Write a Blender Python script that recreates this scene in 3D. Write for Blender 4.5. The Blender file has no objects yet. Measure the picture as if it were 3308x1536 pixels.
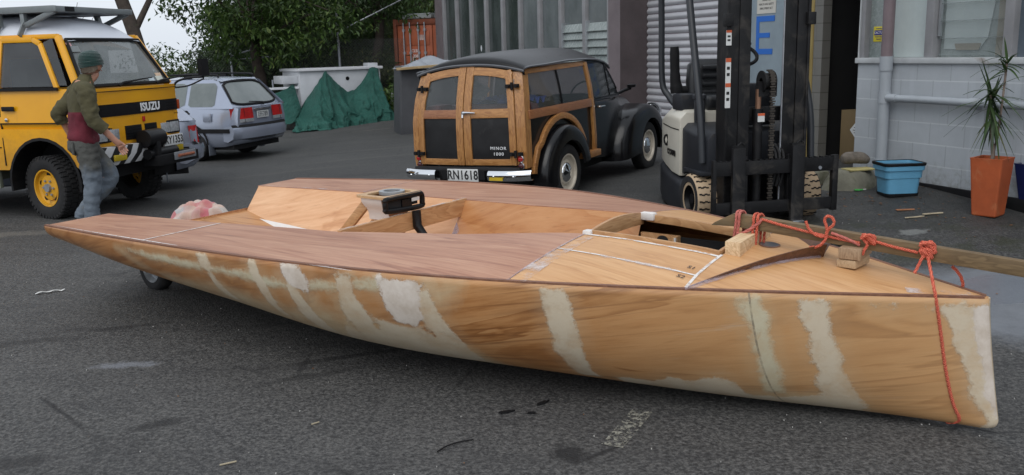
import bpy, bmesh, math, random
from mathutils import noise as mnoise
from mathutils import Vector, Matrix, Quaternion
sc = bpy.context.scene
COL = sc.collection
R = math.radians
# ------------------------------------------------------------------ camera, sky, sun, exposure
cam_d = bpy.data.cameras.new("camera"); cam = bpy.data.objects.new("camera", cam_d); COL.objects.link(cam)
sc.camera = cam
cam_d.sensor_width = 36.0; cam_d.lens = 36.0 * 2889.0 / 3308.0
cam_d.clip_start = 0.05; cam_d.clip_end = 2000
_p = math.atan(605 / 2889.0); _r = 0.0275
_F = Vector((0, math.cos(_p), -math.sin(_p))); _U0 = Vector((0, math.sin(_p), math.cos(_p))); _R0 = Vector((1, 0, 0))
_R = _R0 * math.cos(_r) - _U0 * math.sin(_r); _U = _U0 * math.cos(_r) + _R0 * math.sin(_r)
cam.matrix_world = Matrix(((_R.x, _U.x, -_F.x, 0), (_R.y, _U.y, -_F.y, 0), (_R.z, _U.z, -_F.z, 1.6), (0, 0, 0, 1)))
SUN_EL, SUN_AZ = R(52), R(196)          # high soft sun behind the camera's left shoulder, seen through cloud
world = bpy.data.worlds.new("World"); sc.world = world; world.use_nodes = True
wt = world.node_tree; wt.nodes.clear()
wo = wt.nodes.new('ShaderNodeOutputWorld'); bg = wt.nodes.new('ShaderNodeBackground')
sky = wt.nodes.new('ShaderNodeTexSky'); sky.sky_type = 'NISHITA'; sky.sun_disc = False
sky.sun_elevation = SUN_EL; sky.sun_rotation = SUN_AZ; sky.dust_density = 3.0; sky.air_density = 1.0; sky.ozone_density = 1.0
hs = wt.nodes.new('ShaderNodeHueSaturation'); hs.inputs['Saturation'].default_value = 0.22
wt.links.new(sky.outputs[0], hs.inputs['Color']); cl = wt.nodes.new('ShaderNodeMix'); cl.data_type = 'RGBA'; cl.inputs[0].default_value = .72      # thin even cloud over the sky
cl.inputs[7].default_value = (7.6, 8.2, 9.0, 1); wt.links.new(hs.outputs[0], cl.inputs[6]); wt.links.new(cl.outputs[2], bg.inputs['Color'])
bg.inputs['Strength'].default_value = 0.122
wt.links.new(bg.outputs[0], wo.inputs['Surface'])
sun_d = bpy.data.lights.new("sun", 'SUN'); sun = bpy.data.objects.new("sun", sun_d); COL.objects.link(sun)
sun_d.energy = 1.0; sun_d.angle = R(50); sun_d.color = (1.0, 0.97, 0.93)
sd = Vector((math.sin(SUN_AZ) * math.cos(SUN_EL), math.cos(SUN_AZ) * math.cos(SUN_EL), math.sin(SUN_EL)))
sun.rotation_euler = sd.to_track_quat('Z', 'Y').to_euler()
sc.view_settings.view_transform = 'Standard'; sc.view_settings.look = 'None'
sc.view_settings.exposure = 0.08; sc.view_settings.gamma = 1.0; sc.view_settings.use_curve_mapping = False
sc.cycles.max_bounces = 8; sc.cycles.transparent_max_bounces = 24

# ------------------------------------------------------------------ small maths
def ss(a, b, x):
    t = min(1, max(0, (x - a) / (b - a))); return t * t * (3 - 2 * t)
def gz(x, y):
    """height of the yard: it climbs gently towards the workshop on the right"""
    t = .1 + .05 * (x + 1) if x > -1 else .1 * max(0, 1 + (x + 1) / 2.5)
    return -.1 + ss(4.5, 9.5, y) * min(t, .34) - .1 * ss(10, 14, y) * ss(3, 5, -x)
def lerp(a, b, t): return a + (b - a) * t
def interp(x, xs, ys):
    if x <= xs[0]: return ys[0]
    for i in range(len(xs) - 1):
        if x <= xs[i + 1]: return lerp(ys[i], ys[i + 1], (x - xs[i]) / (xs[i + 1] - xs[i]))
    return ys[-1]
def spl(k, t):
    n = len(k) - 1; x = min(max(t * n, 0), n - 1e-9); i = int(x); f = x - i
    kk = [2 * k[0] - k[1]] + list(k) + [2 * k[-1] - k[-2]]
    a, b, c, d = kk[i:i + 4]
    return .5 * ((2 * b) + (-a + c) * f + (2 * a - 5 * b + 4 * c - d) * f * f + (-a + 3 * b - 3 * c + d) * f ** 3)
def smooth_path(pts, n=6):
    out = []
    P = [Vector(p) for p in pts]
    for i in range(len(P) - 1):
        a = P[i - 1] if i > 0 else 2 * P[0] - P[1]; b, c = P[i], P[i + 1]
        d = P[i + 2] if i + 2 < len(P) else 2 * P[-1] - P[-2]
        for k in range(n):
            f = k / n
            out.append(.5 * (2 * b + (c - a) * f + (2 * a - 5 * b + 4 * c - d) * f * f + (-a + 3 * b - 3 * c + d) * f ** 3))
    out.append(P[-1]); return out
def rng(seed): return random.Random(seed)

# ------------------------------------------------------------------ mesh builder
class MB:
    def __init__(s): s.v = []; s.f = []; s.mi = []; s.cur = 0
    def add(s, vs, fs):
        o = len(s.v); s.v += [tuple(v) for v in vs]
        for f in fs: s.f.append([i + o for i in f]); s.mi.append(s.cur)
    def m(s, i): s.cur = i; return s
    def box(s, c, d, M=None, tx=1, ty=1):
        cx, cy, cz = c; x, y, z = d[0] / 2, d[1] / 2, d[2] / 2
        vs = [Vector((cx + a * x * (tx if k > 0 else 1), cy + b * y * (ty if k > 0 else 1), cz + k * z)) for k in (-1, 1) for a, b in ((-1, -1), (1, -1), (1, 1), (-1, 1))]
        if M: vs = [M @ v for v in vs]
        s.add(vs, [(3, 2, 1, 0), (4, 5, 6, 7), (0, 1, 5, 4), (1, 2, 6, 5), (2, 3, 7, 6), (3, 0, 4, 7)]); return s
    def b2(s, x0, x1, y0, y1, z0, z1): return s.box(((x0 + x1) / 2, (y0 + y1) / 2, (z0 + z1) / 2), (x1 - x0, y1 - y0, z1 - z0))
    def beam(s, p0, p1, w, h, up=(0, 0, 1)):
        p0, p1 = Vector(p0), Vector(p1); d = (p1 - p0).normalized(); u = Vector(up); sd_ = d.cross(u)
        if sd_.length < 1e-4: sd_ = d.cross(Vector((1, 0, 0)))
        sd_.normalize(); u = sd_.cross(d)
        s.loft([[p + sd_ * a * w / 2 + u * b * h / 2 for a, b in ((-1, -1), (1, -1), (1, 1), (-1, 1))] for p in (p0, p1)], True, True); return s
    def tube(s, pts, r, n=8, cap=True, closed=False):
        P = [Vector(p) for p in pts]; m = len(P); rings = []
        rad = r if isinstance(r, (list, tuple)) else [r] * m
        up = None
        for i in range(m):
            a = P[i - 1] if (i > 0 or closed) else P[i]; b = P[(i + 1) % m] if (i < m - 1 or closed) else P[i]
            t = (b - a).normalized() if (b - a).length > 1e-9 else Vector((0, 0, 1))
            if up is None: up = t.orthogonal().normalized()
            up = (up - t * up.dot(t)); up = up.normalized() if up.length > 1e-6 else t.orthogonal().normalized()
            sdv = t.cross(up)
            rings.append([P[i] + (up * math.cos(2 * math.pi * k / n) + sdv * math.sin(2 * math.pi * k / n)) * rad[i] for k in range(n)])
        if closed: rings.append(rings[0])
        s.loft(rings, True, cap and not closed); return s
    def loft(s, rings, closed=True, cap=False):
        n = len(rings[0]); vs = [v for r_ in rings for v in r_]; fs = []
        for i in range(len(rings) - 1):
            for k in range(n if closed else n - 1):
                k2 = (k + 1) % n
                fs.append((i * n + k, i * n + k2, (i + 1) * n + k2, (i + 1) * n + k))
        if cap: fs.append(tuple(range(n - 1, -1, -1))); fs.append(tuple((len(rings) - 1) * n + k for k in range(n)))
        s.add(vs, fs); return s
    def lathe(s, prof, n=24, M=None, cap=False):
        """profile of (radius, height) turned about local z"""
        M = M or Matrix()
        s.loft([[M @ Vector((r_ * math.cos(2 * math.pi * k / n), r_ * math.sin(2 * math.pi * k / n), z)) for k in range(n)] for r_, z in prof], True, cap); return s
    def prism(s, poly, z0, z1, M=None):
        M = M or Matrix(); n = len(poly)
        a = [M @ Vector((p[0], p[1], z0)) for p in poly]; b = [M @ Vector((p[0], p[1], z1)) for p in poly]
        fs = [tuple(range(n - 1, -1, -1)), tuple(range(n, 2 * n))] + [(k, (k + 1) % n, n + (k + 1) % n, n + k) for k in range(n)]
        s.add(a + b, fs); return s
    def grid(s, P):
        s.loft(P, False); return s
    def ribbon(s, f, pts, w, d0, d1):
        """a strip of width w along 2D points, put on a surface by f(u, v, depth), between depths d0 and d1"""
        n = len(pts); rings = []
        ws = w if isinstance(w, (list, tuple)) else [w] * n
        for i in range(n):
            a = pts[max(0, i - 1)]; b = pts[min(n - 1, i + 1)]
            tx, ty = b[0] - a[0], b[1] - a[1]; l = math.hypot(tx, ty) or 1
            nx, ny = -ty / l * ws[i] / 2, tx / l * ws[i] / 2
            u, v = pts[i]
            rings.append([f(u + nx, v + ny, d0), f(u + nx, v + ny, d1), f(u - nx, v - ny, d1), f(u - nx, v - ny, d0)])
        s.loft(rings, True, True); return s
    def patch(s, f, us, lo, hi, nv, d, th=0.0):
        """surface between v=lo(u) and v=hi(u)"""
        P = [[f(u, lerp(lo(u), hi(u), j / nv), d) for j in range(nv + 1)] for u in us]
        s.grid(P)
        if th:
            Q = [[f(u, lerp(lo(u), hi(u), j / nv), d - th) for j in range(nv + 1)] for u in us]
            s.grid([list(reversed(q)) for q in Q])
            for A, B in ((P[0], Q[0]), (P[-1], Q[-1]), ([p[0] for p in P], [q[0] for q in Q]), ([p[-1] for p in P], [q[-1] for q in Q])): s.grid([A, B])
        return s
    def build(s, name, mats, parent=None, smooth=None, bevel=0, seg=2, subd=0, recalc=True):
        me = bpy.data.meshes.new(name); me.from_pydata(s.v, [], s.f)
        mats = mats if isinstance(mats, (list, tuple)) else [mats]
        for m_ in mats: me.materials.append(m_)
        if len(mats) > 1: me.polygons.foreach_set('material_index', s.mi)
        if recalc or bevel:
            bm = bmesh.new(); bm.from_mesh(me)
            bmesh.ops.remove_doubles(bm, verts=bm.verts, dist=1e-5)
            if recalc: bmesh.ops.recalc_face_normals(bm, faces=bm.faces)
            if bevel:
                es = [e for e in bm.edges if len(e.link_faces) == 2 and e.calc_face_angle(0) > R(35)]
                bmesh.ops.bevel(bm, geom=es, offset=bevel, segments=seg, profile=.6, affect='EDGES', clamp_overlap=True)
            bm.to_mesh(me); bm.free()
        if smooth is not None or bevel:
            me.polygons.foreach_set('use_smooth', [True] * len(me.polygons))
            me.set_sharp_from_angle(angle=R(smooth if smooth is not None else 40))
        me.update()
        o = bpy.data.objects.new(name, me); COL.objects.link(o)
        if parent: o.parent = parent
        if subd:
            md = o.modifiers.new('sub', 'SUBSURF'); md.levels = subd; md.render_levels = subd
        return o
def RM(axis, deg, loc=(0, 0, 0)): return Matrix.Translation(loc) @ Matrix.Rotation(R(deg), 4, axis)
def tag(o, label=None, cat=None, group=None, kind=None):
    if label: o['label'] = label
    if cat: o['category'] = cat
    if group: o['group'] = group
    if kind: o['kind'] = kind
    return o
def thing(name, label, cat, loc=(0, 0, 0), rz=0, rx=0, ry=0, group=None):
    o = bpy.data.objects.new(name, None); COL.objects.link(o); o.empty_display_size = .2
    o.location = loc; o.rotation_mode = 'XYZ'; o.rotation_euler = (rx, ry, rz)
    return tag(o, label, cat, group)
def copy_tree(o, parent=None):
    c = o.copy(); COL.objects.link(c)
    if parent: c.parent = parent
    for ch in [q for q in bpy.data.objects if q.parent == o]: copy_tree(ch, c)
    return c
def text(name, body, size, mat_, parent, M, depth=.004, sx=1.0, spacing=1.0, bold=0.0, align='CENTER'):
    cu = bpy.data.curves.new(name, 'FONT'); cu.body = body; cu.size = size; cu.align_x = align; cu.align_y = 'CENTER'
    cu.extrude = depth / 2; cu.space_character = spacing; cu.offset = bold
    tmp = bpy.data.objects.new(name + '_tmp', cu); COL.objects.link(tmp)
    dg = bpy.context.evaluated_depsgraph_get(); me = bpy.data.meshes.new_from_object(tmp.evaluated_get(dg))
    bpy.data.objects.remove(tmp); bpy.data.curves.remove(cu)
    me.transform(M @ Matrix.Scale(sx, 4, (1, 0, 0))); me.materials.clear(); me.materials.append(mat_); me.name = name
    o = bpy.data.objects.new(name, me); COL.objects.link(o); o.parent = parent; return o
def face_M(origin, right, up):
    """matrix that puts text (x right, y up) on a face"""
    r_ = Vector(right).normalized(); u = Vector(up); u = (u - r_ * u.dot(r_)).normalized(); n = r_.cross(u)
    return Matrix(((r_.x, u.x, n.x, origin[0]), (r_.y, u.y, n.y, origin[1]), (r_.z, u.z, n.z, origin[2]), (0, 0, 0, 1)))

def wrinkle(o, amp, scale, cuts=1, stretch=(1, 1, 1), seed=0):
    """creases pushed into a cloth mesh along its normals"""
    bm = bmesh.new(); bm.from_mesh(o.data)
    if cuts: bmesh.ops.subdivide_edges(bm, edges=bm.edges, cuts=cuts, use_grid_fill=True)
    bm.normal_update(); mv = []
    for v in bm.verts:
        q = Vector((v.co.x * stretch[0], v.co.y * stretch[1], v.co.z * stretch[2])) * scale + Vector((seed, seed * 2, 0))
        k = 1 - abs(mnoise.noise(q + Vector((mnoise.noise(q * .6), mnoise.noise(q * .6 + Vector((9, 0, 0))), 0)) * 1.2)) * 2.4; mv.append(v.normal * amp * (k + .5 * mnoise.noise(q * 2.7)))
    for v, d in zip(bm.verts, mv): v.co += d
    bm.to_mesh(o.data); bm.free(); o.data.polygons.foreach_set('use_smooth', [True] * len(o.data.polygons)); o.data.update()

# ------------------------------------------------------------------ materials
class NT:
    def __init__(s, name):
        s.mat = bpy.data.materials.new(name); s.mat.use_nodes = True; s.t = s.mat.node_tree; s.t.nodes.clear()
        s.out = s.n('ShaderNodeOutputMaterial'); s.b = s.n('ShaderNodeBsdfPrincipled'); s.l(s.b.outputs[0], s.out.inputs[0])
        s.tc = s.n('ShaderNodeTexCoord')
    def n(s, k, **kw):
        nd = s.t.nodes.new(k)
        for a, v in kw.items(): setattr(nd, a, v)
        return nd
    def l(s, a, b): s.t.links.new(a, b)
    def val(s, sock, v):
        if hasattr(v, 'is_linked') or hasattr(v, 'links'): s.l(v, sock)
        else: sock.default_value = v
    def map(s, scale=(1, 1, 1), loc=(0, 0, 0), rot=(0, 0, 0), src=None):
        m = s.n('ShaderNodeMapping'); m.inputs['Scale'].default_value = scale; m.inputs['Location'].default_value = loc; m.inputs['Rotation'].default_value = rot
        s.l(src or s.tc.outputs['Object'], m.inputs[0]); return m.outputs[0]
    def noise(s, scale=5, detail=4, rough=.55, vec=None, dist=0.0):
        n_ = s.n('ShaderNodeTexNoise'); n_.inputs['Scale'].default_value = scale; n_.inputs['Detail'].default_value = detail
        n_.inputs['Roughness'].default_value = rough; n_.inputs['Distortion'].default_value = dist
        s.l(vec or s.tc.outputs['Object'], n_.inputs['Vector']); return n_.outputs['Fac']
    def vor(s, scale=5, vec=None, feature='F1', out='Distance'):
        n_ = s.n('ShaderNodeTexVoronoi', feature=feature); n_.inputs['Scale'].default_value = scale
        s.l(vec or s.tc.outputs['Object'], n_.inputs['Vector']); return n_.outputs[out]
    def ramp(s, fac, stops):
        r_ = s.n('ShaderNodeValToRGB'); el = r_.color_ramp.elements
        while len(el) < len(stops): el.new(.5)
        for e, (p, c) in zip(el, stops):
            e.position = p; e.color = (c, c, c, 1) if not isinstance(c, (tuple, list)) else (c[0], c[1], c[2], 1)
        s.l(fac, r_.inputs[0]); return r_.outputs[0]
    def mix(s, fac, a, b, mode='MIX'):
        m = s.n('ShaderNodeMix', data_type='RGBA', blend_type=mode)
        s.val(m.inputs[0], fac)
        for k, v in ((6, a), (7, b)):
            if isinstance(v, (tuple, list)): m.inputs[k].default_value = (v[0], v[1], v[2], 1)
            else: s.l(v, m.inputs[k])
        return m.outputs[2]
    def math(s, op, a, b=0.0, c=None, clamp=False):
        m = s.n('ShaderNodeMath', operation=op); m.use_clamp = clamp; s.val(m.inputs[0], a); s.val(m.inputs[1], b)
        if c is not None: s.val(m.inputs[2], c)
        return m.outputs[0]
    def attr(s, name):
        a = s.n('ShaderNodeAttribute'); a.attribute_name = name; return a.outputs['Fac']
    def bump(s, h, strength=.3, dist=.01):
        b = s.n('ShaderNodeBump'); b.inputs['Strength'].default_value = strength; b.inputs['Distance'].default_value = dist
        s.l(h, b.inputs['Height']); s.l(b.outputs[0], s.b.inputs['Normal']); return b
    def set(s, **k):
        for a, v in k.items():
            sock = s.b.inputs[{'col': 'Base Color', 'rough': 'Roughness', 'metal': 'Metallic', 'spec': 'Specular IOR Level', 'coat': 'Coat Weight', 'alpha': 'Alpha', 'trans': 'Transmission Weight', 'ior': 'IOR', 'sheen': 'Sheen Weight', 'emi': 'Emission Color', 'emis': 'Emission Strength', 'sss': 'Subsurface Weight', 'coatr': 'Coat Roughness'}[a]]
            if isinstance(v, (tuple, list)) and len(v) == 3: v = (*v, 1)
            s.val(sock, v)
        return s
def mul(c, k): return tuple(x * k for x in c)
def plain(name, col, rough=.5, metal=0.0, var=.15, scale=6.0, dirt=None, dirt_amt=.0, bump=.0, bscale=60, spec=.5, coat=0.0, fine=0.0):
    """solid surface with soft mottling, optional grime patches and fine bump"""
    t = NT(name); nz = t.noise(scale, 5, .6)
    c = t.mix(t.ramp(nz, [(.3, 0), (.7, 1)]), mul(col, 1 - var), mul(col, 1 + var))
    if dirt:
        d = t.ramp(t.noise(scale * .6, 6, .7, dist=.6), [(.62 - dirt_amt, 0), (.78 - dirt_amt * .6, 1)])
        c = t.mix(d, c, dirt); t.set(rough=t.math('ADD', rough, t.math('MULTIPLY', d, .25), clamp=True))
    else: t.set(rough=t.math('ADD', rough - .05, t.math('MULTIPLY', nz, .1)))
    if fine: c = t.mix(t.ramp(t.noise(bscale * 2, 2), [(.35, fine), (.5, 0)]), c, mul(col, .4))
    t.set(col=c, metal=metal, spec=spec, coat=coat)
    if bump: t.bump(t.noise(bscale, 4), bump, .01)
    return t.mat
def wood(name, dark, light, axis=0, scale=1.0, rough=.5, stretch=14, ring=.5, grime=None, bump=.12, coat=0.0, fine=.35):
    """grain running along the chosen object axis"""
    t = NT(name); sc_ = [stretch, stretch, stretch]; sc_[axis] = 1.0
    v = t.map(tuple(scale * q for q in sc_))
    lv = [3.2, 3.2, 3.2]; lv[axis] = .55
    big = t.noise(1.3 * scale, 3, .5, t.map(tuple(scale * q for q in lv)), 1.2)
    g = t.noise(2.2, 8, .7, v, .3)
    rg = t.math('FRACT', t.math('MULTIPLY', big, 9)); rg = t.ramp(rg, [(0, .25), (.45, .6), (.85, .9), (1, .25)])
    m_ = t.math('ADD', t.math('MULTIPLY', rg, ring), t.math('MULTIPLY', g, 1 - ring))
    c = t.mix(t.ramp(m_, [(.3, 0), (.68, 1)]), dark, light)
    fv = [60 * scale] * 3; fv[axis] = 3 * scale
    c = t.mix(t.math('MULTIPLY', t.ramp(t.noise(1, 4, .6, t.map(tuple(fv))), [(.5, 0), (.75, 1)]), fine), c, mul(dark, .6))
    if grime: c = t.mix(t.ramp(t.noise(2.0 * scale, 6, .7), [(.52, 0), (.75, .8)]), c, grime)
    t.set(col=c, rough=t.math('ADD', rough - .1, t.math('MULTIPLY', g, .2)), coat=coat); t.bump(g, bump, .004)
    return t.mat
def glass(name, tint=(.03, .035, .035), rough=.04, alpha=.55, reflect_amt=.0, reflect_col=(.4, .42, .42)):
    """window glass: dark tinted, partly see-through, reflecting the sky"""
    t = NT(name); nz = t.noise(3, 5, .6)
    c = tint
    if reflect_amt:
        c = t.mix(t.math('MULTIPLY', t.ramp(nz, [(.35, 0), (.75, 1)]), reflect_amt), tint, reflect_col)  # paler patches paint reflections of sky and trees into the glass
    t.set(col=c, rough=rough, spec=.8, alpha=alpha); return t.mat
M = {}
M['steel'] = plain('galvanised_steel', (.35, .37, .4), .45, .6, .2, 8, (.2, .17, .14), .05)
M['alu'] = plain('aluminium', (.42, .44, .46), .42, .7, .15, 5)
M['chrome'] = plain('chrome', (.75, .76, .78), .08, 1.0, .04, 5)
M['black'] = plain('black_paint', (.008, .008, .009), .38, 0, .3, 6, spec=.22)
M['blackmatt'] = plain('black_plastic', (.008, .008, .009), .65, 0, .3, 10, spec=.25, bump=.1, bscale=120)
M['rubber'] = plain('tyre_rubber', (.014, .014, .015), .85, 0, .3, 9, (.035, .032, .03), .05, .2, 90)
M['white'] = plain('white_paint', (.75, .77, .8), .35, 0, .05, 3, (.5, .48, .44), .0)
M['red_lamp'] = plain('red_lens', (.45, .015, .015), .12, 0, .2, 10, spec=.7)
M['amber'] = plain('amber_lens', (.55, .12, .01), .15, 0, .2, 10)
M['clear_lamp'] = plain('lamp_glass', (.55, .58, .6), .1, .5, .25, 30)
M['plate'] = plain('plate_white', (.62, .63, .62), .4, 0, .06, 20)
M['ink'] = plain('black_ink', (.01, .01, .01), .6)
M['lightink'] = plain('white_ink', (.78, .79, .8), .5)
# ================================================================== GROUND
def asphalt():
    t = NT('asphalt')
    base = t.noise(.55, 6, .62, None, .4); med = t.noise(4.5, 6, .65); fine = t.noise(48, 7, .8); agg = t.vor(70); mid = t.noise(17, 6, .72)
    c = t.mix(t.ramp(base, [(.3, 0), (.7, 1)]), (.042, .042, .042), (.080, .079, .077))
    c = t.mix(t.math('MULTIPLY', t.ramp(med, [(.45, 0), (.72, 1)]), .55), c, (.040, .041, .043))
    c = t.mix(t.math('MULTIPLY', t.ramp(mid, [(.5, 0), (.68, 1)]), .5), c, (.034, .035, .037)); c = t.mix(t.math('MULTIPLY', t.ramp(fine, [(.48, 0), (.61, 1)]), .75), c, (.165, .161, .154))
    c = t.mix(t.math('MULTIPLY', t.ramp(fine, [(.37, 1), (.47, 0)]), .8), c, (.011, .011, .012))
    sp = t.ramp(t.vor(26, None, 'F1'), [(.035, 1), (.06, 0)])            # pale chips
    c = t.mix(t.math('MULTIPLY', sp, t.ramp(t.noise(1.7, 3), [(.6, 0), (.7, .5)])), c, (.34, .33, .31))
    big_v = t.vor(.55, t.map((1, 1, .2)), 'DISTANCE_TO_EDGE'); wv_ = t.noise(3.5, 6, .7); crk = t.ramp(t.math('ADD', t.vor(1.1, t.mix(.12, t.tc.outputs['Object'], t.n('ShaderNodeTexNoise').outputs['Color']), 'DISTANCE_TO_EDGE'), t.math('MULTIPLY', t.math('SUBTRACT', wv_, .5), .05)), [(.002, 1), (.012, 0)])
    c = t.mix(t.math('MULTIPLY', crk, t.ramp(t.noise(.8, 4), [(.52, 0), (.6, .8)])), c, (.012, .012, .013))
    pt = t.ramp(t.noise(2.3, 7, .75), [(.60, 0), (.66, 1)]); c = t.mix(t.math('MULTIPLY', pt, .45), c, (.028, .028, .029))
    pt2 = t.ramp(t.noise(3.1, 7, .78, t.map((1, 1.6, 1), (7, 3, 0))), [(.63, 0), (.70, 1)]); c = t.mix(t.math('MULTIPLY', pt2, .4), c, (.15, .145, .13))
    # streaks where water drains across the yard
    st = t.noise(1.0, 6, .7, t.map((.35, 2.6, 1), rot=(0, 0, R(-14))), .8)
    c = t.mix(t.math('MULTIPLY', t.ramp(st, [(.5, 0), (.68, 1)]), .5), c, (.03, .03, .032))
    # dark, damp, mossy ground by the workshop wall
    xyz = t.n('ShaderNodeSeparateXYZ'); t.l(t.tc.outputs['Object'], xyz.inputs[0])
    wob = t.math('MULTIPLY', t.math('SUBTRACT', t.noise(.9, 6, .65), .5), 2.2); wob2 = t.math('MULTIPLY', t.math('SUBTRACT', t.noise(9, 7, .75), .5), 4.5)
    def blob(x, y, rx, ry, rot=0.0, soft=.35, w=.45, fine_=False):
        m = t.n('ShaderNodeMapping', vector_type='TEXTURE'); t.l(t.tc.outputs['Object'], m.inputs[0])
        m.inputs['Location'].default_value = (x, y, 0); m.inputs['Scale'].default_value = (rx, ry, 1e6); m.inputs['Rotation'].default_value = (0, 0, rot)
        ln = t.n('ShaderNodeVectorMath', operation='LENGTH'); t.l(m.outputs[0], ln.inputs[0])
        return t.ramp(t.math('ADD', ln.outputs['Value'], t.math('MULTIPLY', wob2 if fine_ else wob, w)), [(1 - soft, 1), (1, 0)])
    damp = blob(4.1, 8.0, 1.9, 1.6, 0, .6); damp2 = blob(2.6, 9.5, 2.2, 2.0, 0, .6)
    c = t.mix(t.math('MULTIPLY', t.math('MAXIMUM', damp, damp2), .62), c, (.022, .023, .022)); far_ = blob(-1.5, 16, 9, 7.5, 0, .45); c = t.mix(t.math('MULTIPLY', far_, .45), c, (.030, .031, .030))
    moss = t.math('MULTIPLY', blob(3.2, 6.9, 1.5, .8, R(-15), .5), t.ramp(t.noise(3.2, 5, .7), [(.45, 0), (.6, .75)]))
    c = t.mix(moss, c, (.032, .036, .02))
    conc = blob(3.35, 5.35, 1.15, .85, R(-25), .25)                       # smooth pale concrete apron, wet
    c = t.mix(t.math('MULTIPLY', conc, .8), c, t.mix(t.noise(5, 6, .7), (.13, .14, .155), (.25, .27, .30)))
    pud = t.math('MULTIPLY', blob(3.3, 5.75, .75, .28, R(12), .12, .6), 1.0)
    c = t.mix(t.math('MULTIPLY', pud, .5), c, (.17, .19, .22))
    patch = blob(3.25, 7.1, .17, .08, .3, .5, .6, True); c = t.mix(t.math('MULTIPLY', patch, .6), c, (.24, .25, .24))
    # oil and tar marks in the foreground
    for (x, y, rx, ry, ro, k) in ((.22, 3.57, .085, .13, .5, .85), (-2.2, 3.62, .2, .07, .3, .6), (-1.72, 4.0, .15, .06, .5, .7), (-3.4, 3.95, .5, .1, .2, .7), (-3.2, 5.3, .55, .07, .25, .5), (-2.5, 5.6, .3, .05, .3, .5), (-.95, 4.9, .5, .04, .35, .6), (-1.1, 4.6, .3, .05, .4, .5)):
        c = t.mix(t.math('MULTIPLY', blob(x, y, rx, ry, ro, .4, .5, True), k), c, (.016, .016, .017))
    c = t.mix(t.math('MULTIPLY', blob(-2.22, 4.86, .2, .06, .1, .5, .6, True), .7), c, (.2, .21, .235))
    for (x, y, rx, ry, k) in ((-2.7, 3.9, .16, .05, .5), (-1.6, 3.3, .06, .05, .5), (-5.2, 8.95, .8, .16, .4), (-6.2, 8.2, .5, .12, .4), (-3.1, 20.4, .5, .08, .4), (-2.4, 14.5, 1.4, .12, .10), (-3.4, 13.4, 1.6, .14, .10), (-1.6, 16, 1.6, .14, .08)):
        c = t.mix(t.math('MULTIPLY', blob(x, y, rx, ry, .2, .5, .6, True), k), c, (.19, .175, .15))
    ro = t.math('SUBTRACT', t.math('ADD', .62, t.math('MULTIPLY', fine, .25)), t.math('MULTIPLY', damp, .16))
    ro = t.math('SUBTRACT', ro, t.math('MULTIPLY', conc, .22)); ro = t.math('SUBTRACT', ro, t.math('MULTIPLY', pud, .34), clamp=True)
    t.set(col=c, rough=ro, spec=.38)
    h = t.math('ADD', t.math('MULTIPLY', fine, .8), t.math('MULTIPLY', agg, .6)); h = t.math('ADD', h, t.math('MULTIPLY', med, .8))
    h = t.math('MULTIPLY', h, t.math('SUBTRACT', 1, t.math('MULTIPLY', t.math('MAXIMUM', conc, pud), .85)))
    t.bump(h, .7, .012); return t.mat
xs = [-80, -50, -30, -20, -15] + [-12 + .25 * i for i in range(97)] + [15, 20, 30, 50, 80]
ys = [-40, -20, -8, -3] + [0 + .25 * i for i in range(101)] + [28, 32, 40, 60, 90, 140]
g = MB(); g.grid([[(x, y, gz(x, y)) for y in ys] for x in xs])
yard = g.build('yard_asphalt', asphalt(), smooth=60); yard['kind'] = 'structure'
def flake_mat(name, col, thr=.5, sc_=24):
    t = NT(name); nz = t.noise(sc_, 6, .75)
    t.set(col=t.mix(nz, mul(col, .7), mul(col, 1.2)), rough=.8, alpha=t.ramp(nz, [(thr - .05, 0), (thr + .05, 1)])); return t.mat
g = MB()
for (a, b, w) in (((.41, 3.62), (.60, 4.0), .1),):
    d = Vector((b[0] - a[0], b[1] - a[1], 0)); s_ = d.cross(Vector((0, 0, 1))).normalized() * w / 2
    P = [[Vector((a[0], a[1], 0)) + d * k / 8 + s_ * q for q in (-1, 0, 1)] for k in range(9)]
    g.grid([[(p.x, p.y, gz(p.x, p.y) + .004) for p in r_] for r_ in P])
tag(g.build('painted_line', flake_mat('worn_line_paint', (.27, .265, .225), .53, 46)), kind='structure')
# ================================================================== HILL BEHIND
def hillside():
    t = NT('hill_soil'); n1 = t.noise(1.2, 7, .7); n2 = t.noise(9, 6, .7)
    c = t.mix(t.ramp(n1, [(.35, 0), (.65, 1)]), (.012, .02, .007), (.035, .05, .014)); c = t.mix(t.math('MULTIPLY', t.ramp(n2, [(.5, 0), (.7, 1)]), .5), c, (.06, .085, .02))
    t.set(col=c, rough=.9); t.bump(n2, .9, .15); return t.mat
g = MB(); P = []
rr = rng(3)
for i in range(46):
    x = -16 + i * .42; row = []
    top = interp(x, [-16, -11.5, -9.6, -8, -5, 4], [.3, .6, 1.5, 5.2, 6.2, 6.2])
    for j in range(12):
        f = j / 11; y = 25.5 + .12 * (x + 4) + f * 5
        row.append((x, y + rr.uniform(-.15, .15), -.35 + top * (f ** .75) + rr.uniform(-.12, .12)))
    P.append(row)
g.grid(P); tag(g.build('hillside', hillside(), smooth=80), kind='structure')

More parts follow.
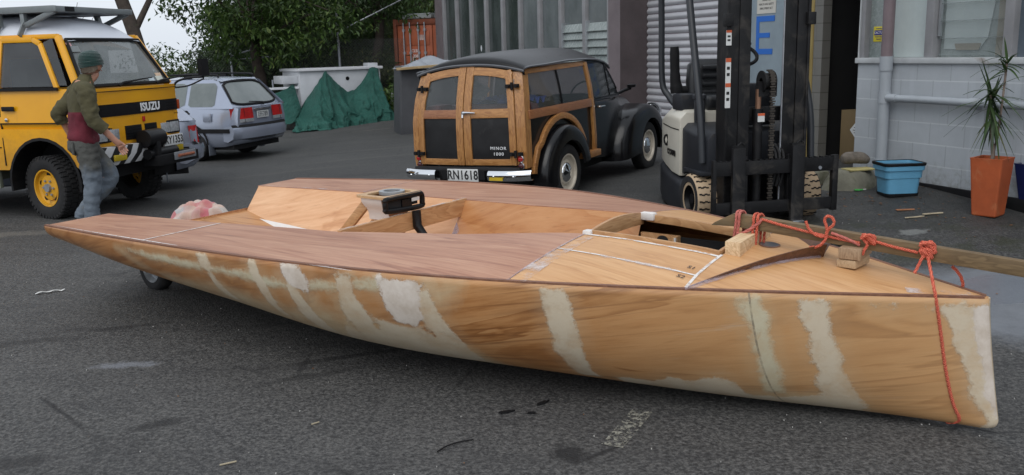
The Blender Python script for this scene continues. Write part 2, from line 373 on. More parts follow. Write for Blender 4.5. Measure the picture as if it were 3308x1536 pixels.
# ================================================================== WORKSHOP BUILDING
WB = thing('workshop_building', 'grey painted concrete block workshop with roller door, open doorway and tall windows', 'building', (3.66, 9.48, 0))
_a = R(21); _d = Vector((-math.sin(_a), math.cos(_a), 0)); _n = Vector((-math.cos(_a), -math.sin(_a), 0))
WB.matrix_world = Matrix(((_d.x, _n.x, 0, 3.66), (_d.y, _n.y, 0, 9.48), (0, 0, 1, 0), (0, 0, 0, 1)))
WB.rotation_mode = 'XYZ'
def block_wall(name, col, mortar, x0=0.0, z0=.01, grime=(.2, .2, .17)):
    """painted blockwork: courses of 0.2 m, raised mortar lines"""
    t = NT(name); xyz = t.n('ShaderNodeSeparateXYZ'); t.l(t.tc.outputs['Object'], xyz.inputs[0])
    zz = t.math('DIVIDE', t.math('SUBTRACT', xyz.outputs['Z'], z0), .2); row = t.math('FLOOR', zz); fz = t.math('FRACT', zz)
    xx = t.math('ADD', t.math('DIVIDE', t.math('SUBTRACT', xyz.outputs['X'], x0), .4), t.math('MULTIPLY', t.math('MODULO', row, 2), .5)); fx = t.math('FRACT', t.math('ADD', xx, 200))
    jz = t.math('LESS_THAN', t.math('MINIMUM', fz, t.math('SUBTRACT', 1, fz)), .03); jx = t.math('LESS_THAN', t.math('MINIMUM', fx, t.math('SUBTRACT', 1, fx)), .014)
    nz = t.noise(1.6, 6, .65); c = t.mix(t.ramp(nz, [(.3, 0), (.7, 1)]), mul(col, .86), mul(col, 1.1))
    wn = t.n('ShaderNodeTexWhiteNoise', noise_dimensions='2D'); cv = t.n('ShaderNodeCombineXYZ'); t.l(t.math('FLOOR', t.math('ADD', xx, 200)), cv.inputs[0]); t.l(row, cv.inputs[1]); t.l(cv.outputs[0], wn.inputs[0])
    c = t.mix(t.math('MULTIPLY', wn.outputs[0], .22), c, mul(col, .7))
    c = t.mix(t.math('MULTIPLY', jz, .75), c, mortar); c = t.mix(t.math('MULTIPLY', jx, .5), c, mul(col, .62))
    low = t.ramp(t.math('ADD', xyz.outputs['Z'], t.math('MULTIPLY', t.noise(7, 6, .7), .5)), [(.42, 1), (.72, 0)])
    drip = t.ramp(t.noise(1.0, 5, .6, t.map((5, 5, .5))), [(.55, 0), (.75, 1)]); dr2 = t.ramp(t.noise(1.0, 6, .7, t.map((9, 9, .35), (3, 1, 0))), [(.56, 0), (.74, .4)]); c = t.mix(dr2, c, mul(col, .55))
    c = t.mix(t.math('MULTIPLY', drip, .35), c, mul(col, 1.3)); c = t.mix(t.math('MULTIPLY', low, t.ramp(t.noise(16, 6, .75), [(.45, 0), (.62, .85)])), c, grime)
    t.set(col=c, rough=.6); h = t.math('SUBTRACT', t.math('MULTIPLY', t.noise(80, 4), .25), t.math('MULTIPLY', t.math('MAXIMUM', jx, jz), .8)); t.bump(h, .5, .008); return t.mat
M['block'] = block_wall('grey_blockwork', (.42, .45, .48), (.54, .57, .59))
M['oldblock'] = block_wall('bare_blockwork', (.16, .155, .14), (.075, .07, .06))
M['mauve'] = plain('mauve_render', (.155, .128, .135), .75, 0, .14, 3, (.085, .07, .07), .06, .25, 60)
M['mauve_shaded'] = plain('shaded_mauve_render', (.062, .048, .05), .75, 0, .2, 3, (.14, .125, .12), -.06, .25, 60)  # shaded copy of the mauve render, for the column's side face
M['frame'] = plain('grey_window_frame', (.25, .25, .26), .5, 0, .12, 5, (.12, .11, .1), .0)
M['sill'] = plain('white_sill', (.46, .48, .49), .5, 0, .15, 4, (.2, .14, .1), .02)
M['inside'] = plain('interior_shade', (.012, .012, .013), .9, 0, .3, 2)  # near-black colour stands in for shade inside rooms and openings
def pane_mat(name, a, b, rough=.12, sc_=(1.2, 1.2, .7)):
    t = NT(name); nz = t.noise(1.3, 6, .6, t.map(sc_)); n2 = t.noise(14, 5, .7)
    c = t.mix(t.ramp(nz, [(.34, 0), (.66, 1)]), a, b); c = t.mix(t.math('MULTIPLY', t.ramp(n2, [(.5, 0), (.75, 1)]), .25), c, mul(b, 1.15))
    t.set(col=c, rough=t.math('ADD', rough, t.math('MULTIPLY', n2, .14)), spec=.5); return t.mat
M['pane_dark'] = pane_mat('dark_window_glass', (.035, .045, .043), (.085, .10, .098), .08)  # reflections are toned into this pane's mottled colour
M['pane_mid'] = pane_mat('hazy_window_glass', (.09, .105, .108), (.17, .19, .195), .14)
M['pane_pale'] = pane_mat('frosted_window_glass', (.17, .2, .195), (.31, .35, .34), .2)
M['pane_blue'] = pane_mat('blue_window_glass', (.07, .09, .11), (.13, .16, .19), .12)
M['louvre'] = glass('louvre_glass', (.2, .24, .24), .06, .3)
M['board'] = pane_mat('white_sheet_behind_glass', (.38, .44, .44), (.5, .56, .55), .35)
M['buff'] = pane_mat('buff_sheet_behind_glass', (.2, .17, .12), (.27, .24, .18), .4)
# --- front block wall with the windows
b = MB().b2(-7, 0, -.2, 0, -.1, 1.37); b.build('block_wall', M['block'], WB)
b = MB().b2(-7, .02, -.22, .03, 1.37, 1.425); b.build('window_sill', M['sill'], WB, bevel=.006)
MB().b2(-7, .1, -3, 0, 3.1, 3.6).build('lintel', M['mauve'], WB)
b = MB().b2(-7, -.62, .0, .04, .1, .235); b.build('base_channel', M['blackmatt'], WB, bevel=.008)
fr = [(-.015, -.07), (-.86, -.955), (-1.72, -1.815), (-2.62, -2.71), (-3.5, -3.6), (-4.4, -4.5)]
def window(x0, x1, z0, z1, pm, yp, name='window'):
    w = MB().b2(x1, x0, yp - .01, yp, z0, z1).build(name, pm, WB); return w
for i in range(5):
    x0, x1 = fr[i][1], fr[i + 1][0]
    pm = [M['pane_pale'], None, M['pane_blue'], M['pane_pale'], M['pane_mid']][i]
    if pm: w = window(x0, x1, 1.425, 3.1, pm, -.07)
    else:
        w = MB().b2(x1, x0, -.115, -.11, 1.425, 3.1).build('window', M['pane_pale'], WB)
        s_ = MB()
        for k in range(8):
            z = 1.44 + k * .158; s_.add([(x0 - .03, -.055, z), (x1 + .03, -.055, z), (x1 + .03, -.085, z + .162), (x0 - .03, -.085, z + .162)], [(0, 1, 2, 3)])
            s_.beam((x0 - .03, -.054, z), (x1 + .03, -.054, z), .006, .006)
        s_.build('louvre_blades', M['louvre'], w)
        s_ = MB()
        for xx in (x0 - .02, x1 + .02):
            s_.b2(xx - .012, xx + .012, -.08, -.05, 1.62, 3.1)
        s_.build('louvre_carrier', M['alu'], w)
    f = MB().b2(fr[i][1], fr[i][0], -.11, .0, 1.425, 3.1); f.build('frame', M['frame'], w, bevel=.006)
    if i == 0: MB().b2(-.012, 0.0, -.1, .012, 1.425, 3.1).build('frame_edge', M['sill'], w)
# pale sheets leaning inside behind the panes (seen through them)
b = MB(); b.prism([(-.42, 1.43), (-.27, 2.3), (-.2, 3.1), (-.84, 3.1), (-.84, 1.43)], .062, .068, Matrix(((1, 0, 0, 0), (0, 0, -1, -.006), (0, 1, 0, 0), (0, 0, 0, 1))))
b.build('white_sheet', M['board'], WB)
b = MB(); Mz = Matrix(((1, 0, 0, 0), (0, 0, -1, 0), (0, 1, 0, 0), (0, 0, 0, 1)))
cv = [(-1.0, 1.5), (-1.4, 1.5), (-1.48, 1.6), (-1.53, 1.9), (-1.56, 2.4), (-1.56, 3.1), (-1.0, 3.1)]
b.prism(cv, .1, .106, Mz).build('curved_sheet', M['board'], WB)
MB().prism([(-1.57, 1.44), (-1.68, 1.44), (-1.68, 3.1), (-1.6, 3.1)], .097, .104, Mz).build('buff_board', M['buff'], WB)
MB().prism([(-1.15, 1.49), (-1.4, 1.49), (-1.42, 1.55), (-1.13, 1.55)], .09, .096, Mz).build('offcut_board', M['buff'], WB)
# warning sticker on the pane
yel = plain('yellow_sticker', (.62, .52, .03), .4, 0, .05); nav = plain('navy_ink', (.03, .03, .2), .5)
st = MB().b2(-.275, -.125, -.068, -.064, 1.585, 1.735).build('sticker', yel, WB, bevel=.004)
MB().b2(-.262, -.138, -.0635, -.062, 1.648, 1.698).build('sticker_band', nav, st)
SM = face_M((-.2, -.061, 1.673), (-1, 0, 0), (0, 0, 1))
text('lettering', 'CACTUS', .032, M['lightink'], st, SM, .001)
for k, (z, tx) in enumerate(((1.714, 'WARNING'), (1.632, 'MONITORED'), (1.608, 'PREMISES'))):
    text('lettering', tx, .017, nav, st, face_M((-.2, -.0625, z), (-1, 0, 0), (0, 0, 1)), .001)
# downpipe and side pipe
dp = MB(); dp.tube([(-.47, .075, 1.43), (-.47, .075, 3.2)], .056, 20); dpo = dp.build('downpipe', plain('mauve_pipe', (.17, .13, .14), .5, 0, .1), WB, smooth=50)
b = MB(); b.tube([(-.47, .075, .3), (-.47, .075, 1.43)], .056, 20); b.tube([(-.47, .075, 1.3), (-.47, .075, 1.44)], .063, 20); b.tube([(-.47, .075, .98), (-.47, .075, 1.1)], .062, 20); b.tube([(-.47, .075, .28), (-.47, .075, .42)], .064, 20)
pgrey = plain('grey_pvc_pipe', (.34, .37, .4), .45, 0, .08, 4, (.2, .2, .17), .0)
b.build('lower_pipe', pgrey, dpo, smooth=50)
b = MB(); b.tube([(-.5, .075, 1.035), (-7, .075, 1.0)], .036, 16); b.tube([(-.52, .075, 1.035), (-.64, .075, 1.034)], .042, 16); b.tube([(-1.5, .075, 1.03), (-1.6, .075, 1.03)], .042, 16)
b.build('waste_pipe', pgrey, WB, smooth=50)
MB().b2(-1.57, -1.53, 0, .08, .97, 1.06).build('pipe_clip', M['steel'], WB)
# --- doorway, side pillar, timber post, steel door with letter, roller shutter
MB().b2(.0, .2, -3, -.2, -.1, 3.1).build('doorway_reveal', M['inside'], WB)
MB().b2(1.09, 1.24, -.56, -.44, -.1, 3.1).build('block_pillar', M['oldblock'], WB)
ylw = wood('yellow_weathered_timber', (.22, .155, .045), (.33, .25, .09), 2, .8, .7, 10, .3)
MB().b2(1.24, 1.40, -.56, -.43, .0, 3.1).build('timber_post', ylw, WB, bevel=.008)
galv = plain('galvanised_sheet', (.27, .33, .37), .35, .35, .12, 2.5, None, 0, .25, 140)
dl = MB().b2(1.4, 2.6, -.5, -.47, .12, 3.1).build('steel_door', galv, WB)
MB().b2(1.405, 1.45, -.53, -.445, .1, 3.1).build('door_edge', M['sill'], dl)
blue = plain('blue_tape', (.015, .13, .5), .5, 0, .06)
b = MB(); b.b2(2.33, 2.39, -.469, -.464, 1.46, 1.94); b.b2(2.02, 2.33, -.469, -.464, 1.87, 1.94); b.b2(2.11, 2.33, -.469, -.464, 1.67, 1.73); b.b2(2.05, 2.33, -.469, -.464, 1.46, 1.53)
b.build('letter_e', blue, dl)
sg = MB().b2(2.0, 2.38, -.468, -.462, 1.97, 2.4).build('notice', plain('notice_board', (.55, .53, .48), .5, 0, .05), dl)
for k, tx in enumerate(('MUST COMPLY WITH', 'SAFETY REGULATIONS', 'UNDER THE', 'HEALTH AND SAFETY', 'EMPLOYMENT ACT')):
    text('lettering', tx, .038, M['ink'], sg, face_M((2.19, -.461, 2.24 - k * .052), (-1, 0, 0), (0, 0, 1)), .001, .8)
sh = MB(); zs = []
n = int(3.1 / .104)
prof = []
for k in range(n):
    z0 = .12 + k * .104
    for q in range(7):
        f = q / 7; prof.append((-.5 + .022 * math.sin(math.pi * min(1, f / .86)) if f < .86 else -.5 - .004, z0 + f * .104))
sh.grid([[(x, y, z) for y, z in prof] for x in (2.6, 5.3)])
shm = plain('shutter_steel', (.44, .442, .465), .4, .15, .1, 2, (.25, .22, .2), .04)
so = sh.build('roller_shutter', shm, WB, smooth=35)
b = MB()
for k in range(n): b.b2(2.62, 5.24, -.502, -.499, .12 + k * .104 - .006, .12 + k * .104 + .004)
b.build('shutter_joint', plain('shutter_joint', (.10, .06, .075), .6), so)
MB().b2(2.56, 2.64, -.5, -.43, .1, 3.1).build('shutter_guide', M['steel'], WB, bevel=.005)
# --- bay with tall mullioned windows
MB().b2(5.24, 5.64, -.6, 0, -.2, 3.1).build('column', [M['mauve'], M['mauve_shaded']], WB)
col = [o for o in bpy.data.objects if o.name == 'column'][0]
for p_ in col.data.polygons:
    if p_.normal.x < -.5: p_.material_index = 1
MB().b2(5.64, 15.0, -.3, 0, -.2, 1.36).build('dado_wall', M['mauve'], WB)
MB().b2(14.75, 15.3, -3, 0.003, -.3, 3.1).build('end_wall', M['mauve'], WB)
MB().b2(5.24, 15.3, -3, 0.004, 3.1, 3.6).build('upper_wall', M['mauve'], WB)
mul_ = [5.64, 6.62, 7.6, 8.58, 9.57, 10.55, 11.58, 12.6, 13.68, 14.72]
for i in range(9):
    x0, x1 = mul_[i], mul_[i + 1]
    pm = M['pane_pale'] if i == 0 else M['pane_mid'] if i in (1, 2, 3) else M['pane_dark']
    w = MB().b2(x0, x1, -.1, -.09, 1.36, 3.1).build('window', M['pane_mid'] if i < 2 else pm, WB)
    f = MB().b2(x1 - .09, x1 + .03, -.11, -.02, 1.36, 3.1)
    if i == 0: f.b2(x0, x0 + .05, -.11, .0, 1.36, 3.1)
    f.build('frame', M['frame'], w, bevel=.006)
    if i < 2:
        s_ = MB()
        for k in range(5):
            z = 1.36 + k * .13; s_.add([(x0 + .04, -.04, z), (x1 - .1, -.04, z), (x1 - .1, -.08, z + .135), (x0 + .04, -.08, z + .135)], [(0, 1, 2, 3)])
            s_.beam((x0 + .04, -.038, z), (x1 - .1, -.038, z), .008, .01)
        s_.build('louvre_blades', M['pane_pale'], w)
        b = MB().b2(x1 - .14, x1 - .09, -.09, -.02, 1.36, 2.05); b.build('louvre_carrier', M['alu'], w)
MB().b2(5.64, 6.5, -.02, .03, 1.31, 1.36).build('window_ledge', M['sill'], WB)
b = MB().lathe([(0, 0), (.05, .0), (.05, .002), (0, .003)], 20, Matrix(((.8, 0, 0, 12.05), (0, 0, 1, -.088), (0, 1.4, 0, 1.66), (0, 0, 0, 1))))
b.build('round_sticker', M['white'], WB)
# --- room behind the doorway, its shade painted on as near-black walls
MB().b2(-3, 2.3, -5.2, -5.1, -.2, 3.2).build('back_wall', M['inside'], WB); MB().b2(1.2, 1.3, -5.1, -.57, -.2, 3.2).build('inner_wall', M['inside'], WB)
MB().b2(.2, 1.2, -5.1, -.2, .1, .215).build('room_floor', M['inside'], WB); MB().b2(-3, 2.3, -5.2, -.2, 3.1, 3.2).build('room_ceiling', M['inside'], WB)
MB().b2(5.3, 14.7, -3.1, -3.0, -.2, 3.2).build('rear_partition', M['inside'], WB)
def at_wall(x, y, z=0.0):
    p = Vector((3.66, 9.48, 0)) + _d * x + _n * y; return Vector((p.x, p.y, z))
card = plain('cardboard', (.16, .11, .05), .8, 0, .1, 4)
p = at_wall(.62, -.85, .215); cb = thing('cardboard_box', 'brown cardboard box with a white diamond label just inside the dark doorway', 'box', p, R(111))
MB().box((0, 0, .3), (.5, .55, .6)).build('carton', card, cb, bevel=.004)
MB().b2(-.26, .26, -.004, .004, .6, .606).build('tape', plain('brown_tape', (.3, .22, .1), .4), cb)
b = MB().box((0, .279, .38), (.13, .003, .13), None); lab = b.build('label', M['plate'], cb)
for v in lab.data.vertices:
    x, z = v.co.x, v.co.z - .38; v.co.x = (x - z) * .7071; v.co.z = .38 + (x + z) * .7071
for k in range(3): MB().box((0, .2815, .41 - k * .03), (.05 + .03 * (k == 1), .001, .008)).build('label_mark', M['ink'], lab)
# bench and reel deeper in the room
p = at_wall(.8, -2.2, .215); bn = thing('work_bench', 'dark work bench deep inside the doorway', 'bench', p, R(111))
MB().b2(-.5, .4, -.3, .3, .66, .72).build('bench_top', plain('bench_wood', (.05, .04, .025), .7), bn)
for x in (-.44, .34):
    for y in (-.25, .25): MB().b2(x - .03, x + .03, y - .03, y + .03, 0, .66).build('leg', M['blackmatt'], bn)
p = at_wall(.86, -1.9, .95); rl = thing('tape_reel', 'pale round reel standing on the bench inside the doorway', 'reel', p, R(111))
b = MB().lathe([(.03, -.02), (.1, -.02), (.1, .02), (.03, .02), (.03, -.02)], 24, Matrix(((1, 0, 0, 0), (0, 0, 1, 0), (0, 1, 0, .1), (0, 0, 0, 1)))); b.build('tape', plain('pale_tape', (.25, .25, .24), .6), rl, smooth=40)
# ================================================================== TREES, FENCE, CONTAINER, TARP
def leaf_mat(name, a, b, c_):
    t = NT(name); oi = t.n('ShaderNodeNewGeometry'); w = oi.outputs['Random Per Island']
    c = t.ramp(w, [(0, a), (.5, b), (.85, b), (1, c_)]); c = t.mix(t.ramp(t.noise(1.1, 4), [(.4, 0), (.62, .8)]), c, mul(a, .6))
    t.set(col=c, rough=.45, spec=.4)
    tr = t.n('ShaderNodeBsdfTranslucent'); t.l(c, tr.inputs['Color']); mx = t.n('ShaderNodeMixShader'); mx.inputs[0].default_value = .25
    t.l(t.b.outputs[0], mx.inputs[1]); t.l(tr.outputs[0], mx.inputs[2]); t.l(mx.outputs[0], t.out.inputs[0]); return t.mat
LM = [leaf_mat('dark_leaf', (.022, .05, .014), (.06, .115, .028), (.16, .22, .055)), leaf_mat('mid_leaf', (.03, .065, .015), (.085, .15, .03), (.22, .28, .08)),
      leaf_mat('olive_leaf', (.04, .06, .018), (.10, .13, .04), (.24, .25, .09))]
bark = plain('bark', (.05, .038, .03), .9, 0, .35, 12, (.08, .085, .05), .04, .6, 40)
def leaves(mb, center, rad, n, size, r_, gap=.35, droop=.3):
    """leaf blades gathered in sprays inside an ellipsoid"""
    nc = max(6, n // 26); cl = []
    while len(cl) < nc:
        p = Vector((r_.uniform(-1, 1), r_.uniform(-1, 1), r_.uniform(-1, 1)))
        if p.length < 1 and p.length > gap * r_.random(): cl.append(Vector((p.x * rad[0], p.y * rad[1], p.z * rad[2])) + Vector(center))
    for c in cl:
        cr = r_.uniform(.25, .55) * min(rad) * .55 + size
        for _ in range(26):
            q = c + Vector((r_.gauss(0, cr * .6), r_.gauss(0, cr * .6), r_.gauss(0, cr * .4)))
            L_ = size * r_.uniform(.6, 1.35); W = L_ * r_.uniform(.32, .5)
            d = Vector((r_.uniform(-1, 1), r_.uniform(-1, 1), r_.uniform(-1, .5) - droop)).normalized(); s_ = d.cross(Vector((r_.uniform(-.5, .5), r_.uniform(-.5, .5), 1))).normalized()
            u = s_.cross(d) * L_ * .12
            mb.add([q, q + d * L_ * .5 + s_ * W * .5 + u, q + d * L_, q + d * L_ * .5 - s_ * W * .5 + u], [(0, 1, 2, 3)])
def tree(name, label, cat, base, trunk_pts, radii, blobs, lm, size, seed, group=None, limbs=6):
    r_ = rng(seed); t = thing(name, label, cat, base, 0, group=group)
    tk = MB(); tk.tube(smooth_path(trunk_pts, 4), [lerp(radii[0], radii[1], i / (4 * (len(trunk_pts) - 1))) for i in range(4 * (len(trunk_pts) - 1) + 1)], 10)
    top = Vector(trunk_pts[-1])
    for (c, rad, n) in blobs:
        for _ in range(limbs // 2):
            a = Vector(trunk_pts[r_.randrange(len(trunk_pts) // 2, len(trunk_pts))]); e = Vector(c) + Vector((r_.uniform(-.6, .6) * rad[0], r_.uniform(-.6, .6) * rad[1], r_.uniform(-.4, .6) * rad[2]))
            m_ = (a + e) / 2 + Vector((r_.uniform(-.2, .2), r_.uniform(-.2, .2), r_.uniform(0, .3)))
            tk.tube(smooth_path([a, m_, e], 4), [lerp(radii[1] * .6, .012, i / 8) for i in range(9)], 6)
    tk.build('trunk', bark, t, smooth=60)
    cm = MB()
    for (c, rad, n) in blobs: leaves(cm, c, rad, n, size, r_)
    cm.build('crown', lm, t, recalc=False); return t
# leaning trunk against the sky, its crown above the frame
tree('leaning_tree', 'dark leaning tree trunk standing against the pale sky behind the yellow van', 'tree', (-8.35, 20.5, -.2), [(.35, .1, 0), (.28, 0, 1.2), (.05, 0, 2.4), (-.25, 0, 3.6), (-.4, 0, 5.2)], (.17, .13), [((-.6, .5, 6.0), (2.0, 1.8, .9), 1500), ((1.4, .8, 4.9), (1.5, 1.2, .8), 900)], LM[0], .17, 11)
tree('spreading_tree', 'broad leafy tree with pale leaf edges right of the leaning trunk', 'tree', (-6.6, 24.0, -.2), [(0, 0, 0), (.1, 0, 1.0), (.0, 0, 2.0), (.1, 0, 3.4)], (.2, .1), [((-.4, -.3, 3.2), (1.7, 1.2, .9), 2000), ((1.3, -.2, 2.9), (1.5, 1.1, .85), 1800), ((.4, -.6, 2.2), (1.7, 1.0, .55), 1200), ((.3, 0, 4.4), (2.0, 1.2, .9), 1200)], LM[1], .17, 12)
tree('overhanging_tree', 'dark tree overhanging the wire fence left of the orange container', 'tree', (-3.6, 25.4, -.1), [(0, 0, 0), (-.1, 0, 1.2), (.1, 0, 2.3), (0, 0, 4)], (.18, .1), [((-.9, -.2, 3.4), (1.6, 1.1, .8), 1700), ((.9, -.3, 3.5), (1.5, 1.1, .9), 1700), ((0, -.2, 4.6), (2.0, 1.2, .8), 1200), ((-.6, -.4, 2.6), (1.0, .8, .4), 500)], LM[0], .16, 13)
for k, (x, y, h, lm_, lb) in enumerate(((-8.0, 23.2, 1.25, 2, 'olive shrub behind the white roofline of the silver wagon'), (-6.9, 22.6, .9, 2, 'low tangled shrub between the van and the fence post'), (-2.2, 24.7, 1.3, 1, 'bright green ivy shrub beside the orange container'), (-9.4, 24.5, 1.75, 1, 'shrub showing above the van windscreen corner'), (-2.75, 24.1, .75, 1, 'small weed bush behind the right end of the green tarpaulin'))):
    tree('shrub', lb, 'shrub', (x, y, -.2), [(0, 0, 0), (.05, 0, h * .5), (0, 0, h)], (.05, .02), [((0, 0, h * .75), (1.0, .7, h * .55), 1500)], LM[lm_], .13, 20 + k)
g = MB(); r_ = rng(8)
for k in range(330):
    x = r_.uniform(-9.2, -.4); f = r_.random(); y = 25.6 + .12 * (x + 4) + f * 4.2
    top = interp(x, [-9.6, -8, -5, 4], [1.5, 5.2, 6.2, 6.2])
    leaves(g, (x, y - .2, -.2 + top * f ** .75), (.6, .4, .45), 60, .14, r_)
tag(g.build('undergrowth', LM[0], recalc=False), 'mass of dark ivy and undergrowth covering the bank behind the fence', 'undergrowth', kind='stuff')
for k, (x, y, h, lb) in enumerate(((-7.6, 24.9, 1.5, 'dark leafy shrub pressed against the fence behind the first post'), (-5.4, 25.2, 1.6, 'dark leafy shrub behind the fence left of the tall middle post'), (-4.0, 25.3, 1.7, 'dark leafy shrub behind the tall middle fence post'), (-2.9, 25.4, 1.5, 'dark leafy shrub between the tall post and the container'))):
    tree('shrub', lb, 'shrub', (x, y, -.2), [(0, 0, 0), (.05, 0, h * .5), (0, 0, h)], (.05, .02), [((0, 0, h * .75), (1.1, .5, h * .6), 1500)], LM[k % 3], .14, 60 + k)
# thin bare saplings against the sky
for k, (x, y, h, s_, lb) in enumerate(((-11.0, 20, 2.75, 31, 'thin bare sapling rising behind the middle of the roof rack'), (-9.6, 20.2, 2.95, 32, 'thin forked bare sapling rising behind the right half of the roof rack'))):
    r_ = rng(s_); t = thing('bare_sapling', lb, 'tree', (x, y, -.2)); b = MB(); b.tube([(0, 0, 0), (.05, 0, h * .5), (.02, 0, h * .8)], [.03, .02, .012], 6)
    for q in range(9):
        z = h * r_.uniform(.55, .8); a = r_.uniform(0, 6.28); l = r_.uniform(.3, .7)
        b.tube(smooth_path([(.03, 0, z), (.03 + math.cos(a) * l * .5, math.sin(a) * .2, z + l * .45), (.03 + math.cos(a) * l, math.sin(a) * .3, z + l * .9 + .2)], 3), [.012, .01, .009, .008, .007, .006, .005], 5)
    b.build('stem', bark, t)
# lattice pylon far behind on the left
t = thing('lattice_mast', 'grey steel lattice mast in the top left corner of the sky', 'mast', (-14.2, 22, 0)); b = MB()
for x, y in ((-.25, -.25), (.25, -.25), (.25, .25), (-.25, .25)): b.tube([(x, y, 0), (x + .9, y, 7)], .03, 6)
for k in range(22):
    z = k * .32; o = z * .9 / 7
    for s_ in (-1, 1): b.tube([(-.25 + o, -.25 * s_, z), (.25 + o + .04, -.25 * s_, z + .32)], .015, 5); b.tube([(.25 + o, -.25 * s_, z), (-.25 + o + .04, -.25 * s_, z + .32)], .015, 5)
b.build('lattice', plain('mast_steel', (.3, .31, .34), .6), t)
# house roof showing behind the van
hs_ = thing('tiled_house', 'low house with an orange tiled roof far behind the van', 'house', (-21.5, 33, -.5), R(8))
MB().b2(-5, 5.4, 0, 5, 0, 2.6).build('wall', plain('house_wall', (.3, .33, .4), .8), hs_)
def tile_mat():
    t = NT('orange_roof_tiles'); w = t.n('ShaderNodeTexWave', bands_direction='X'); w.inputs['Scale'].default_value = 5; t.l(t.tc.outputs['Object'], w.inputs[0])
    t.set(col=t.mix(t.noise(3, 4), (.28, .1, .03), (.4, .19, .06)), rough=.8); t.bump(w.outputs[0], .8, .06); return t.mat
b = MB(); b.loft([[(-5.3, -.4, 2.55), (-5.3, 2.5, 3.55), (-5.3, 5.4, 2.55)], [(4.4, -.4, 2.55), (4.4, 2.5, 3.55), (4.4, 5.4, 2.55)], [(6.3, -.4, 2.55), (5.9, 1.5, 2.75), (6.3, 5.4, 2.55)]], False)
b.build('roof', tile_mat(), hs_)
# chain link fence
def mesh_mat():
    t = NT('chain_link'); m = t.map((1, 1, 1), rot=(0, R(45), 0)); x = t.n('ShaderNodeSeparateXYZ'); t.l(m, x.inputs[0])
    a = t.math('LESS_THAN', t.math('FRACT', t.math('MULTIPLY', t.math('ADD', x.outputs['X'], 50), 18)), .1); b_ = t.math('LESS_THAN', t.math('FRACT', t.math('MULTIPLY', t.math('ADD', x.outputs['Z'], 50), 18)), .1)
    t.set(col=(.07, .075, .075), rough=.6, alpha=t.math('MAXIMUM', a, b_)); return t.mat
fn = thing('wire_fence', 'chain link fence with galvanised posts running along the foot of the bank', 'fence', (-8.3, 23.9, -.2), math.atan2(1.0, 6.2))
MB().add([(0, 0, .05), (7.2, 0, .05), (7.2, 0, 2.5), (0, 0, 2.5)], [(0, 1, 2, 3)])
b = MB(); b.add([(0, 0, .05), (7.0, 0, .05), (7.0, 0, 2.2), (.9, 0, 2.2), (.9, 0, 2.0), (0, 0, 2.0)], [(0, 1, 2, 3, 4, 5)]); b.build('mesh', mesh_mat(), fn)
for x, h in ((1.05, 2.35), (3.85, 2.9), (6.4, 2.6)): MB().tube([(x, -.03, 0), (x, -.03, h)], .035, 10).build('post', M['steel'], fn, smooth=50)
MB().tube([(1.05, -.03, 1.85), (2.2, .1, 2.15)], .022, 8).build('brace', M['steel'], fn); MB().tube([(3.85, -.03, 2.4), (6.0, .1, 3.4)], .02, 8).build('brace', M['steel'], fn)
MB().tube([(1.05, -.03, 1.75), (2.1, .2, 1.8)], .018, 8).build('rail', M['steel'], fn)
# ------------------------------------------------------------------ shipping container
ct = thing('shipping_container', 'rusty orange shipping container with barred doors beside the workshop corner', 'container', (-3.05, 25.0, -.1), R(-26))
orange = plain('container_orange', (.33, .085, .035), .6, 0, .2, 3, (.14, .06, .035), .05, .15, 40); dk = plain('container_dark', (.17, .045, .02), .65)
MB().b2(0, 2.44, .02, 6, .1, 2.55).build('body', orange, ct, bevel=.01)
b = MB()
for x in (0, 2.34): b.b2(x, x + .1, -.05, .02, .02, 2.6)
b.b2(.1, 2.34, -.05, .02, 2.44, 2.58); b.b2(.1, 2.34, -.05, .02, .02, .18); b.build('door_frame', dk, ct, bevel=.008)
for x0 in (.12, 1.23):
    d_ = MB().b2(x0, x0 + 1.08, -.02, .01, .2, 2.42)
    for k in range(4): d_.b2(x0 + .08, x0 + 1.0, -.035, -.02, .28 + k * .54, .66 + k * .54)
    do = d_.build('door', orange, ct, bevel=.008)
    for dx in (.22, .42, .68, .88):
        rb = MB().tube([(x0 + dx, -.075, .15), (x0 + dx, -.075, 2.5)], .018, 8)
        for z in (.3, 1.0, 1.7, 2.3): rb.box((x0 + dx, -.06, z), (.07, .05, .06))
        rb.build('lock_bar', M['steel'], do)
    MB().box((x0 + .55, -.06, 1.15), (.35, .02, .04)).build('handle', M['steel'], do)
    for (dx, z, w, h) in ((.75, 2.1, .16, .14), (.5, 1.5, .1, .2), (.56, 1.2, .1, .1)): MB().box((x0 + dx, -.039, z), (w, .004, h)).build('data_plate', plain('worn_decal', (.42, .3, .27), .7, 0, .3, 20), do)
    for k in range(3): text('lettering', ('CLSU', '208', '45G1')[k], .11, M['lightink'], do, face_M((x0 + .55, -.04, 1.75 - k * .14), (1, 0, 0), (0, 0, 1)), .002)
for k, (x, z, w, h, c, nm, lb) in enumerate(((.7, 2.6, .9, .1, (.3, .32, .32), 'pale_crate', 'pale flat crate lying on the container roof'), (1.5, 2.6, .5, .16, (.22, .24, .25), 'grey_tray', 'grey tray on the container roof beside the workshop wall'))):
    pp = ct.matrix_basis @ Vector((x, .3, z))
    t = thing(nm, lb, 'crate', pp, R(-26)); MB().box((0, 0, h / 2), (w, .5, h)).build('base', plain(nm + '_plastic', c, .6), t, bevel=.01); MB().box((0, 0, h + .02), (w * .9, .45, .03)).build('lid', plain(nm + '_lid', mul(c, 1.3), .6), t, bevel=.005)
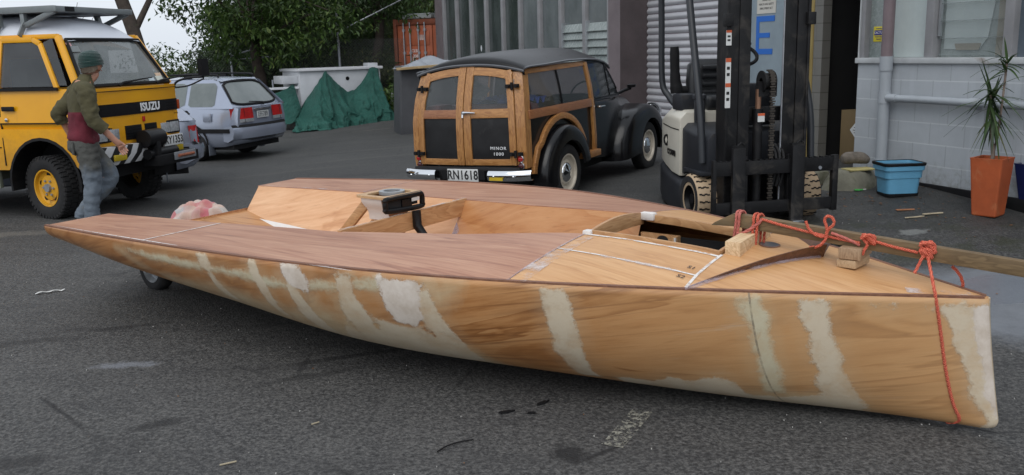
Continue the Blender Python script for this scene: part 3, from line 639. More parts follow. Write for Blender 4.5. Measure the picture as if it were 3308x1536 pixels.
# ------------------------------------------------------------------ white trailer under the green tarpaulin
tr = thing('white_trailer', 'white box trailer half covered by the green tarpaulin', 'trailer', (-5.35, 21.75, -.2), R(35))
wht = plain('trailer_white', (.55, .57, .6), .55, 0, .1, 3, (.3, .3, .31), .02)
MB().b2(.7, 2.95, .75, 1.9, .3, 1.42).build('box_body', wht, tr, bevel=.02)
MB().b2(.65, 3.0, .68, 1.95, 1.42, 1.49).build('lid', plain('trailer_lid', (.68, .69, .72), .5, 0, .05), tr, bevel=.012)
MB().b2(.3, .7, .85, 1.5, 1.12, 1.32).build('front_locker', wht, tr, bevel=.02)
MB().box((.0, .9, 1.02), (1.5, .1, .06)).build('white_rail', M['white'], tr, bevel=.01)
MB().box((2.8, 1.0, 1.53), (.28, .3, .09)).build('roof_vent', wht, tr, bevel=.01)
b = MB().lathe([(0, 0), (.05, 0), (.05, .01), (0, .012)], 16, Matrix(((1, 0, 0, 2.0), (0, 0, -1, .75), (0, 1, 0, 1.2), (0, 0, 0, 1)))); b.build('lock', M['black'], tr)
for x in (-.55, .05): MB().tube([(x, .9, 1.04), (x, .9, 1.24)], .02, 6).build('rail_peg', M['steel'], tr)
for y in (.85, 1.8): b = MB(); b.lathe([(.12, -.08), (.28, -.08), (.3, 0), (.28, .08), (.12, .08)], 20, Matrix(((1, 0, 0, 1.5), (0, 0, 1, y), (0, 1, 0, .3), (0, 0, 0, 1)))); b.build('wheel', M['rubber'], tr, smooth=40)
MB().box((3.1, .85, .95), (.16, .3, .5), RM('Y', 8, (.1, 0, 0))).build('hanging_cover', plain('pale_cover', (.42, .44, .45), .6, 0, .25, 8), tr, bevel=.02)
# tarpaulin: caught on two points of the trailer, its folds running down to a rucked hem on the asphalt
def tarp_mat():
    t = NT('green_tarpaulin'); nz = t.noise(2.2, 6, .65); wv = t.noise(40, 3)
    c = t.mix(t.ramp(nz, [(.3, 0), (.7, 1)]), (.010, .075, .058), (.028, .135, .108)); c = t.mix(t.ramp(t.noise(5, 5, .7), [(.62, 0), (.74, .5)]), c, (.06, .16, .13))
    t.set(col=c, rough=.4, spec=.45); t.bump(t.math('ADD', t.noise(5, 7, .7), t.math('MULTIPLY', wv, .1)), 1.0, .10); return t.mat
def tarp_h(u): return interp(u, [0, .2, .5, .8, 1.05, 1.15, 1.35, 1.6, 1.8, 2.0, 2.1, 2.25, 2.4, 2.5, 2.6, 2.85], [.25, .45, .75, 1.12, 1.42, 1.27, 1.04, .86, .9, 1.05, 1.18, 1.4, 1.47, 1.35, .9, .3])
def tarp_grid(NX, NY):
    P = []
    for i in range(NX):
        w = -.05 + 3.05 * i / (NX - 1); row = []
        ut = 1.06 + (w - 1.06) * (.55 if w < 1.06 else 1) if w < 1.06 else (1.06 + .55 * ((w - 1.06) / .55) ** 1.6 if w < 1.61 else (2.38 - .77 * ((2.38 - w) / .77) ** 1.5 if w < 2.38 else min(2.75, 2.38 + (w - 2.38) * .5)))
        h = tarp_h(ut) * (1 + .05 * mnoise.noise(Vector((w * 4, 3, 1)))) ; ut += .34 + .03 * mnoise.noise(Vector((w * 6, 1, 1)))
        for j in range(NY):
            f = j / (NY - 1); x = lerp(ut, w, f ** .8); y = .66 - (.95 + .1 * math.sin(w * 2.3)) * f ** 1.25; z = h * (1 - f) ** 1.5 + .015
            q = Vector((w * 3.2, f * 1.1, 2.0)); k = mnoise.fractal(q, 1.0, 2.0, 5); k2 = mnoise.fractal(Vector((x * 4, y * 4, z * 4)), 1, 2, 4); rid = 1 - min(1, 2.2 * abs(mnoise.fractal(Vector((w * 1.3 + .1 * k2 + .25 * math.sin(f * 3 + w), f * .6, 7)), 1, 2, 3)))
            am = .38 * min(1, f * 1.8) * (1.15 - f * .6); y -= am * (rid ** 1.3 + .5 * k) ; z += .03 * k2 * (1 - f * .5) + (.05 * rid * (f > .6)) * 1.0
            if f > .8: z = max(.015, .02 + .13 * max(0, mnoise.fractal(Vector((w * 5, f * 12, 5)), 1, 2, 4) + .25) * (1 - (f - .8) / .2 * .7))
            row.append((x + .02 * k2, y, z))
        P.append(row)
    return P
tp = MB().grid(tarp_grid(190, 70)).build('green_tarpaulin', tarp_mat(), smooth=80)
tp.location = (-5.35, 21.75, -.2); tp.rotation_euler = (0, 0, R(35)); tag(tp, 'crumpled dark green tarpaulin draped over the white trailer', 'tarpaulin')
b = MB(); P = []
for i in range(24):
    f = i / 23; P.append([Vector((lerp(-.5, .55, f) + .1 * g_, .8 + .25 * math.sin(f * 6) * .3 - .3 * g_, lerp(lerp(.62, 1.1, f ** .8), .1 + .12 * f, g_) + .05 * mnoise.noise(Vector((f * 6, g_ * 5, 1))))) for g_ in [k / 11 for k in range(12)]])
b.grid(P); b.build('loose_corner', bpy.data.materials['green_tarpaulin'], tp, smooth=80)
P = []
for i in range(14):
    f = i / 13; x = lerp(1.35, 1.95, f); P.append([(x, -.10 - .06 * k - .12 * math.sin(x * 4), .30 - .10 * k + .03 * math.sin(x * 13)) for k in range(2)])
# ------------------------------------------------------------------ grey covered stack left of the woodie wagon
sk = thing('covered_stack', 'grey sheet covered stack with a plank on top behind the woodie car', 'stack', (-1.75, 19.2, -.1), R(14))
gs = plain('grey_sheet', (.05, .052, .058), .6, 0, .2, 3, (.05, .05, .055), .05, .3, 12)
b = MB(); b.box((0, 0, .72), (1.3, 1.1, 1.44), None, .9, .9); b.build('sheeted_side', gs, sk, bevel=.05, seg=3)
g = MB(); P = []
for i in range(30):
    row = []
    for j in range(20):
        x = -.62 + 1.6 * i / 29; y = -.62 + 1.2 * j / 19
        e = min(1, min(i, 29 - i) / 3) * min(1, min(j, 19 - j) / 3); row.append((x, y, 1.38 + e * (.1 + .1 * math.sin(x * 5 + 1) * math.cos(y * 4) + .06 * math.sin(x * 11 + y * 7))))
    P.append(row)
g.grid(P); g.build('top_sheet', plain('light_grey_sheet', (.24, .26, .29), .5, 0, .2, 4, None, 0, .3, 10), sk, smooth=60)
MB().box((.25, -.66, 1.42), (1.7, .1, .05), RM('Y', -3)).build('plank', wood('raw_plank', (.3, .2, .09), (.45, .33, .17), 0), sk, bevel=.004)
MB().box((-.2, -.7, .03), (.6, .2, .05)).build('loose_flap', plain('pale_flap', (.35, .37, .4), .6), sk, bevel=.01)
# ================================================================== THE PLYWOOD SKIFF
B_ = [0.012, 0.5639, 0.9716, 1.2085, 1.2653, 1.2211, 1.1339]; Z_ = [0.5158, 0.5528, 0.5716, 0.5813, 0.5686, 0.537, 0.5002]
ZK = [-0.062, -0.080, -0.045, -0.035, 0.063, 0.185, 0.324]; AL = [0.869, 0.744, 0.618, 0.654, 0.689, 0.496, 0.36]
BL = 5.7528
boat = thing('plywood_skiff', 'long unpainted plywood racing skiff under construction with pale filler patches on its hull', 'boat', (2.0131, 3.6517, 0), 2.5005)
def bw(s_): return max(.012, spl(B_, s_ / BL))
def bz(s_): return spl(Z_, s_ / BL)
def crown(s_): return interp(s_, [0, .6, .8, 1.2, 1.6, 2.0, 2.67, 3.4, 5.8], [0, .035, .055, .085, .095, .09, .045, 0, 0])
def dk_(s_, y, d=0.0):
    """point of the deck: s from the bow aft, y to starboard"""
    b = bw(s_); return Vector((s_, y, bz(s_) - .0171 * y + crown(s_) * max(0, 1 - (y / b) ** 2) + d))
FILL = {'g': [[(4.54, .06), (4.25, .07), (4.05, .06), (3.78, .07), (3.71, .1), (3.63, .08), (3.31, .07), (3.2, .08), (3.08, .1), (3.06, .13), (3.23, .13), (3.45, .11), (3.69, .11), (3.97, .12), (4.23, .12), (4.52, .09)], [(2.91, .07), (2.73, .06), (2.73, .1), (2.92, .12)], [(2.62, .04), (2.48, .03), (2.48, .07), (2.61, .08)], [(.91, .02), (.82, .01), (.78, .09), (.78, .16), (.75, .34), (.75, .59), (.82, .58), (.83, .41), (.83, .31), (.85, .14), (.89, .07)]],
 'c': [[(2.77, .31), (2.73, .40), (2.61, .39), (2.54, .25), (2.44, .27), (2.31, .27), (2.25, .37), (2.11, .6), (2.36, .66), (2.74, .66), (2.96, .6)], [(.17, .03), (.05, .02), (-.2, .01), (-.2, 1), (.0, 1), (.02, .75), (.06, .58), (.08, .46), (.08, .36), (.11, .22), (.14, .1)], [(3.78, .01), (3.68, .02), (3.63, .09), (3.67, .11), (3.75, .11), (3.75, .04)], [(3.71, .12), (3.65, .13), (3.59, .38), (3.67, .38), (3.7, .24)], [(3.33, 0), (3.27, 0), (3.22, .13), (3.2, .42), (3.26, .38), (3.3, .15)], [(3.07, .09), (2.99, .12), (2.95, .29), (2.93, .43), (2.92, .57), (3.04, .55), (3.06, .32), (3.06, .13)], [(2.76, .01), (2.65, .02), (2.64, .08), (2.59, .21), (2.58, .39), (2.67, .45), (2.73, .38), (2.74, .2), (2.73, .1), (2.74, .03)], [(2.29, .08), (2.24, .03), (2.19, .15), (2.16, .26), (2.13, .34), (2.10, .54), (2.2, .54), (2.26, .33), (2.29, .21)], [(1.69, .015), (1.6, .015), (1.57, .07), (1.55, .19), (1.55, .32), (1.55, .45), (1.55, .61), (1.65, .6), (1.66, .39), (1.68, .33), (1.67, .22), (1.68, .11)], [(.67, .02), (.56, .02), (.55, .15), (.52, .23), (.51, .37), (.46, .56), (.43, .8), (.53, .7), (.6, .54), (.62, .43), (.6, .37), (.63, .31), (.63, .16), (.66, .1)], [(1.47, .58), (1.36, .56), (1.31, .57), (1.22, .50), (1.12, .51), (1.0, .44), (.95, .49), (.90, .66), (.7, .62), (.58, .57), (.5, .66), (.42, .9), (.9, .9), (1.48, .9)], [(.22, .03), (.16, .03), (.16, .05), (.21, .055)], [(.4, .03), (.3, .03), (.32, .04)]],
 'w': [[(3.08, 0), (2.96, 0), (2.9, .07), (2.93, .14), (2.99, .12), (3.03, .1), (3.08, .05)], [(2.49, .012), (2.31, .02), (2.24, .03), (2.28, .08), (2.28, .2), (2.34, .28), (2.44, .26), (2.47, .15)], [(.06, .02), (-.2, .01), (-.2, .7), (.0, .72), (.03, .5), (.03, .35)]],
 't': [[(2.24, .03), (2.06, .01), (2.1, .07), (2.16, .15), (2.19, .14)], [(2.74, .15), (2.69, .2), (2.74, .34), (2.81, .36)], [(4.68, .09), (4.6, .08), (4.37, .25), (4.46, .28)], [(2.99, .15), (2.89, .17), (2.88, .28), (2.92, .31), (2.95, .25)], [(.9, .64), (.75, .61), (.6, .57), (.5, .66), (.41, .9), (.62, .9), (.9, .8)], [(3.2, .3), (2.9, .22), (2.5, .3), (2.12, .42), (2.0, .7), (3.3, .8)], [(4.3, .28), (3.7, .22), (3.2, .26), (3.2, .5), (4.2, .5)], [(5.7, .3), (5.0, .34), (4.4, .42), (3.8, .5), (3.3, .52), (3.3, 1), (5.7, 1)]]}
GS = .95
def sdist(p, poly):
    """signed distance to a polygon, positive inside, in metres over the hull skin"""
    px, py = p[0], p[1] * GS; best = 1e9; ins = False; n = len(poly)
    for i in range(n):
        ax, ay = poly[i][0], poly[i][1] * GS; bx, by = poly[(i + 1) % n][0], poly[(i + 1) % n][1] * GS
        dx, dy = bx - ax, by - ay; l2 = dx * dx + dy * dy or 1e-9
        t = min(1, max(0, ((px - ax) * dx + (py - ay) * dy) / l2)); best = min(best, (px - ax - t * dx) ** 2 + (py - ay - t * dy) ** 2)
        if (ay > py) != (by > py) and px < dx * (py - ay) / (dy or 1e-9) + ax: ins = not ins
    return math.sqrt(best) * (1 if ins else -1)
def hull_mat():
    t = NT('hull_plywood')
    uv = t.n('ShaderNodeAttribute'); uv.attribute_name = 'skin'
    v = uv.outputs['Vector']
    rot = t.map((1, 1, 1), rot=(0, 0, R(-11)), src=v)
    big = t.noise(1.0, 4, .55, t.map((.5, 2.6, 1), src=rot), 1.1)
    rings = t.math('FRACT', t.math('MULTIPLY', big, 6.0)); rings = t.ramp(rings, [(0, .2), (.35, .75), (.9, .95), (1, .2)])
    g = t.noise(1.0, 9, .78, t.map((3.2, 34, 1), src=rot), .3)
    m_ = t.math('ADD', t.math('MULTIPLY', rings, .45), t.math('MULTIPLY', g, .55))
    c = t.ramp(m_, [(.28, (.21, .075, .022)), (.45, (.36, .155, .05)), (.60, (.46, .22, .082)), (.80, (.54, .285, .12))]); dkst = t.ramp(t.noise(1, 4, .6, t.map((.45, 7.5, 1), src=rot), .8), [(.60, 0), (.70, .35)]); c = t.mix(dkst, c, (.18, .075, .028))
    lam = t.noise(.8, 4, .6, t.map((1.2, 2.5, 1), src=v)); c = t.mix(t.math('MULTIPLY', t.ramp(lam, [(.45, 0), (.7, 1)]), .35), c, (.42, .25, .12))
    vn = t.noise(1, 3, .5, t.map((.32, 9, 1), src=rot), .7); vein = t.ramp(t.math('ABSOLUTE', t.math('SUBTRACT', vn, .5)), [(.0, .6), (.012, .35), (.03, 0)]); c = t.mix(t.math('MULTIPLY', vein, t.ramp(t.noise(1, 3, .5, t.map((.8, 2, 1), src=rot)), [(.45, 0), (.6, 1)])), c, (.15, .055, .018))
    fl = t.ramp(t.noise(1, 5, .7, t.map((6, 110, 1), src=rot)), [(.5, 0), (.7, .4)]); c = t.mix(fl, c, (.24, .10, .03))
    # forward panels paler and sanded, aft topsides redder and darker
    sx = t.n('ShaderNodeSeparateXYZ'); t.l(v, sx.inputs[0])
    fw = t.ramp(t.math('DIVIDE', sx.outputs['X'], 5.75), [(.0, 1), (.16, .75), (.3, 0)]); c = t.mix(t.math('MULTIPLY', fw, .45), c, (.54, .345, .17))
    aft = t.ramp(t.math('DIVIDE', sx.outputs['X'], 5.75), [(.35, 0), (.5, 1)]); top = t.ramp(sx.outputs['Y'], [(.0, 1), (.25, .6), (.5, 0)])
    c = t.mix(t.math('MULTIPLY', t.math('MULTIPLY', aft, top), .5), c, (.30, .12, .035))
    ragged = t.math('MULTIPLY', t.math('SUBTRACT', t.noise(1, 8, .8, t.map((10, 10, 10))), .5), .11)
    def mask(name, soft):
        d = t.math('ADD', t.attr(name), ragged); return t.math('DIVIDE', t.math('ADD', d, soft / 2), soft, clamp=True)
    nz = t.noise(6, 6, .7)
    thin = t.ramp(t.noise(4.5, 5, .65), [(.3, .35), (.6, .85)])
    for nm_, col_ in (('fill_c', (.54, .43, .28)), ('fill_g', (.50, .45, .30)), ('fill_w', (.54, .45, .33))):
        c = t.mix(t.math('MULTIPLY', t.math('MULTIPLY', mask(nm_, .16), thin), .5), c, col_)
    mt = t.math('MULTIPLY', mask('fill_t', .12), thin); c = t.mix(mt, c, (.55, .45, .29))
    mg = t.math('MULTIPLY', mask('fill_g', .03), t.ramp(nz, [(.3, .55), (.6, .9)])); c = t.mix(mg, c, t.mix(nz, (.47, .44, .30), (.58, .54, .40)))
    mc = t.math('MULTIPLY', mask('fill_c', .015), t.ramp(nz, [(.3, .5), (.55, .95)])); c = t.mix(mc, c, t.mix(nz, (.50, .41, .28), (.63, .55, .43)))
    mw = mask('fill_w', .010); c = t.mix(mw, c, t.mix(t.ramp(t.noise(7, 6, .7), [(.35, 0), (.65, 1)]), (.52, .44, .36), (.68, .61, .54)))
    smear = t.math('MULTIPLY', t.ramp(t.noise(1, 6, .7, t.map((1.5, 14, 1), src=rot)), [(.6, 0), (.75, .55)]), fw); c = t.mix(smear, c, (.52, .42, .32))
    mm = t.math('MAXIMUM', mc, mw); mm = t.math('MAXIMUM', mm, mg)
    # butt joint drawn down the forward panel, greenish glue in the seams
    seam = t.math('LESS_THAN', t.math('ABSOLUTE', t.math('SUBTRACT', t.math('ADD', sx.outputs['X'], t.math('MULTIPLY', sx.outputs['Y'], .12)), t.math('ADD', .855, t.math('MULTIPLY', ragged, .06)))), .004)
    c = t.mix(t.math('MULTIPLY', seam, t.ramp(t.noise(14, 5, .7), [(.4, .2), (.6, .75)])), c, (.17, .14, .10))
    t.set(col=c, rough=t.math('ADD', .42, t.math('MULTIPLY', mm, .2)), spec=.32, coat=.05, coatr=.35)
    h = t.math('ADD', t.math('MULTIPLY', g, .08), t.math('MULTIPLY', mm, .9)); h = t.math('ADD', h, t.math('MULTIPLY', t.math('MULTIPLY', t.noise(35, 5, .7), mm), .25))
    t.bump(h, .5, .006); return t.mat
def hull_point(s_, f, side):
    t = s_ / BL; a = spl(AL, t); b = bw(s_); zs = bz(s_) - .0171 * b * side; zk = spl(ZK, t); ph = f * math.pi / 2
    y = b * max(0, math.cos(ph)) ** a; z = zs - (zs - zk) * math.sin(ph) ** max(a, .9)
    fwd = max(0, 1 - s_ / .7) ** 2                                            # stem: raked forward at the foot, rounded forefoot
    x = s_ - .08 * fwd * math.sin(ph) ** 1.2 + .11 * fwd * max(0, (f - .72) / .28) ** 2.5
    return Vector((x, y * side, z))
NS, NF = 190, 46
hv, hf, sk_, fa = [], [], [], {k: [] for k in FILL}
for side in (1, -1):
    o = len(hv)
    for i in range(NS):
        s_ = BL * (i / (NS - 1)) ** 1.15
        gl = 0; prev = None
        for j in range(NF):
            f = j / (NF - 1); p = hull_point(s_, f, side); hv.append(p)
            gl += (p - prev).length if prev else 0; prev = p
            sk_.append((s_, gl, 0.0 if side > 0 else 5.0))
            for k in FILL: fa[k].append(max(sdist((s_, f), P) for P in FILL[k]) if side > 0 else (.04 if (k == 'c' and s_ < .03) else -.3))
    for i in range(NS - 1):
        for j in range(NF - 1):
            q = (o + i * NF + j, o + i * NF + j + 1, o + (i + 1) * NF + j + 1, o + (i + 1) * NF + j); hf.append(q if side > 0 else q[::-1])
o0, o1 = 0, NS * NF                                                           # blunt stem strip joining the sides
for j in range(NF - 1): hf.append((o0 + j, o1 + j, o1 + j + 1, o0 + j + 1))
me = bpy.data.meshes.new('hull'); me.from_pydata(hv, [], hf); me.materials.append(hull_mat())
a = me.attributes.new('skin', 'FLOAT_VECTOR', 'POINT'); a.data.foreach_set('vector', [c for v in sk_ for c in v])
for k in FILL: a = me.attributes.new('fill_' + k, 'FLOAT', 'POINT'); a.data.foreach_set('value', fa[k])
me.polygons.foreach_set('use_smooth', [True] * len(me.polygons)); me.update()
hull = bpy.data.objects.new('hull', me); COL.objects.link(hull); hull.parent = boat
md = hull.modifiers.new('thickness', 'SOLIDIFY'); md.thickness = .008; md.offset = -1
# ---- deck woods
def deck_wood(name, dark, mid, light, rot=0.0, ringk=6.0, gw=55):
    t = NT(name); v = t.map((1, 1, 1), rot=(0, 0, R(rot)))
    big = t.noise(1.0, 4, .55, t.map((.35, 2.6, 1), src=v), .8); g = t.noise(1.0, 9, .72, t.map((2.2, gw, 1), src=v), .3)
    st = t.noise(1.0, 6, .75, t.map((1.1, 24, 1), src=v), .4)
    rings = t.ramp(t.math('FRACT', t.math('MULTIPLY', big, ringk)), [(0, .3), (.4, .7), (.9, .9), (1, .3)])
    m_ = t.math('ADD', t.math('MULTIPLY', rings, .2), t.math('MULTIPLY', g, .58)); m_ = t.math('ADD', m_, t.math('MULTIPLY', st, .3))
    c = t.ramp(m_, [(.36, dark), (.52, mid), (.70, light)])
    c = t.mix(t.math('MULTIPLY', t.ramp(t.noise(1.2, 5, .65), [(.5, 0), (.75, 1)]), .4), c, light)
    sc2 = t.ramp(t.noise(1, 3, .5, t.map((7, 160, 1), src=v)), [(.62, 0), (.72, .35)]); c = t.mix(sc2, c, mul(dark, .7))
    t.set(col=c, rough=t.math('ADD', .34, t.math('MULTIPLY', g, .18)), spec=.42); t.bump(g, .1, .003); return t.mat
W_pink = deck_wood('pink_gaboon_ply', (.17, .066, .036), (.37, .172, .102), (.50, .28, .178))
W_pale = deck_wood('pale_deck_ply', (.38, .18, .07), (.54, .29, .125), (.64, .38, .185), 6, 7)
W_cock = deck_wood('cockpit_ply', (.46, .22, .10), (.62, .34, .175), (.74, .46, .27), -5, 5, 40)
W_orange = deck_wood('orange_cockpit_ply', (.33, .13, .045), (.46, .21, .08), (.55, .29, .13), 4, 9, 36)
W_trim = wood('mahogany_trim', (.16, .06, .025), (.32, .15, .07), 0, 1.2, .45, 12)
W_coam = wood('coaming_timber', (.36, .18, .075), (.52, .3, .14), 0, 1.5, .45, 12)
W_coamy = wood('beam_timber', (.38, .19, .08), (.54, .32, .16), 1, 1.5, .45, 12)
W_ply = wood('ply_edge', (.11, .045, .025), (.26, .12, .07), 0, 1, .6, 60, .2)
W_rail = wood('dark_rail_ply', (.07, .03, .016), (.17, .08, .045), 0, 1.4, .45, 14)
def filler_mat(name, col, lo, hi, sc_):
    t = NT(name); nz = t.noise(sc_, 6, .7); t.set(col=t.mix(nz, mul(col, .85), mul(col, 1.05)), rough=.7, alpha=t.ramp(nz, [(lo, .0), (hi, 1)])); t.bump(nz, .3, .003); return t.mat
F_solid = filler_mat('white_filler', (.74, .71, .68), .3, .5, 22); F_patch = filler_mat('thick_filler', (.74, .71, .68), .1, .2, 25); F_smear = filler_mat('smeared_filler', (.66, .58, .55), .46, .7, 7)
F_thin = filler_mat('lilac_filler', (.46, .38, .42), .32, .75, 7)
YI = lambda s_: interp(s_, [1.86, 2.53, 2.98, 3.39, 4.38, 5.76], [.25, .455, .52, .57, .65, .66])
YP = lambda s_: interp(s_, [1.86, 1.99, 2.72, 3.36, 4.3, 5.76], [-.375, -.36, -.45, -.595, -.62, -.70])
def deck_panel(name, m_, s0, s1, lo, hi, ns=40, nv=10):
    us = [lerp(s0, s1, i / ns) for i in range(ns + 1)]
    return MB().patch(lambda u, v, d: dk_(u, v, d), us, lo, hi, nv, .004, .007).build(name, m_, boat, smooth=30)
deck_panel('aft_deck', W_pink, 4.393, BL, YI, bw); deck_panel('aft_deck', W_pink, 4.393, BL, lambda s_: -bw(s_), YP)
deck_panel('side_deck', W_pink, 1.848, 4.387, YI, bw); deck_panel('side_deck', W_pink, 1.848, 4.387, lambda s_: -bw(s_), YP)
HS, HP = .235, -.345                                                          # hatch sides
deck_panel('foredeck', W_pale, .0, 1.10, lambda s_: -bw(s_), bw, 40, 24)
fd = deck_panel('foredeck', W_pale, 1.102, 1.842, lambda s_: HS, bw, 20, 14); deck_panel('foredeck', W_pale, 1.102, 1.842, lambda s_: -bw(s_), lambda s_: HP, 20, 14)
# ply edge of the deck proud of the hull along the sheer
for side in (1, -1):
    b = MB(); rings = []
    for i in range(101):
        s_ = .01 + (BL - .01) * i / 100; p = dk_(s_, bw(s_) * side); o = .006 * side
        rings.append([p + Vector((0, o, .009)), p + Vector((0, o, -.012)), p + Vector((0, -.02 * side, -.012)), p + Vector((0, -.02 * side, .009))])
    b.loft(rings, True, True).build('sheer_strip', W_ply, boat, smooth=30)
# filled seams across and along the deck
def seam(pts, w, m_, name='filler_seam', d=.0068, d1=None):
    P = []
    for a, b in zip(pts[:-1], pts[1:]):
        for k in range(12): P.append((lerp(a[0], b[0], k / 12), lerp(a[1], b[1], k / 12)))
    P.append(pts[-1]); b = MB(); b.grid([[dk_(u + q[0], v + q[1], d) for q in qs] for (u, v), qs in zip(P, [norm2(P, i, w) for i in range(len(P))])]); return b.build(name, m_, boat)
def norm2(P, i, w):
    a = P[max(0, i - 1)]; b = P[min(len(P) - 1, i + 1)]; dx, dy = b[0] - a[0], b[1] - a[1]; l = math.hypot(dx, dy) or 1
    return [(-dy / l * w / 2 * k, dx / l * w / 2 * k) for k in (-1, 0, 1)]
seam([(4.39, .66), (4.39, 1.245)], .016, F_solid); seam([(4.39, -.63), (4.39, -1.24)], .012, F_thin)
seam([(1.845, .25), (1.845, .945)], .012, F_thin); seam([(1.81, .3), (1.80, .93)], .085, F_smear, 'smeared_seam', .0074); seam([(1.845, -.38), (1.845, -.94)], .012, F_thin)
seam([(1.84, .52), (1.45, .515), (1.11, .505)], .011, F_solid); seam([(1.1, .235), (1.105, .49), (1.1, .62)], .014, F_solid)
seam([(1.84, .262), (1.1, .262)], .018, F_solid); seam([(1.6, .52), (1.2, .51)], .03, F_smear, 'smeared_seam', .0074)
seam([(1.1, -.36), (1.1, -.6)], .012, F_solid); seam([(5.7, .7), (5.7, 1.1)], .012, F_smear, 'smeared_seam', .0074)
seam([(5.74, 1.12), (4.9, 1.19), (4.0, 1.245)], .02, F_solid, 'edge_filler'); seam([(3.2, 1.235), (2.6, 1.195)], .014, F_smear, 'edge_filler')
seam([(.3, .13), (.06, .02)], .05, F_smear, 'edge_filler')
seam([(5.6, -.71), (4.7, -.66)], .03, F_smear, 'edge_filler')
# pencilled marks
pen = plain('pencil', (.06, .045, .04), .7)
for tx, (s_, y) in (('S1', (1.155, .447)), ('S2', (1.16, .548))):
    p = dk_(s_, y, .008); q = dk_(s_ - .05, y, .008); text('pencil_mark', tx, .042, pen, boat, face_M(p, q - p, Vector((0, -1, .1))), .0006)
b = MB(); b.beam((1.853, .925, .55), (1.853, .94, .49), .006, .002); b.build('pencil_mark', pen, boat)
# ---- cockpit
FZ = lambda s_: interp(s_, [1.8, 5.76], [.19, .25])
us = [lerp(1.85, 5.74, i / 40) for i in range(41)]
MB().patch(lambda u, v, d: Vector((u, v, FZ(u) + d)), us, lambda u: YP(u) + .2, lambda u: YI(u) - .2, 6, 0).build('cockpit_floor', W_cock, boat)
def tank(name, s0, s1, side, m_):
    Y = YI if side > 0 else YP; b = MB(); uu = [lerp(s0, s1, i / 24) for i in range(25)]
    b.grid([[Vector((u, lerp(Y(u), Y(u) - .2 * side, j / 8), lerp(dk_(u, Y(u)).z, FZ(u), j / 8))) for j in range(9)] for u in uu]); return b.build(name, m_, boat, smooth=30)
tank('tank_side', 3.37, 5.74, -1, W_cock); tank('tank_side', 1.85, 3.369, -1, W_orange); tank('tank_side', 1.85, 5.74, 1, W_cock)
b = MB(); b.loft([[Vector((5.74, YP(5.74) + .2 + q[0], FZ(5.7) + q[1])) for q in ((0, .045), (.05, .003), (0, .0))], [Vector((5.1, YP(5.1) + .2 + q[0], FZ(5.1) + q[1])) for q in ((0, .035), (.04, .003), (0, .0))], [Vector((4.6, YP(4.6) + .2 + q[0], FZ(4.6) + q[1])) for q in ((0, .02), (.02, .003), (0, .0))]], True, True); b.build('corner_fillet', F_patch, boat)
b = MB(); b.beam((3.345, -.61, .575), (3.355, -.42, .30), .05, .004); b.build('wall_filler', F_thin, boat)
b = MB(); b.beam((2.06, -.375, .63), (2.04, -.38, .59), .006, .003); b.beam((2.04, -.38, .59), (2.01, -.375, .635), .006, .003); b.build('pencil_mark', pen, boat)
# transom closing the hull under the open stern
b = MB(); prof = [hull_point(BL, j / 20, 1) for j in range(21)] + [hull_point(BL, j / 20, -1) for j in range(20, -1, -1)]
tp_ = [Vector((BL - .003, p.y * .99, min(p.z, 9))) for p in prof] + [Vector((BL - .003, -.70, .5)), Vector((BL - .003, -.5, .25)), Vector((BL - .003, .46, .25)), Vector((BL - .003, .66, .49))]
b.add(tp_, [tuple(range(len(tp_)))]); b.build('transom', W_cock, boat)
# cross beam
b = MB(); b.loft([[Vector((3.36 + dx, y, dk_(3.36, y).z + dz + .012 - .0)) for dx, dz in ((-.014, 0), (.014, 0), (.014, -.115), (-.014, -.115))] for y in [lerp(-.605, .575, i / 10) for i in range(11)]], True, True)
cb_ = b.build('cross_beam', W_coamy, boat)
b = MB(); b.loft([[Vector((3.36 + dx, y, dk_(3.36, y).z + .0165)) for dx in (-.012, .013)] for y in [lerp(-.6, .57, i / 10) for i in range(11)]], False); b.build('beam_filler', F_smear, cb_)
b = MB(); b.tube([(3.33, -.07, .60), (3.325, -.07, .50), (3.22, -.06, .40), (3.1, -.06, .27)], [.03, .03, .024, .024], 12); b.build('black_strut', M['black'], boat, smooth=50)
# hollow mainsheet pedestal with a black rimmed top
ped = MB()
def ring_rect(s0, s1, y0, y1, z, n=5, rr=.04):
    out = []
    for cx, cy, a0 in ((s1 - rr, y1 - rr, 0), (s0 + rr, y1 - rr, 90), (s0 + rr, y0 + rr, 180), (s1 - rr, y0 + rr, 270)):
        for k in range(n): a = R(a0 + 90 * k / (n - 1)); out.append(Vector((cx + rr * math.cos(a), cy + rr * math.sin(a), z)))
    return out
ped.loft([ring_rect(3.45, 3.58, -.10, .07, .22), ring_rect(3.44, 3.58, -.10, .075, .5), ring_rect(3.42, 3.6, -.12, .09, .6), ring_rect(3.39, 3.63, -.165, .145, .67), ring_rect(3.385, 3.63, -.17, .15, .7)], True, False)
pedo = ped.build('pedestal', wood('pedestal_ply', (.36, .17, .08), (.52, .3, .16), 2, 2, .45), boat, smooth=50)
b = MB(); b.grid([[Vector((s_, y, z)) for s_ in (3.42, 3.60)] for y, z in ((.154, .70), (.149, .67), (.12, .635), (.094, .6), (.086, .55))]); b.build('pedestal_filler', F_patch, pedo, smooth=50)
b = MB()
path = [(3.372, y, z) for y, z in ((-.165, .70), (.14, .70), (.165, .685), (.165, .645), (.14, .625), (-.15, .615), (-.175, .64), (-.175, .68))]
b.tube(smooth_path(path + [path[0]], 4), .018, 8); b.box((3.375, -.03, .655), (.012, .09, .05)); b.build('black_rim', M['black'], pedo, smooth=50)
MB().box((3.386, 0, .66), (.01, .28, .05)).build('slot', M['inside'], pedo)
MB().box((3.36, -.1, .672), (.006, .07, .022)).build('slot_label', M['plate'], pedo)
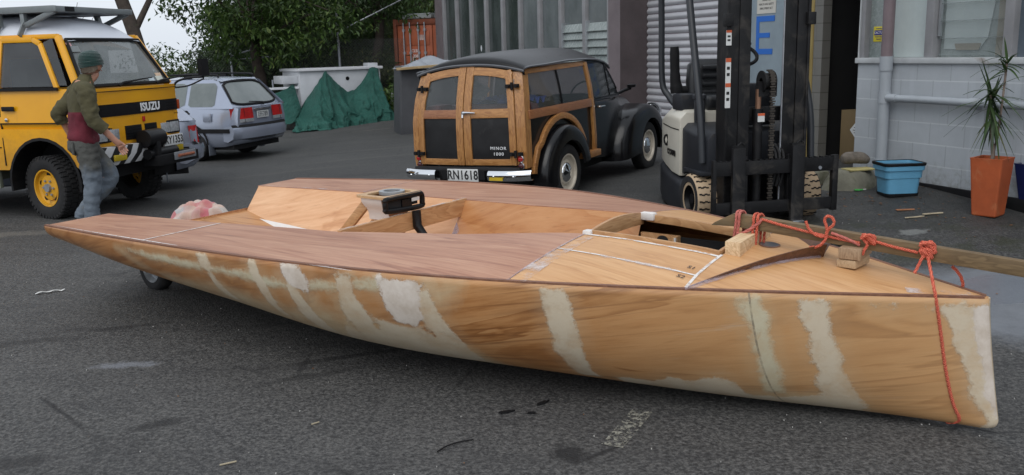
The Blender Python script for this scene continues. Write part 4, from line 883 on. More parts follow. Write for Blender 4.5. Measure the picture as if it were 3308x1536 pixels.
b = MB(); b.loft([ring_rect(3.36, 3.65, -.185, .165, .70), ring_rect(3.36, 3.65, -.185, .165, .715), ring_rect(3.41, 3.6, -.14, .12, .715), ring_rect(3.41, 3.6, -.14, .12, .70)], True); b.build('top_rim', wood('pale_rim', (.42, .25, .12), (.56, .37, .2), 1, 2), pedo)
b = MB(); b.lathe([(.055, -.01), (.085, -.01), (.085, .012), (.055, .012), (.055, -.01)], 24, Matrix.Translation((3.5, -.03, .715))); b.build('turning_ring', M['alu'], pedo, smooth=40)
for y in (.1, -.12):
    b = MB(); b.beam((3.6, y, .66), (3.98, y + (.05 if y > 0 else -.05), .27), .035, .06); b.build('pedestal_leg', W_coam, pedo, bevel=.006)
# ---- hatch with coamings
def coam(pts, h0, h1, th, name, m_):
    b = MB(); rings = []
    for i, (u, v) in enumerate(pts):
        a = pts[max(0, i - 1)]; c = pts[min(len(pts) - 1, i + 1)]; dx, dy = c[0] - a[0], c[1] - a[1]; l = math.hypot(dx, dy); nx, ny = -dy / l * th / 2, dx / l * th / 2
        hh = h1(i / (len(pts) - 1)) if callable(h1) else h1; p = dk_(u, v)
        rings.append([p + Vector((nx, ny, h0)), p + Vector((nx, ny, hh)), p + Vector((-nx, -ny, hh)), p + Vector((-nx, -ny, h0))])
    b.loft(rings, True, True); return b.build(name, m_, boat, bevel=.0025)
coam([(1.83 - .72 * i / 10, HS - .002) for i in range(11)], -.05, .022, .018, 'hatch_coaming', W_coam)
coam([(1.80 - .66 * i / 10, HP + .09 * i / 10 + .004) for i in range(11)], -.03, .014, .02, 'hatch_coaming', W_coam)
coam([(1.12, HS - .01 - .5 * i / 8) for i in range(9)], -.04, .016, .018, 'hatch_coaming', W_coamy)
coam([(1.835, HS + .01 - .59 * i / 12) for i in range(13)], -.05, lambda f: .012 + .022 * math.sin(f * 3.0), .02, 'aft_coaming', W_coamy)
MB().box(dk_(1.79, HP + .012, .002), (.09, .05, .045)).build('corner_filler', F_patch, boat, bevel=.012)
MB().box(dk_(1.835, HS + .005, .008), (.05, .05, .03)).build('corner_filler', F_patch, boat, bevel=.01)
b = MB(); b.b2(1.1, 1.845, HP - .02, HP - .012, .1, .55); b.build('hold_side', M['inside'], boat)  # hold painted near-black to stand for the shade below deck
b = MB(); b.b2(1.1, 1.845, HS + .16, HS + .165, .1, .52); b.b2(1.02, 1.03, HP, HS + .16, .1, .55); b.b2(1.02, 1.845, HP, HS + .16, .08, .1); b.build('shaded_hold', M['inside'], boat)
b = MB(); b.b2(1.60, 1.615, HP - .01, HP + .07, .2, .56); b.b2(1.615, 1.84, HP - .01, HP + .01, .2, .56); fr_ = b.build('hold_frame', W_coamy, boat)
b = MB(); b.lathe([(0, 0), (.035, 0)], 20, Matrix(((1, 0, 0, 1.70), (0, 0, 1, HP + .013), (0, .7, 0, .53), (0, 0, 0, 1)))); b.build('hand_hole', M['inside'], fr_)
b = MB(); b.beam((1.597, HP + .066, .56), (1.597, HP + .07, .33), .01, .01); b.build('frame_filler', F_solid, fr_)
b = MB(); b.b2(1.845, 1.86, -.2, .1, .18, .54); b.build('bulkhead', W_orange, boat)
# mast slot
b = MB(); n = 28; b.loft([[dk_(.985 + r_ * .045 * math.cos(q * 2 * math.pi / n), -.075 + r_ * .06 * math.sin(q * 2 * math.pi / n), d) for q in range(n)] for r_, d in ((1.12, .0065), (1.0, .0085), (.96, .0085))], True); b.build('slot_rim', W_ply, boat)
b = MB(); b.add([dk_(.985 + .0435 * math.cos(q * 2 * math.pi / n), -.075 + .058 * math.sin(q * 2 * math.pi / n), .0075) for q in range(n)], [tuple(range(n))]); b.build('mast_slot', plain('grey_slot_liner', (.09, .09, .10), .3, .2), boat)
# ---- breakwater: two tapering boards meeting ahead of the mast slot
for side, (s1, y1) in ((1, (1.1, .62)), (-1, (1.14, -.74))):
    rings = []
    for i in range(21):
        f = i / 20; s_ = lerp(s1, .735, f); y = lerp(y1, -.075 + .004 * side, f); h = .004 + .068 * f ** 1.1; p = dk_(s_, y); q = Vector((.012, .012 * side, 0))
        lean = Vector((-.035 * f, .03 * side * f, 0))
        rings.append([p + q, p + q * .4 + lean + Vector((0, 0, h)), p - q * .4 + lean + Vector((0, 0, h)), p - q])
    bo = MB().loft(rings, True, True).build('breakwater', W_rail, boat, smooth=30)
    b = MB(); b.grid([[dk_(lerp(s1, .73, i / 20) + o - .012 * 0, lerp(y1, -.07, i / 20) + o2, d) for o, o2, d in ((.0, .010 * side, .014), (-.006, .02 * side, .008), (-.012, .03 * side, .0072))] for i in range(21)]); b.build('breakwater_fillet', F_thin, bo)
# ---- tow pole, blocks and rope
BM = Matrix.Translation((2.0131, 3.6517, 0)) @ Matrix.Rotation(2.5005, 4, 'Z')
pine = wood('pine', (.52, .33, .17), (.74, .55, .34), 1, 1.6, .55, 16, .55); oldt = wood('weathered_timber', (.10, .062, .028), (.21, .14, .068), 0, 1.3, .65, 14, .4, (.17, .155, .10))
pale_end = wood('pale_pine', (.38, .25, .14), (.52, .37, .22), 1, 2.5, .6, 12, .6)
def on_boat(name, label, cat): return thing(name, label, cat, (2.0131, 3.6517, 0), 2.5005)
def at_b(p, name, label, cat, rz=0):
    q = BM @ Vector(p); return thing(name, label, cat, q, 2.5005 + rz)
# the cross block under the aft end of the pole
z0 = dk_(1.075, .2).z + .012
t = at_b((1.075, -.03, z0 + .02), 'cross_block', 'pale square pine block lying across the foredeck under the pole by the hatch', 'timber block', R(4))
bb_ = MB().box((0, 0, .0), (.075, .48, .07)).build('block', pine, t, bevel=.003)
t = at_b((.575, -.05, dk_(.575, -.05).z + .008), 'lower_block', 'short thick offcut lying on the foredeck, lower of the two blocks under the pole', 'timber block', R(-6))
MB().box((0, 0, .02), (.09, .17, .04)).build('block', pale_end, t, bevel=.008)
t = at_b((.57, -.055, dk_(.575, -.05).z + .05), 'upper_block', 'squared offcut on top of the thin block, directly under the pole', 'timber block', R(0))
MB().box((0, 0, .026), (.1, .19, .05)).build('block', wood('block_end', (.24, .15, .085), (.38, .26, .16), 2, 3, .65, 10, .7), t, bevel=.003)
PA, PB = Vector((1.16, -.06, .742)), Vector((-1.6, -.005, .548))
t = on_boat('tow_pole', 'long weathered square timber pole lashed above the bow and running out of the frame', 'pole')
b = MB(); d = (PB - PA).normalized(); a_ = PA + Vector((.1, 0, -.05))
b.loft([[p + Vector((0, y, z)) for y, z in ((-.022, -.033), (.022, -.033), (.022, .033), (-.022, .033))] if k else [PA + Vector((.12, -.022, -.037)), PA + Vector((.12, .022, -.037)), PA + Vector((.1, .022, -.02)), PA + Vector((.1, -.022, -.02))] for k, p in ((0, PA), (1, PA), (2, PB))], True, True)
b.build('pole', oldt, t, bevel=.003)
def rope_mat():
    t = NT('red_rope_fibre'); w = t.n('ShaderNodeTexWave', bands_direction='DIAGONAL'); w.inputs['Scale'].default_value = 60; t.l(t.tc.outputs['Object'], w.inputs[0])
    t.set(col=t.mix(w.outputs[0], (.55, .075, .04), (.78, .20, .12)), rough=.7); t.bump(w.outputs[0], .8, .004); return t.mat
M['rope'] = rope_mat(); M['rope_pink'] = plain('faded_rope', (.55, .16, .13), .75, 0, .2, 50, None, 0, .6, 250)
def pole_at(s_): f = (PA.x - s_) / (PA.x - PB.x); return PA.lerp(PB, f)
def twist(pts, r_, m_, parent, name, n=5):
    """three laid strands round a path"""
    P = smooth_path(pts, n); o_ = MB(); L_ = 0; acc = [0]
    for a, c in zip(P[:-1], P[1:]): L_ += (c - a).length; acc.append(L_)
    Q = []; st = max(2, int(L_ / (r_ * 1.2)))
    for k in range(st + 1):
        l = L_ * k / st; i = max(0, min(len(P) - 2, next((j for j in range(len(acc) - 1) if acc[j + 1] >= l), len(P) - 2))); f = (l - acc[i]) / max(1e-6, acc[i + 1] - acc[i]); Q.append(P[i].lerp(P[i + 1], min(1, f)))
    up = Vector((0, 0, 1))
    for q in range(3):
        W = []
        for k, p in enumerate(Q):
            tg = (Q[min(len(Q) - 1, k + 1)] - Q[max(0, k - 1)]).normalized(); u = up - tg * up.dot(tg)
            if u.length < .05: u = tg.orthogonal()
            u.normalize(); v = tg.cross(u); a = 2 * math.pi * (q / 3 + L_ * k / st / (r_ * 11)); W.append(p + (u * math.cos(a) + v * math.sin(a)) * r_ * .5)
        o_.tube(W, r_ * .56, 6)
    return o_.build(name, m_, parent, smooth=60)
# lashing of pole to cross block
t = on_boat('lashing_rope', 'red rope lashing the pole end to the pine block and tied along the pole', 'rope')
def wrap(s_, y0, y1, zlow, r_=.0075, ds=.01):
    p = pole_at(s_); top = p.z + .04
    return [(s_, p.y - .03, zlow), (s_, p.y - .036, p.z), (s_ + ds, p.y - .028, top), (s_ + ds, p.y + .028, top + .002), (s_ + ds, p.y + .036, p.z), (s_ + ds * 2, p.y + .034, zlow)]
for k, (s_, zl) in enumerate(((1.13, .66), (1.115, .655), (1.04, .6), (1.02, .6))): twist(wrap(s_, 0, 0, zl), .0072, M['rope_pink'] if k < 2 else M['rope'], t, 'turn')
p = pole_at(1.04); twist([(1.135, p.y + .037, .675), (1.09, p.y + .045, .69), (1.03, p.y + .04, .735), (1.01, p.y + .03, .76)], .0085, M['rope_pink'], t, 'turn')
run = [(1.01, pole_at(1.01).y + .03, pole_at(1.01).z + .03)] + [(s_, pole_at(s_).y + .033, pole_at(s_).z + z) for s_, z in ((.93, .02), (.8, .008), (.66, .0), (.54, -.004))]
twist(run, .0068, M['rope'], t, 'run')
p = pole_at(.7); y = p.y + .04
twist([(.79, y, p.z + .065), (.775, y, p.z + .03), (.74, y + .005, p.z + .005), (.7, y + .005, p.z + .0), (.685, y + .01, p.z + .03), (.70, y + .01, p.z + .085), (.675, y + .01, p.z + .1), (.655, y + .01, p.z + .07), (.685, y + .012, p.z + .03), (.69, y + .015, p.z - .01), (.72, y + .02, p.z - .045), (.76, y + .02, p.z - .055)], .0072, M['rope'], t, 'bow_knot')
twist([(.67, y, p.z + .02), (.6, y, p.z - .0), (.54, y - .003, p.z - .025)], .0068, M['rope_pink'], t, 'run')
def knot(parent, c, r_, seed):
    r_ *= .82
    q = rng(seed); c = Vector(c); P = []
    for k in range(15):
        a = k * 1.9; P.append(c + Vector((math.cos(a) * r_ * 1.3, q.uniform(-.3, .8) * r_, math.sin(a * 1.13) * r_)))
    return twist(P, .0072, M['rope'], parent, 'knot', 5)
p = pole_at(.5); knot(t, (.5, p.y + .035, p.z + .025), .03, 2)
twist([(.5, p.y + .05, p.z), (.515, p.y + .055, p.z - .03), (.52, p.y + .058, p.z - .05)], .0072, M['rope'], t, 'tail')
# bow rope round pole and hull
t = on_boat('bow_rope', 'red rope knotted on the pole and hanging down round the bow of the skiff', 'rope')
p = pole_at(.27); run = [(.5, pole_at(.5).y + .034, pole_at(.5).z + .02), (.4, pole_at(.4).y + .034, pole_at(.4).z + .006), (.29, p.y + .034, p.z + .0)]
twist(run, .0068, M['rope'], t, 'run'); knot(t, (.25, p.y + .03, p.z + .03), .032, 7); knot(t, (.255, p.y + .036, p.z + .005), .026, 9)
twist([(.262, p.y + .04, p.z), (.275, p.y + .06, p.z - .04), (.29, p.y + .075, p.z - .085)], .0072, M['rope'], t, 'tail')
def hs_pt(s_, f, side, o=.01):
    p = hull_point(s_, f, side); return p + Vector((0, o * side, 0))
twist([(.25, p.y + .04, p.z + .0), (.215, .06, .60), (.19, .115, .555)] + [hs_pt(s_, f, 1, .011) for s_, f in ((.175, .02), (.16, .15), (.15, .3), (.14, .45), (.13, .6), (.115, .78), (.10, .95))] + [hull_point(.1, 1, 1) + Vector((0, 0, -.012))], .0072, M['rope'], t, 'hanging_rope')
twist([(.16, p.y - .03, .62), (.13, -.07, .59), (.115, -.085, .545)] + [hs_pt(s_, f, -1, .011) for s_, f in ((.12, .04), (.13, .3), (.12, .7), (.1, 1.0))], .0072, M['rope'], t, 'hanging_rope')
# ---- launching trolley under the stern
q = BM @ Vector((5.5, .0, 0))
t = thing('launching_trolley', 'low launching trolley with small black pneumatic wheels under the stern of the skiff', 'trolley', (q.x, q.y, -.1), 2.5005)
b = MB(); b.tube([(0, -.46, .17), (0, .46, .17)], .022, 10); b.tube([(.3, 0, .26), (0, 0, .17), (-2.6, 0, .12)], .022, 10); b.tube([(.0, -.4, .17), (.0, -.4, .25)], .02, 8); b.tube([(0, .4, .17), (0, .4, .25)], .02, 8); b.build('frame', M['steel'], t, smooth=50)
for y in (-.48, .48):
    w = MB().lathe([(.1, -.05), (.135, -.056), (.16, -.045), (.168, -.02), (.168, .02), (.16, .045), (.135, .056), (.1, .05)], 32, Matrix(((1, 0, 0, 0), (0, 0, 1, y), (0, 1, 0, .168), (0, 0, 0, 1)))).build('wheel', M['rubber'], t, smooth=50)
    MB().lathe([(0, .03), (.03, .036), (.035, .02), (.08, .012), (.102, .052), (.104, -.05), (.03, -.02), (0, -.02)], 24, Matrix(((1, 0, 0, 0), (0, 0, 1, y), (0, 1, 0, .168), (0, 0, 0, 1)))).build('rim', M['alu'], w, smooth=40)
# ---- folded towel on the stern
def towel_mat():
    t = NT('patterned_towel'); v = t.map((1, 1, 1)); s1 = t.vor(11, v, 'F1', 'Color'); sx = t.n('ShaderNodeSeparateColor'); t.l(s1, sx.inputs[0])
    c = t.ramp(sx.outputs[0], [(.0, (.55, .42, .36)), (.35, (.6, .47, .4)), (.5, (.5, .12, .15)), (.62, (.62, .5, .44)), (.75, (.42, .5, .5)), (.9, (.58, .25, .24))])
    bt = t.ramp(t.noise(3, 3), [(.45, 0), (.55, 1)]); c = t.mix(t.math('MULTIPLY', bt, .8), c, (.55, .36, .28)); t.set(col=c, rough=.95, sheen=.4); t.bump(t.noise(160, 4, .8), .8, .01); return t.mat
t = at_b((6.0, -.28, .2), 'rolled_towel', 'bunched pink patterned towel padding the stern of the skiff', 'towel', R(35))
r_ = rng(4)
def lump(w, d, h, seed, nx=44, ny=30, folds=5):
    q = rng(seed); P = []
    for i in range(nx + 1):
        a = math.pi * i / nx; row = []
        for j in range(ny + 1):
            f = -1 + 2 * j / ny; e = math.sqrt(max(0, 1 - f * f * .96)); fo = 1 + .07 * math.sin(f * 14 + a * 3) + .06 * math.sin(a * folds * 2 + f * 4)
            row.append((w * f, d * math.cos(a) * e * fo, h * math.sin(a) * e * fo))
        P.append(row)
    return P
b = MB(); b.grid(lump(.27, .17, .22, 1)); tw = b.build('towel', towel_mat(), t, smooth=70)
b = MB(); b.grid(lump(.3, .2, .1, 2, folds=7)); b.build('loose_fold', plain('pink_terry', (.52, .33, .27), .95, 0, .25, 18, (.55, .2, .2), .05, .8, 150), tw, smooth=70).location = (-.04, .07, 0)
b = MB(); 
for k in range(70):
    x = -.3 + .6 * k / 69; a = r_.uniform(-.3, .3); b.tube([(x, .22, .06 + .03 * math.sin(k * .7)), (x + a * .04, .27, .03 + r_.uniform(0, .03))], .006, 4)
b.build('fringe', bpy.data.materials['pink_terry'], tw)
# the stern rests on a padded bar of the trolley, which also carries the towel
b = MB(); b.box((.55, -.2, .2), (.12, 1.0, .18)); b.tube([(.0, 0, .2), (.55, -.1, .26)], .022, 8); b.build('rear_bolster', M['blackmatt'], bpy.data.objects['launching_trolley'], bevel=.02)
# ================================================================== WOOD FRAMED ESTATE CAR
mo = thing('woodie_estate_car', 'black vintage estate car with varnished ash framing and twin rear doors', 'car', (0.0, 9.5, 0.045), 1.033, -.022, -.022)
mo.rotation_euler = (-.028, -.024, 1.033)
carblack = plain('black_car_paint', (.006, .006, .007), .22, 0, .2, 3, (.02, .019, .018), -.1, spec=.35, coat=.05)
panelb = plain('black_rear_panel', (.012, .012, .013), .4, 0, .4, 5, (.04, .04, .04), .02, spec=.35)
ash = wood('varnished_ash', (.24, .095, .026), (.44, .215, .068), 2, 1.6, .38, 14, .45, coat=.3)
ashy = wood('varnished_ash_rail', (.26, .105, .028), (.45, .22, .07), 1, 1.6, .38, 14, .45, coat=.3)
ashx = wood('varnished_ash_side', (.25, .095, .027), (.44, .21, .068), 0, 1.6, .38, 14, .45, coat=.3)
redwood = wood('red_varnished_rail', (.2, .07, .025), (.32, .135, .055), 0, 1.6, .38, 14, .45, coat=.3)
redwoody = wood('red_varnished_cross_rail', (.2, .07, .025), (.32, .135, .055), 1, 1.6, .38, 14, .45, coat=.3)
cg = glass('car_window_glass', (.075, .085, .088), .03, .45, .5, (.2, .22, .22))
WH = lambda z: interp(z, [.40, .55, .9, 1.12, 1.36, 1.45], [.645, .66, .655, .635, .585, .56])      # half width of the wooden body
XR = lambda z, y=0: interp(z, [.40, .6, .9, 1.1, 1.37, 1.45], [.79, .80, .785, .75, .665, .63]) - .05 * (y / .65) ** 2
def rear(y, z, d): return Vector((-(XR(z, y) + d), y, z))
def side(x, z, d, s_=-1): return Vector((x, s_ * (WH(z) + d - .03 * max(0, x - .6)), z))
arch = lambda y: 1.425 - .078 * abs(y / .58) ** 2.4 - .008 * abs(y / .58)         # top line of the rear doors
# rear corner posts
for s_ in (1, -1):
    b = MB(); zs = [.44 + .915 * i / 12 for i in range(13)]
    b.loft([[rear(s_ * (WH(z) - .005), z, .004), rear(s_ * (WH(z) - .085), z, .012), rear(s_ * (WH(z) - .085), z, -.05), Vector((-(XR(z, .6) - .11), s_ * (WH(z) + .004), z)), Vector((-(XR(z, .6) - .0), s_ * (WH(z) + .006), z))] for z in zs], True, True)
    b.build('corner_post', ash, mo, smooth=40)
# two rear doors
for s_ in (1, -1):
    yo = lambda z: WH(z) - .088; d = MB()
    pts = lambda y0, y1, zf, n=10: [(s_ * lerp(y0, y1, i / n), zf(lerp(y0, y1, i / n))) for i in range(n + 1)]
    st = [.475 + (.90) * i / 10 for i in range(11)]
    d.ribbon(rear, [(s_ * (yo(z) - .035), z) for z in st if z < arch(yo(z)) + .02], .065, 0, .03)
    d.ribbon(rear, [(s_ * .045, .475 + .955 * i / 10) for i in range(11)], .08, 0, .031)
    door = d.build('rear_door', ash, mo, bevel=.004)
    b = MB(); b.ribbon(rear, pts(.085, .515, lambda y: .505), .06, 0, .028); b.build('bottom_rail', ashy, door, bevel=.004)
    b = MB(); b.ribbon(rear, pts(.085, .53, lambda y: .975), .085, 0, .028); b.build('middle_rail', redwoody if s_ > 0 else ashy, door, bevel=.004)
    b = MB(); b.ribbon(rear, pts(.085, .50, lambda y: arch(y) - .045), .075, 0, .028); b.build('top_rail', ashy, door, bevel=.004)
    us = [s_ * lerp(.08, .53, i / 10) for i in range(11)]
    MB().patch(rear, us, lambda u: .53, lambda u: .94, 8, .012).build('lower_panel', panelb, door, smooth=40)
    MB().patch(rear, us, lambda u: 1.01, lambda u: arch(abs(u)) - .07, 8, .012).build('window', cg, door, smooth=40)
    for z in (.585, 1.225):
        y = s_ * (WH(z) - .088); b = MB(); p = rear(y, z, .045); b.tube([p + Vector((0, 0, -.035)), p + Vector((0, 0, .035))], .015, 8)
        for dy in (-.045, .045): b.box(rear(y + dy, z, .035), (.02, .05, .035)); b.tube([rear(y + dy, z, .03), rear(y + dy, z, .06)], .018, 8)
        b.build('hinge', M['blackmatt'], door, smooth=40)
h = MB(); p = rear(-.01, .985, .045); h.tube([rear(0, .985, .02), p], .02, 12); h.tube([p, rear(-.05, .99, .05), rear(-.15, .985, .05)], [.014, .012, .006], 8); h.tube([rear(0, .97, .04), rear(0, .94, .04)], .012, 8)
h.build('door_handle', M['chrome'], mo, smooth=50)
text('badge', 'MINOR', .042, M['lightink'], mo, face_M(rear(-.38, .64, .024), Vector((0, -1, 0)), Vector((.03, 0, 1))), .004, 1.15, 1.25); text('badge', '1000', .042, M['lightink'], mo, face_M(rear(-.38, .585, .024), Vector((0, -1, 0)), Vector((.0, 0, 1))), .004, 1.25, 1.2)
# lamps, bumpers, plate
for s_ in (1, -1):
    for z, m_ in ((.535, M['red_lamp']), (.465, plain('dark_red_lens', (.06, .008, .012), .1))):
        p = rear(s_ * .60, z, .0); MX = Matrix(((0, 0, -1, p.x), (0, 1, 0, p.y), (1, 0, 0, p.z), (0, 0, 0, 1)))
        L_ = MB().lathe([(0, .036), (.018, .034), (.028, .024), (.03, .012)], 20, MX).build('tail_lamp', m_, mo, smooth=60)
        MB().lathe([(.03, .0), (.037, .004), (.037, .012), (.031, .02), (.029, .014)], 20, MX).build('lamp_rim', M['chrome'], L_, smooth=60)
    b = MB(); rings = []
    for i in range(13):
        f = i / 12; y = s_ * lerp(.31, .735, f); x = -.89 + .05 * f ** 3 * 2
        rings.append([Vector((x - dx, y, .385 + dz)) for dx, dz in ((-.02, .042), (.012, .05), (.032, .034), (.04, .0), (.032, -.034), (.012, -.05), (-.02, -.042))])
    b.loft(rings, False); b.grid([[*rings[0]], [Vector((v.x + .02, v.y, v.z)) for v in rings[0]]]); b.build('bumper', M['chrome'], mo, smooth=50, recalc=True)
    for y in (.38, .6): MB().lathe([(0, .012), (.01, .009), (.013, 0)], 10, Matrix(((0, 0, -1, -.925), (0, 1, 0, s_ * y), (1, 0, 0, .385), (0, 0, 0, 1)))).build('bumper_bolt', M['chrome'], mo, smooth=60)
    MB().box((-.82, s_ * .36, .385), (.12, .06, .07)).build('bumper_bracket', M['blackmatt'], mo)
MB().box((-.932, -.41, .362), (.004, .15, .03)).build('yellow_tape', plain('yellow_tape', (.6, .42, .02), .5), mo)
MB().b2(-.83, -.78, -.62, .62, .34, .46).build('valance', panelb, mo, bevel=.01)
pl = MB().box((-.885, 0.0, .385), (.008, .36, .125)).build('number_plate', M['plate'], mo, bevel=.006)
text('plate_lettering', 'RN1618', .125, M['ink'], pl, face_M((-.8905, 0.0, .384), (0, -1, 0), (0, 0, 1)), .002, .82, 1.05, .0022)
MB().box((-.85, 0, .385), (.06, .5, .09)).build('plate_bracket', M['blackmatt'], mo)
# roof: curved skin with a drip rail and a deep rear peak
def roof_ring(x, e, top, hw, n=16):
    r_ = []
    for k in range(n + 1):
        a = -1 + 2 * k / n; r_.append(Vector((x - (-.03 * a * a if x < -.5 else 0), hw * a, e + (top - e) * (1 - abs(a) ** 2.3))))
    return r_
st = [(-.665, 1.368, 1.448, .622), (-.645, 1.38, 1.485, .625), (-.55, 1.39, 1.515, .624), (-.2, 1.395, 1.545, .617), (.3, 1.41, 1.555, .61), (.8, 1.40, 1.55, .595), (1.05, 1.385, 1.545, .575), (1.28, 1.35, 1.50, .555), (1.42, 1.31, 1.44, .54), (1.5, 1.27, 1.385, .525)]
b = MB(); b.grid([roof_ring(*q) for q in st]); b.grid([roof_ring(*st[0]), [v + Vector((.012, 0, -.05)) for v in roof_ring(*st[0])]])
rf = b.build('roof', plain('black_vinyl_roof', (.005, .005, .006), .34, 0, .25, 4, (.014, .014, .015), .0, .15, 50, spec=.28), mo, smooth=60)
b = MB()
for s_ in (1, -1): b.tube([(x, s_ * (hw + .004), e + .004) for x, e, tp, hw in st[1:]], .012, 6)
b.tube([(v.x - .008, v.y, v.z - .012) for v in roof_ring(*st[0])], .014, 6); b.build('drip_rail', plain('grey_drip_rail', (.09, .095, .105), .3), rf, smooth=50)
# wooden sides
for s_ in (-1, 1):
    F = lambda x, z, d, s_=s_: side(x, z, d, s_)
    sd_ = MB().patch(F, [-.70 + 1.44 * i / 20 for i in range(21)], lambda u: .40, lambda u: .93, 8, -.012).build('side_panel', carblack, mo, smooth=40)
    b = MB(); b.ribbon(F, [(-.66 + 1.40 * i / 14, .945 + .0 * i) for i in range(15)], .085, -.012, .02); b.build('waist_rail', redwood, sd_, bevel=.005)
    b = MB(); b.ribbon(F, [(-.60 + 1.33 * i / 14, 1.352 + .014 * i / 14) for i in range(15)], .05, -.01, .014); b.build('cant_rail', ashx, sd_, bevel=.004)
    b = MB(); b.ribbon(F, [(.74 - .035 * (1 - i / 12) ** 2 * 0 + .03 * (1 - (i / 12)) ** 3, lerp(.42, 1.38, i / 12)) for i in range(13)], .065, -.012, .022); b.build('door_post', ash, sd_, bevel=.005)
    b = MB(); b.ribbon(F, [(.02, lerp(.86, .91, i / 3)) for i in range(4)], .06, -.01, .016); b.build('short_post', ash, sd_, bevel=.004)
    b = MB(); b.box((.62, s_ * .665, .40), (.36, .1, .07)); b.build('sill_rail', ashx, sd_, bevel=.008)
    pa = [R(176 - 158 * i / 24) for i in range(25)]
    b = MB(); b.ribbon(F, [(-.02 + .545 * math.cos(a) - (.05 if math.cos(a) < -.8 else 0), .33 + .545 * math.sin(a)) for a in pa], .062, -.01, .03); b.build('wheel_arch_trim', ashx, sd_, bevel=.006)
    MB().patch(F, [-.58 + .62 * i / 6 for i in range(7)], lambda u: .99, lambda u: 1.335, 6, -.004).build('window', cg, sd_, smooth=40)
    MB().patch(F, [.05 + .64 * i / 6 for i in range(7)], lambda u: .99, lambda u: 1.338, 6, .002).build('window', cg, sd_, smooth=40)
    b = MB(); b.ribbon(F, [(.05, lerp(.99, 1.352, i / 4)) for i in range(5)], .018, -.006, .012); b.build('window_channel', M['black'], sd_)
# steel cab: doors, scuttle, bonnet
def cab_ring(x, hw, zb, zt, rr, n=5):
    out = [Vector((x, -hw * .93, zb))]
    for k in range(n + 1): a = math.pi / 2 * k / n; out.append(Vector((x, -(hw - rr + rr * math.cos(a)), zt - rr + rr * math.sin(a))))
    return out + [Vector((v.x, -v.y, v.z)) for v in reversed(out)]
b = MB(); b.loft([cab_ring(*q) for q in ((.74, .655, .33, .97, .06), (1.1, .66, .30, .965, .07), (1.5, .63, .30, .96, .10), (1.72, .56, .3, .955, .16), (2.0, .47, .32, .95, .2), (2.4, .40, .34, .91, .22), (2.65, .34, .36, .84, .2), (2.78, .26, .4, .74, .16))], True, True)
body = b.build('cab_body', carblack, mo, smooth=50)
def cabside(x, z, d, s_=-1): return Vector((x, s_ * (interp(z, [.9, 1.36], [.648, .56]) + d - .1 * max(0, x - 1.0) * (1.2 - .3 * z)), z))
for s_ in (-1, 1):
    F = lambda x, z, d, s_=s_: cabside(x, z, d, s_)
    tl = lambda u: interp(u, [.8, 1.25, 1.33, 1.46, 1.62], [1.36, 1.35, 1.31, 1.17, .97])
    MB().patch(F, [.79 + .8 * i / 14 for i in range(15)], lambda u: .945, lambda u: tl(u) + .035, 5, .0).build('door_upper', carblack, body, smooth=40)
    MB().patch(F, [.85 + .44 * i / 6 for i in range(7)], lambda u: .985, lambda u: tl(u), 5, .006).build('window', cg, body, smooth=40)
    MB().patch(F, [1.32 + .2 * i / 4 for i in range(5)], lambda u: .985, lambda u: max(.99, tl(u) - .01), 4, .006).build('quarter_window', cg, body, smooth=40)
    b = MB(); b.ribbon(F, [(.83 + .46 * i / 10, tl(.83 + .46 * i / 10) + .006) for i in range(11)] + [(1.32 + .25 * i / 6, tl(1.32 + .25 * i / 6) + .006) for i in range(7)], .016, 0, .012); b.ribbon(F, [(1.305, lerp(.97, 1.32, i / 4)) for i in range(5)], .014, 0, .014); b.ribbon(F, [(.8 + .8 * i / 8, .972) for i in range(9)], .014, 0, .014); b.build('window_trim', M['black'], body)
    h = MB(); h.tube([(.86, s_ * .664, .885), (.86, s_ * .70, .885), (.95, s_ * .71, .885)], [.014, .013, .009], 8); h.build('door_handle', M['chrome'], body, smooth=50)
    MB().ribbon(lambda x, z, d, s_=s_: Vector((x, s_ * (.657 + d), z)), [(.8, lerp(.36, .95, i / 4)) for i in range(5)], .008, -.02, .004).build('door_gap', M['inside'], body)
b = MB(); b.grid([[Vector((lerp(1.66, 1.46, j / 6) - .1 * a * a, a * lerp(.56, .52, j / 6), lerp(.95, 1.37, j / 6) - .05 * a * a * j / 6)) for j in range(7)] for a in [-1 + i / 5 for i in range(11)]]); b.build('windscreen', cg, body, smooth=60)
b = MB(); b.tube([(1.62, -.57, .97), (1.75, -.60, 1.0), (1.80, -.66, 1.02)], .02, 8); b.lathe([(0, -.02), (.05, -.01), (.055, .02), (0, .03)], 16, Matrix.Translation((1.80, -.67, 1.04))); b.build('wing_mirror', M['black'], body, smooth=50)
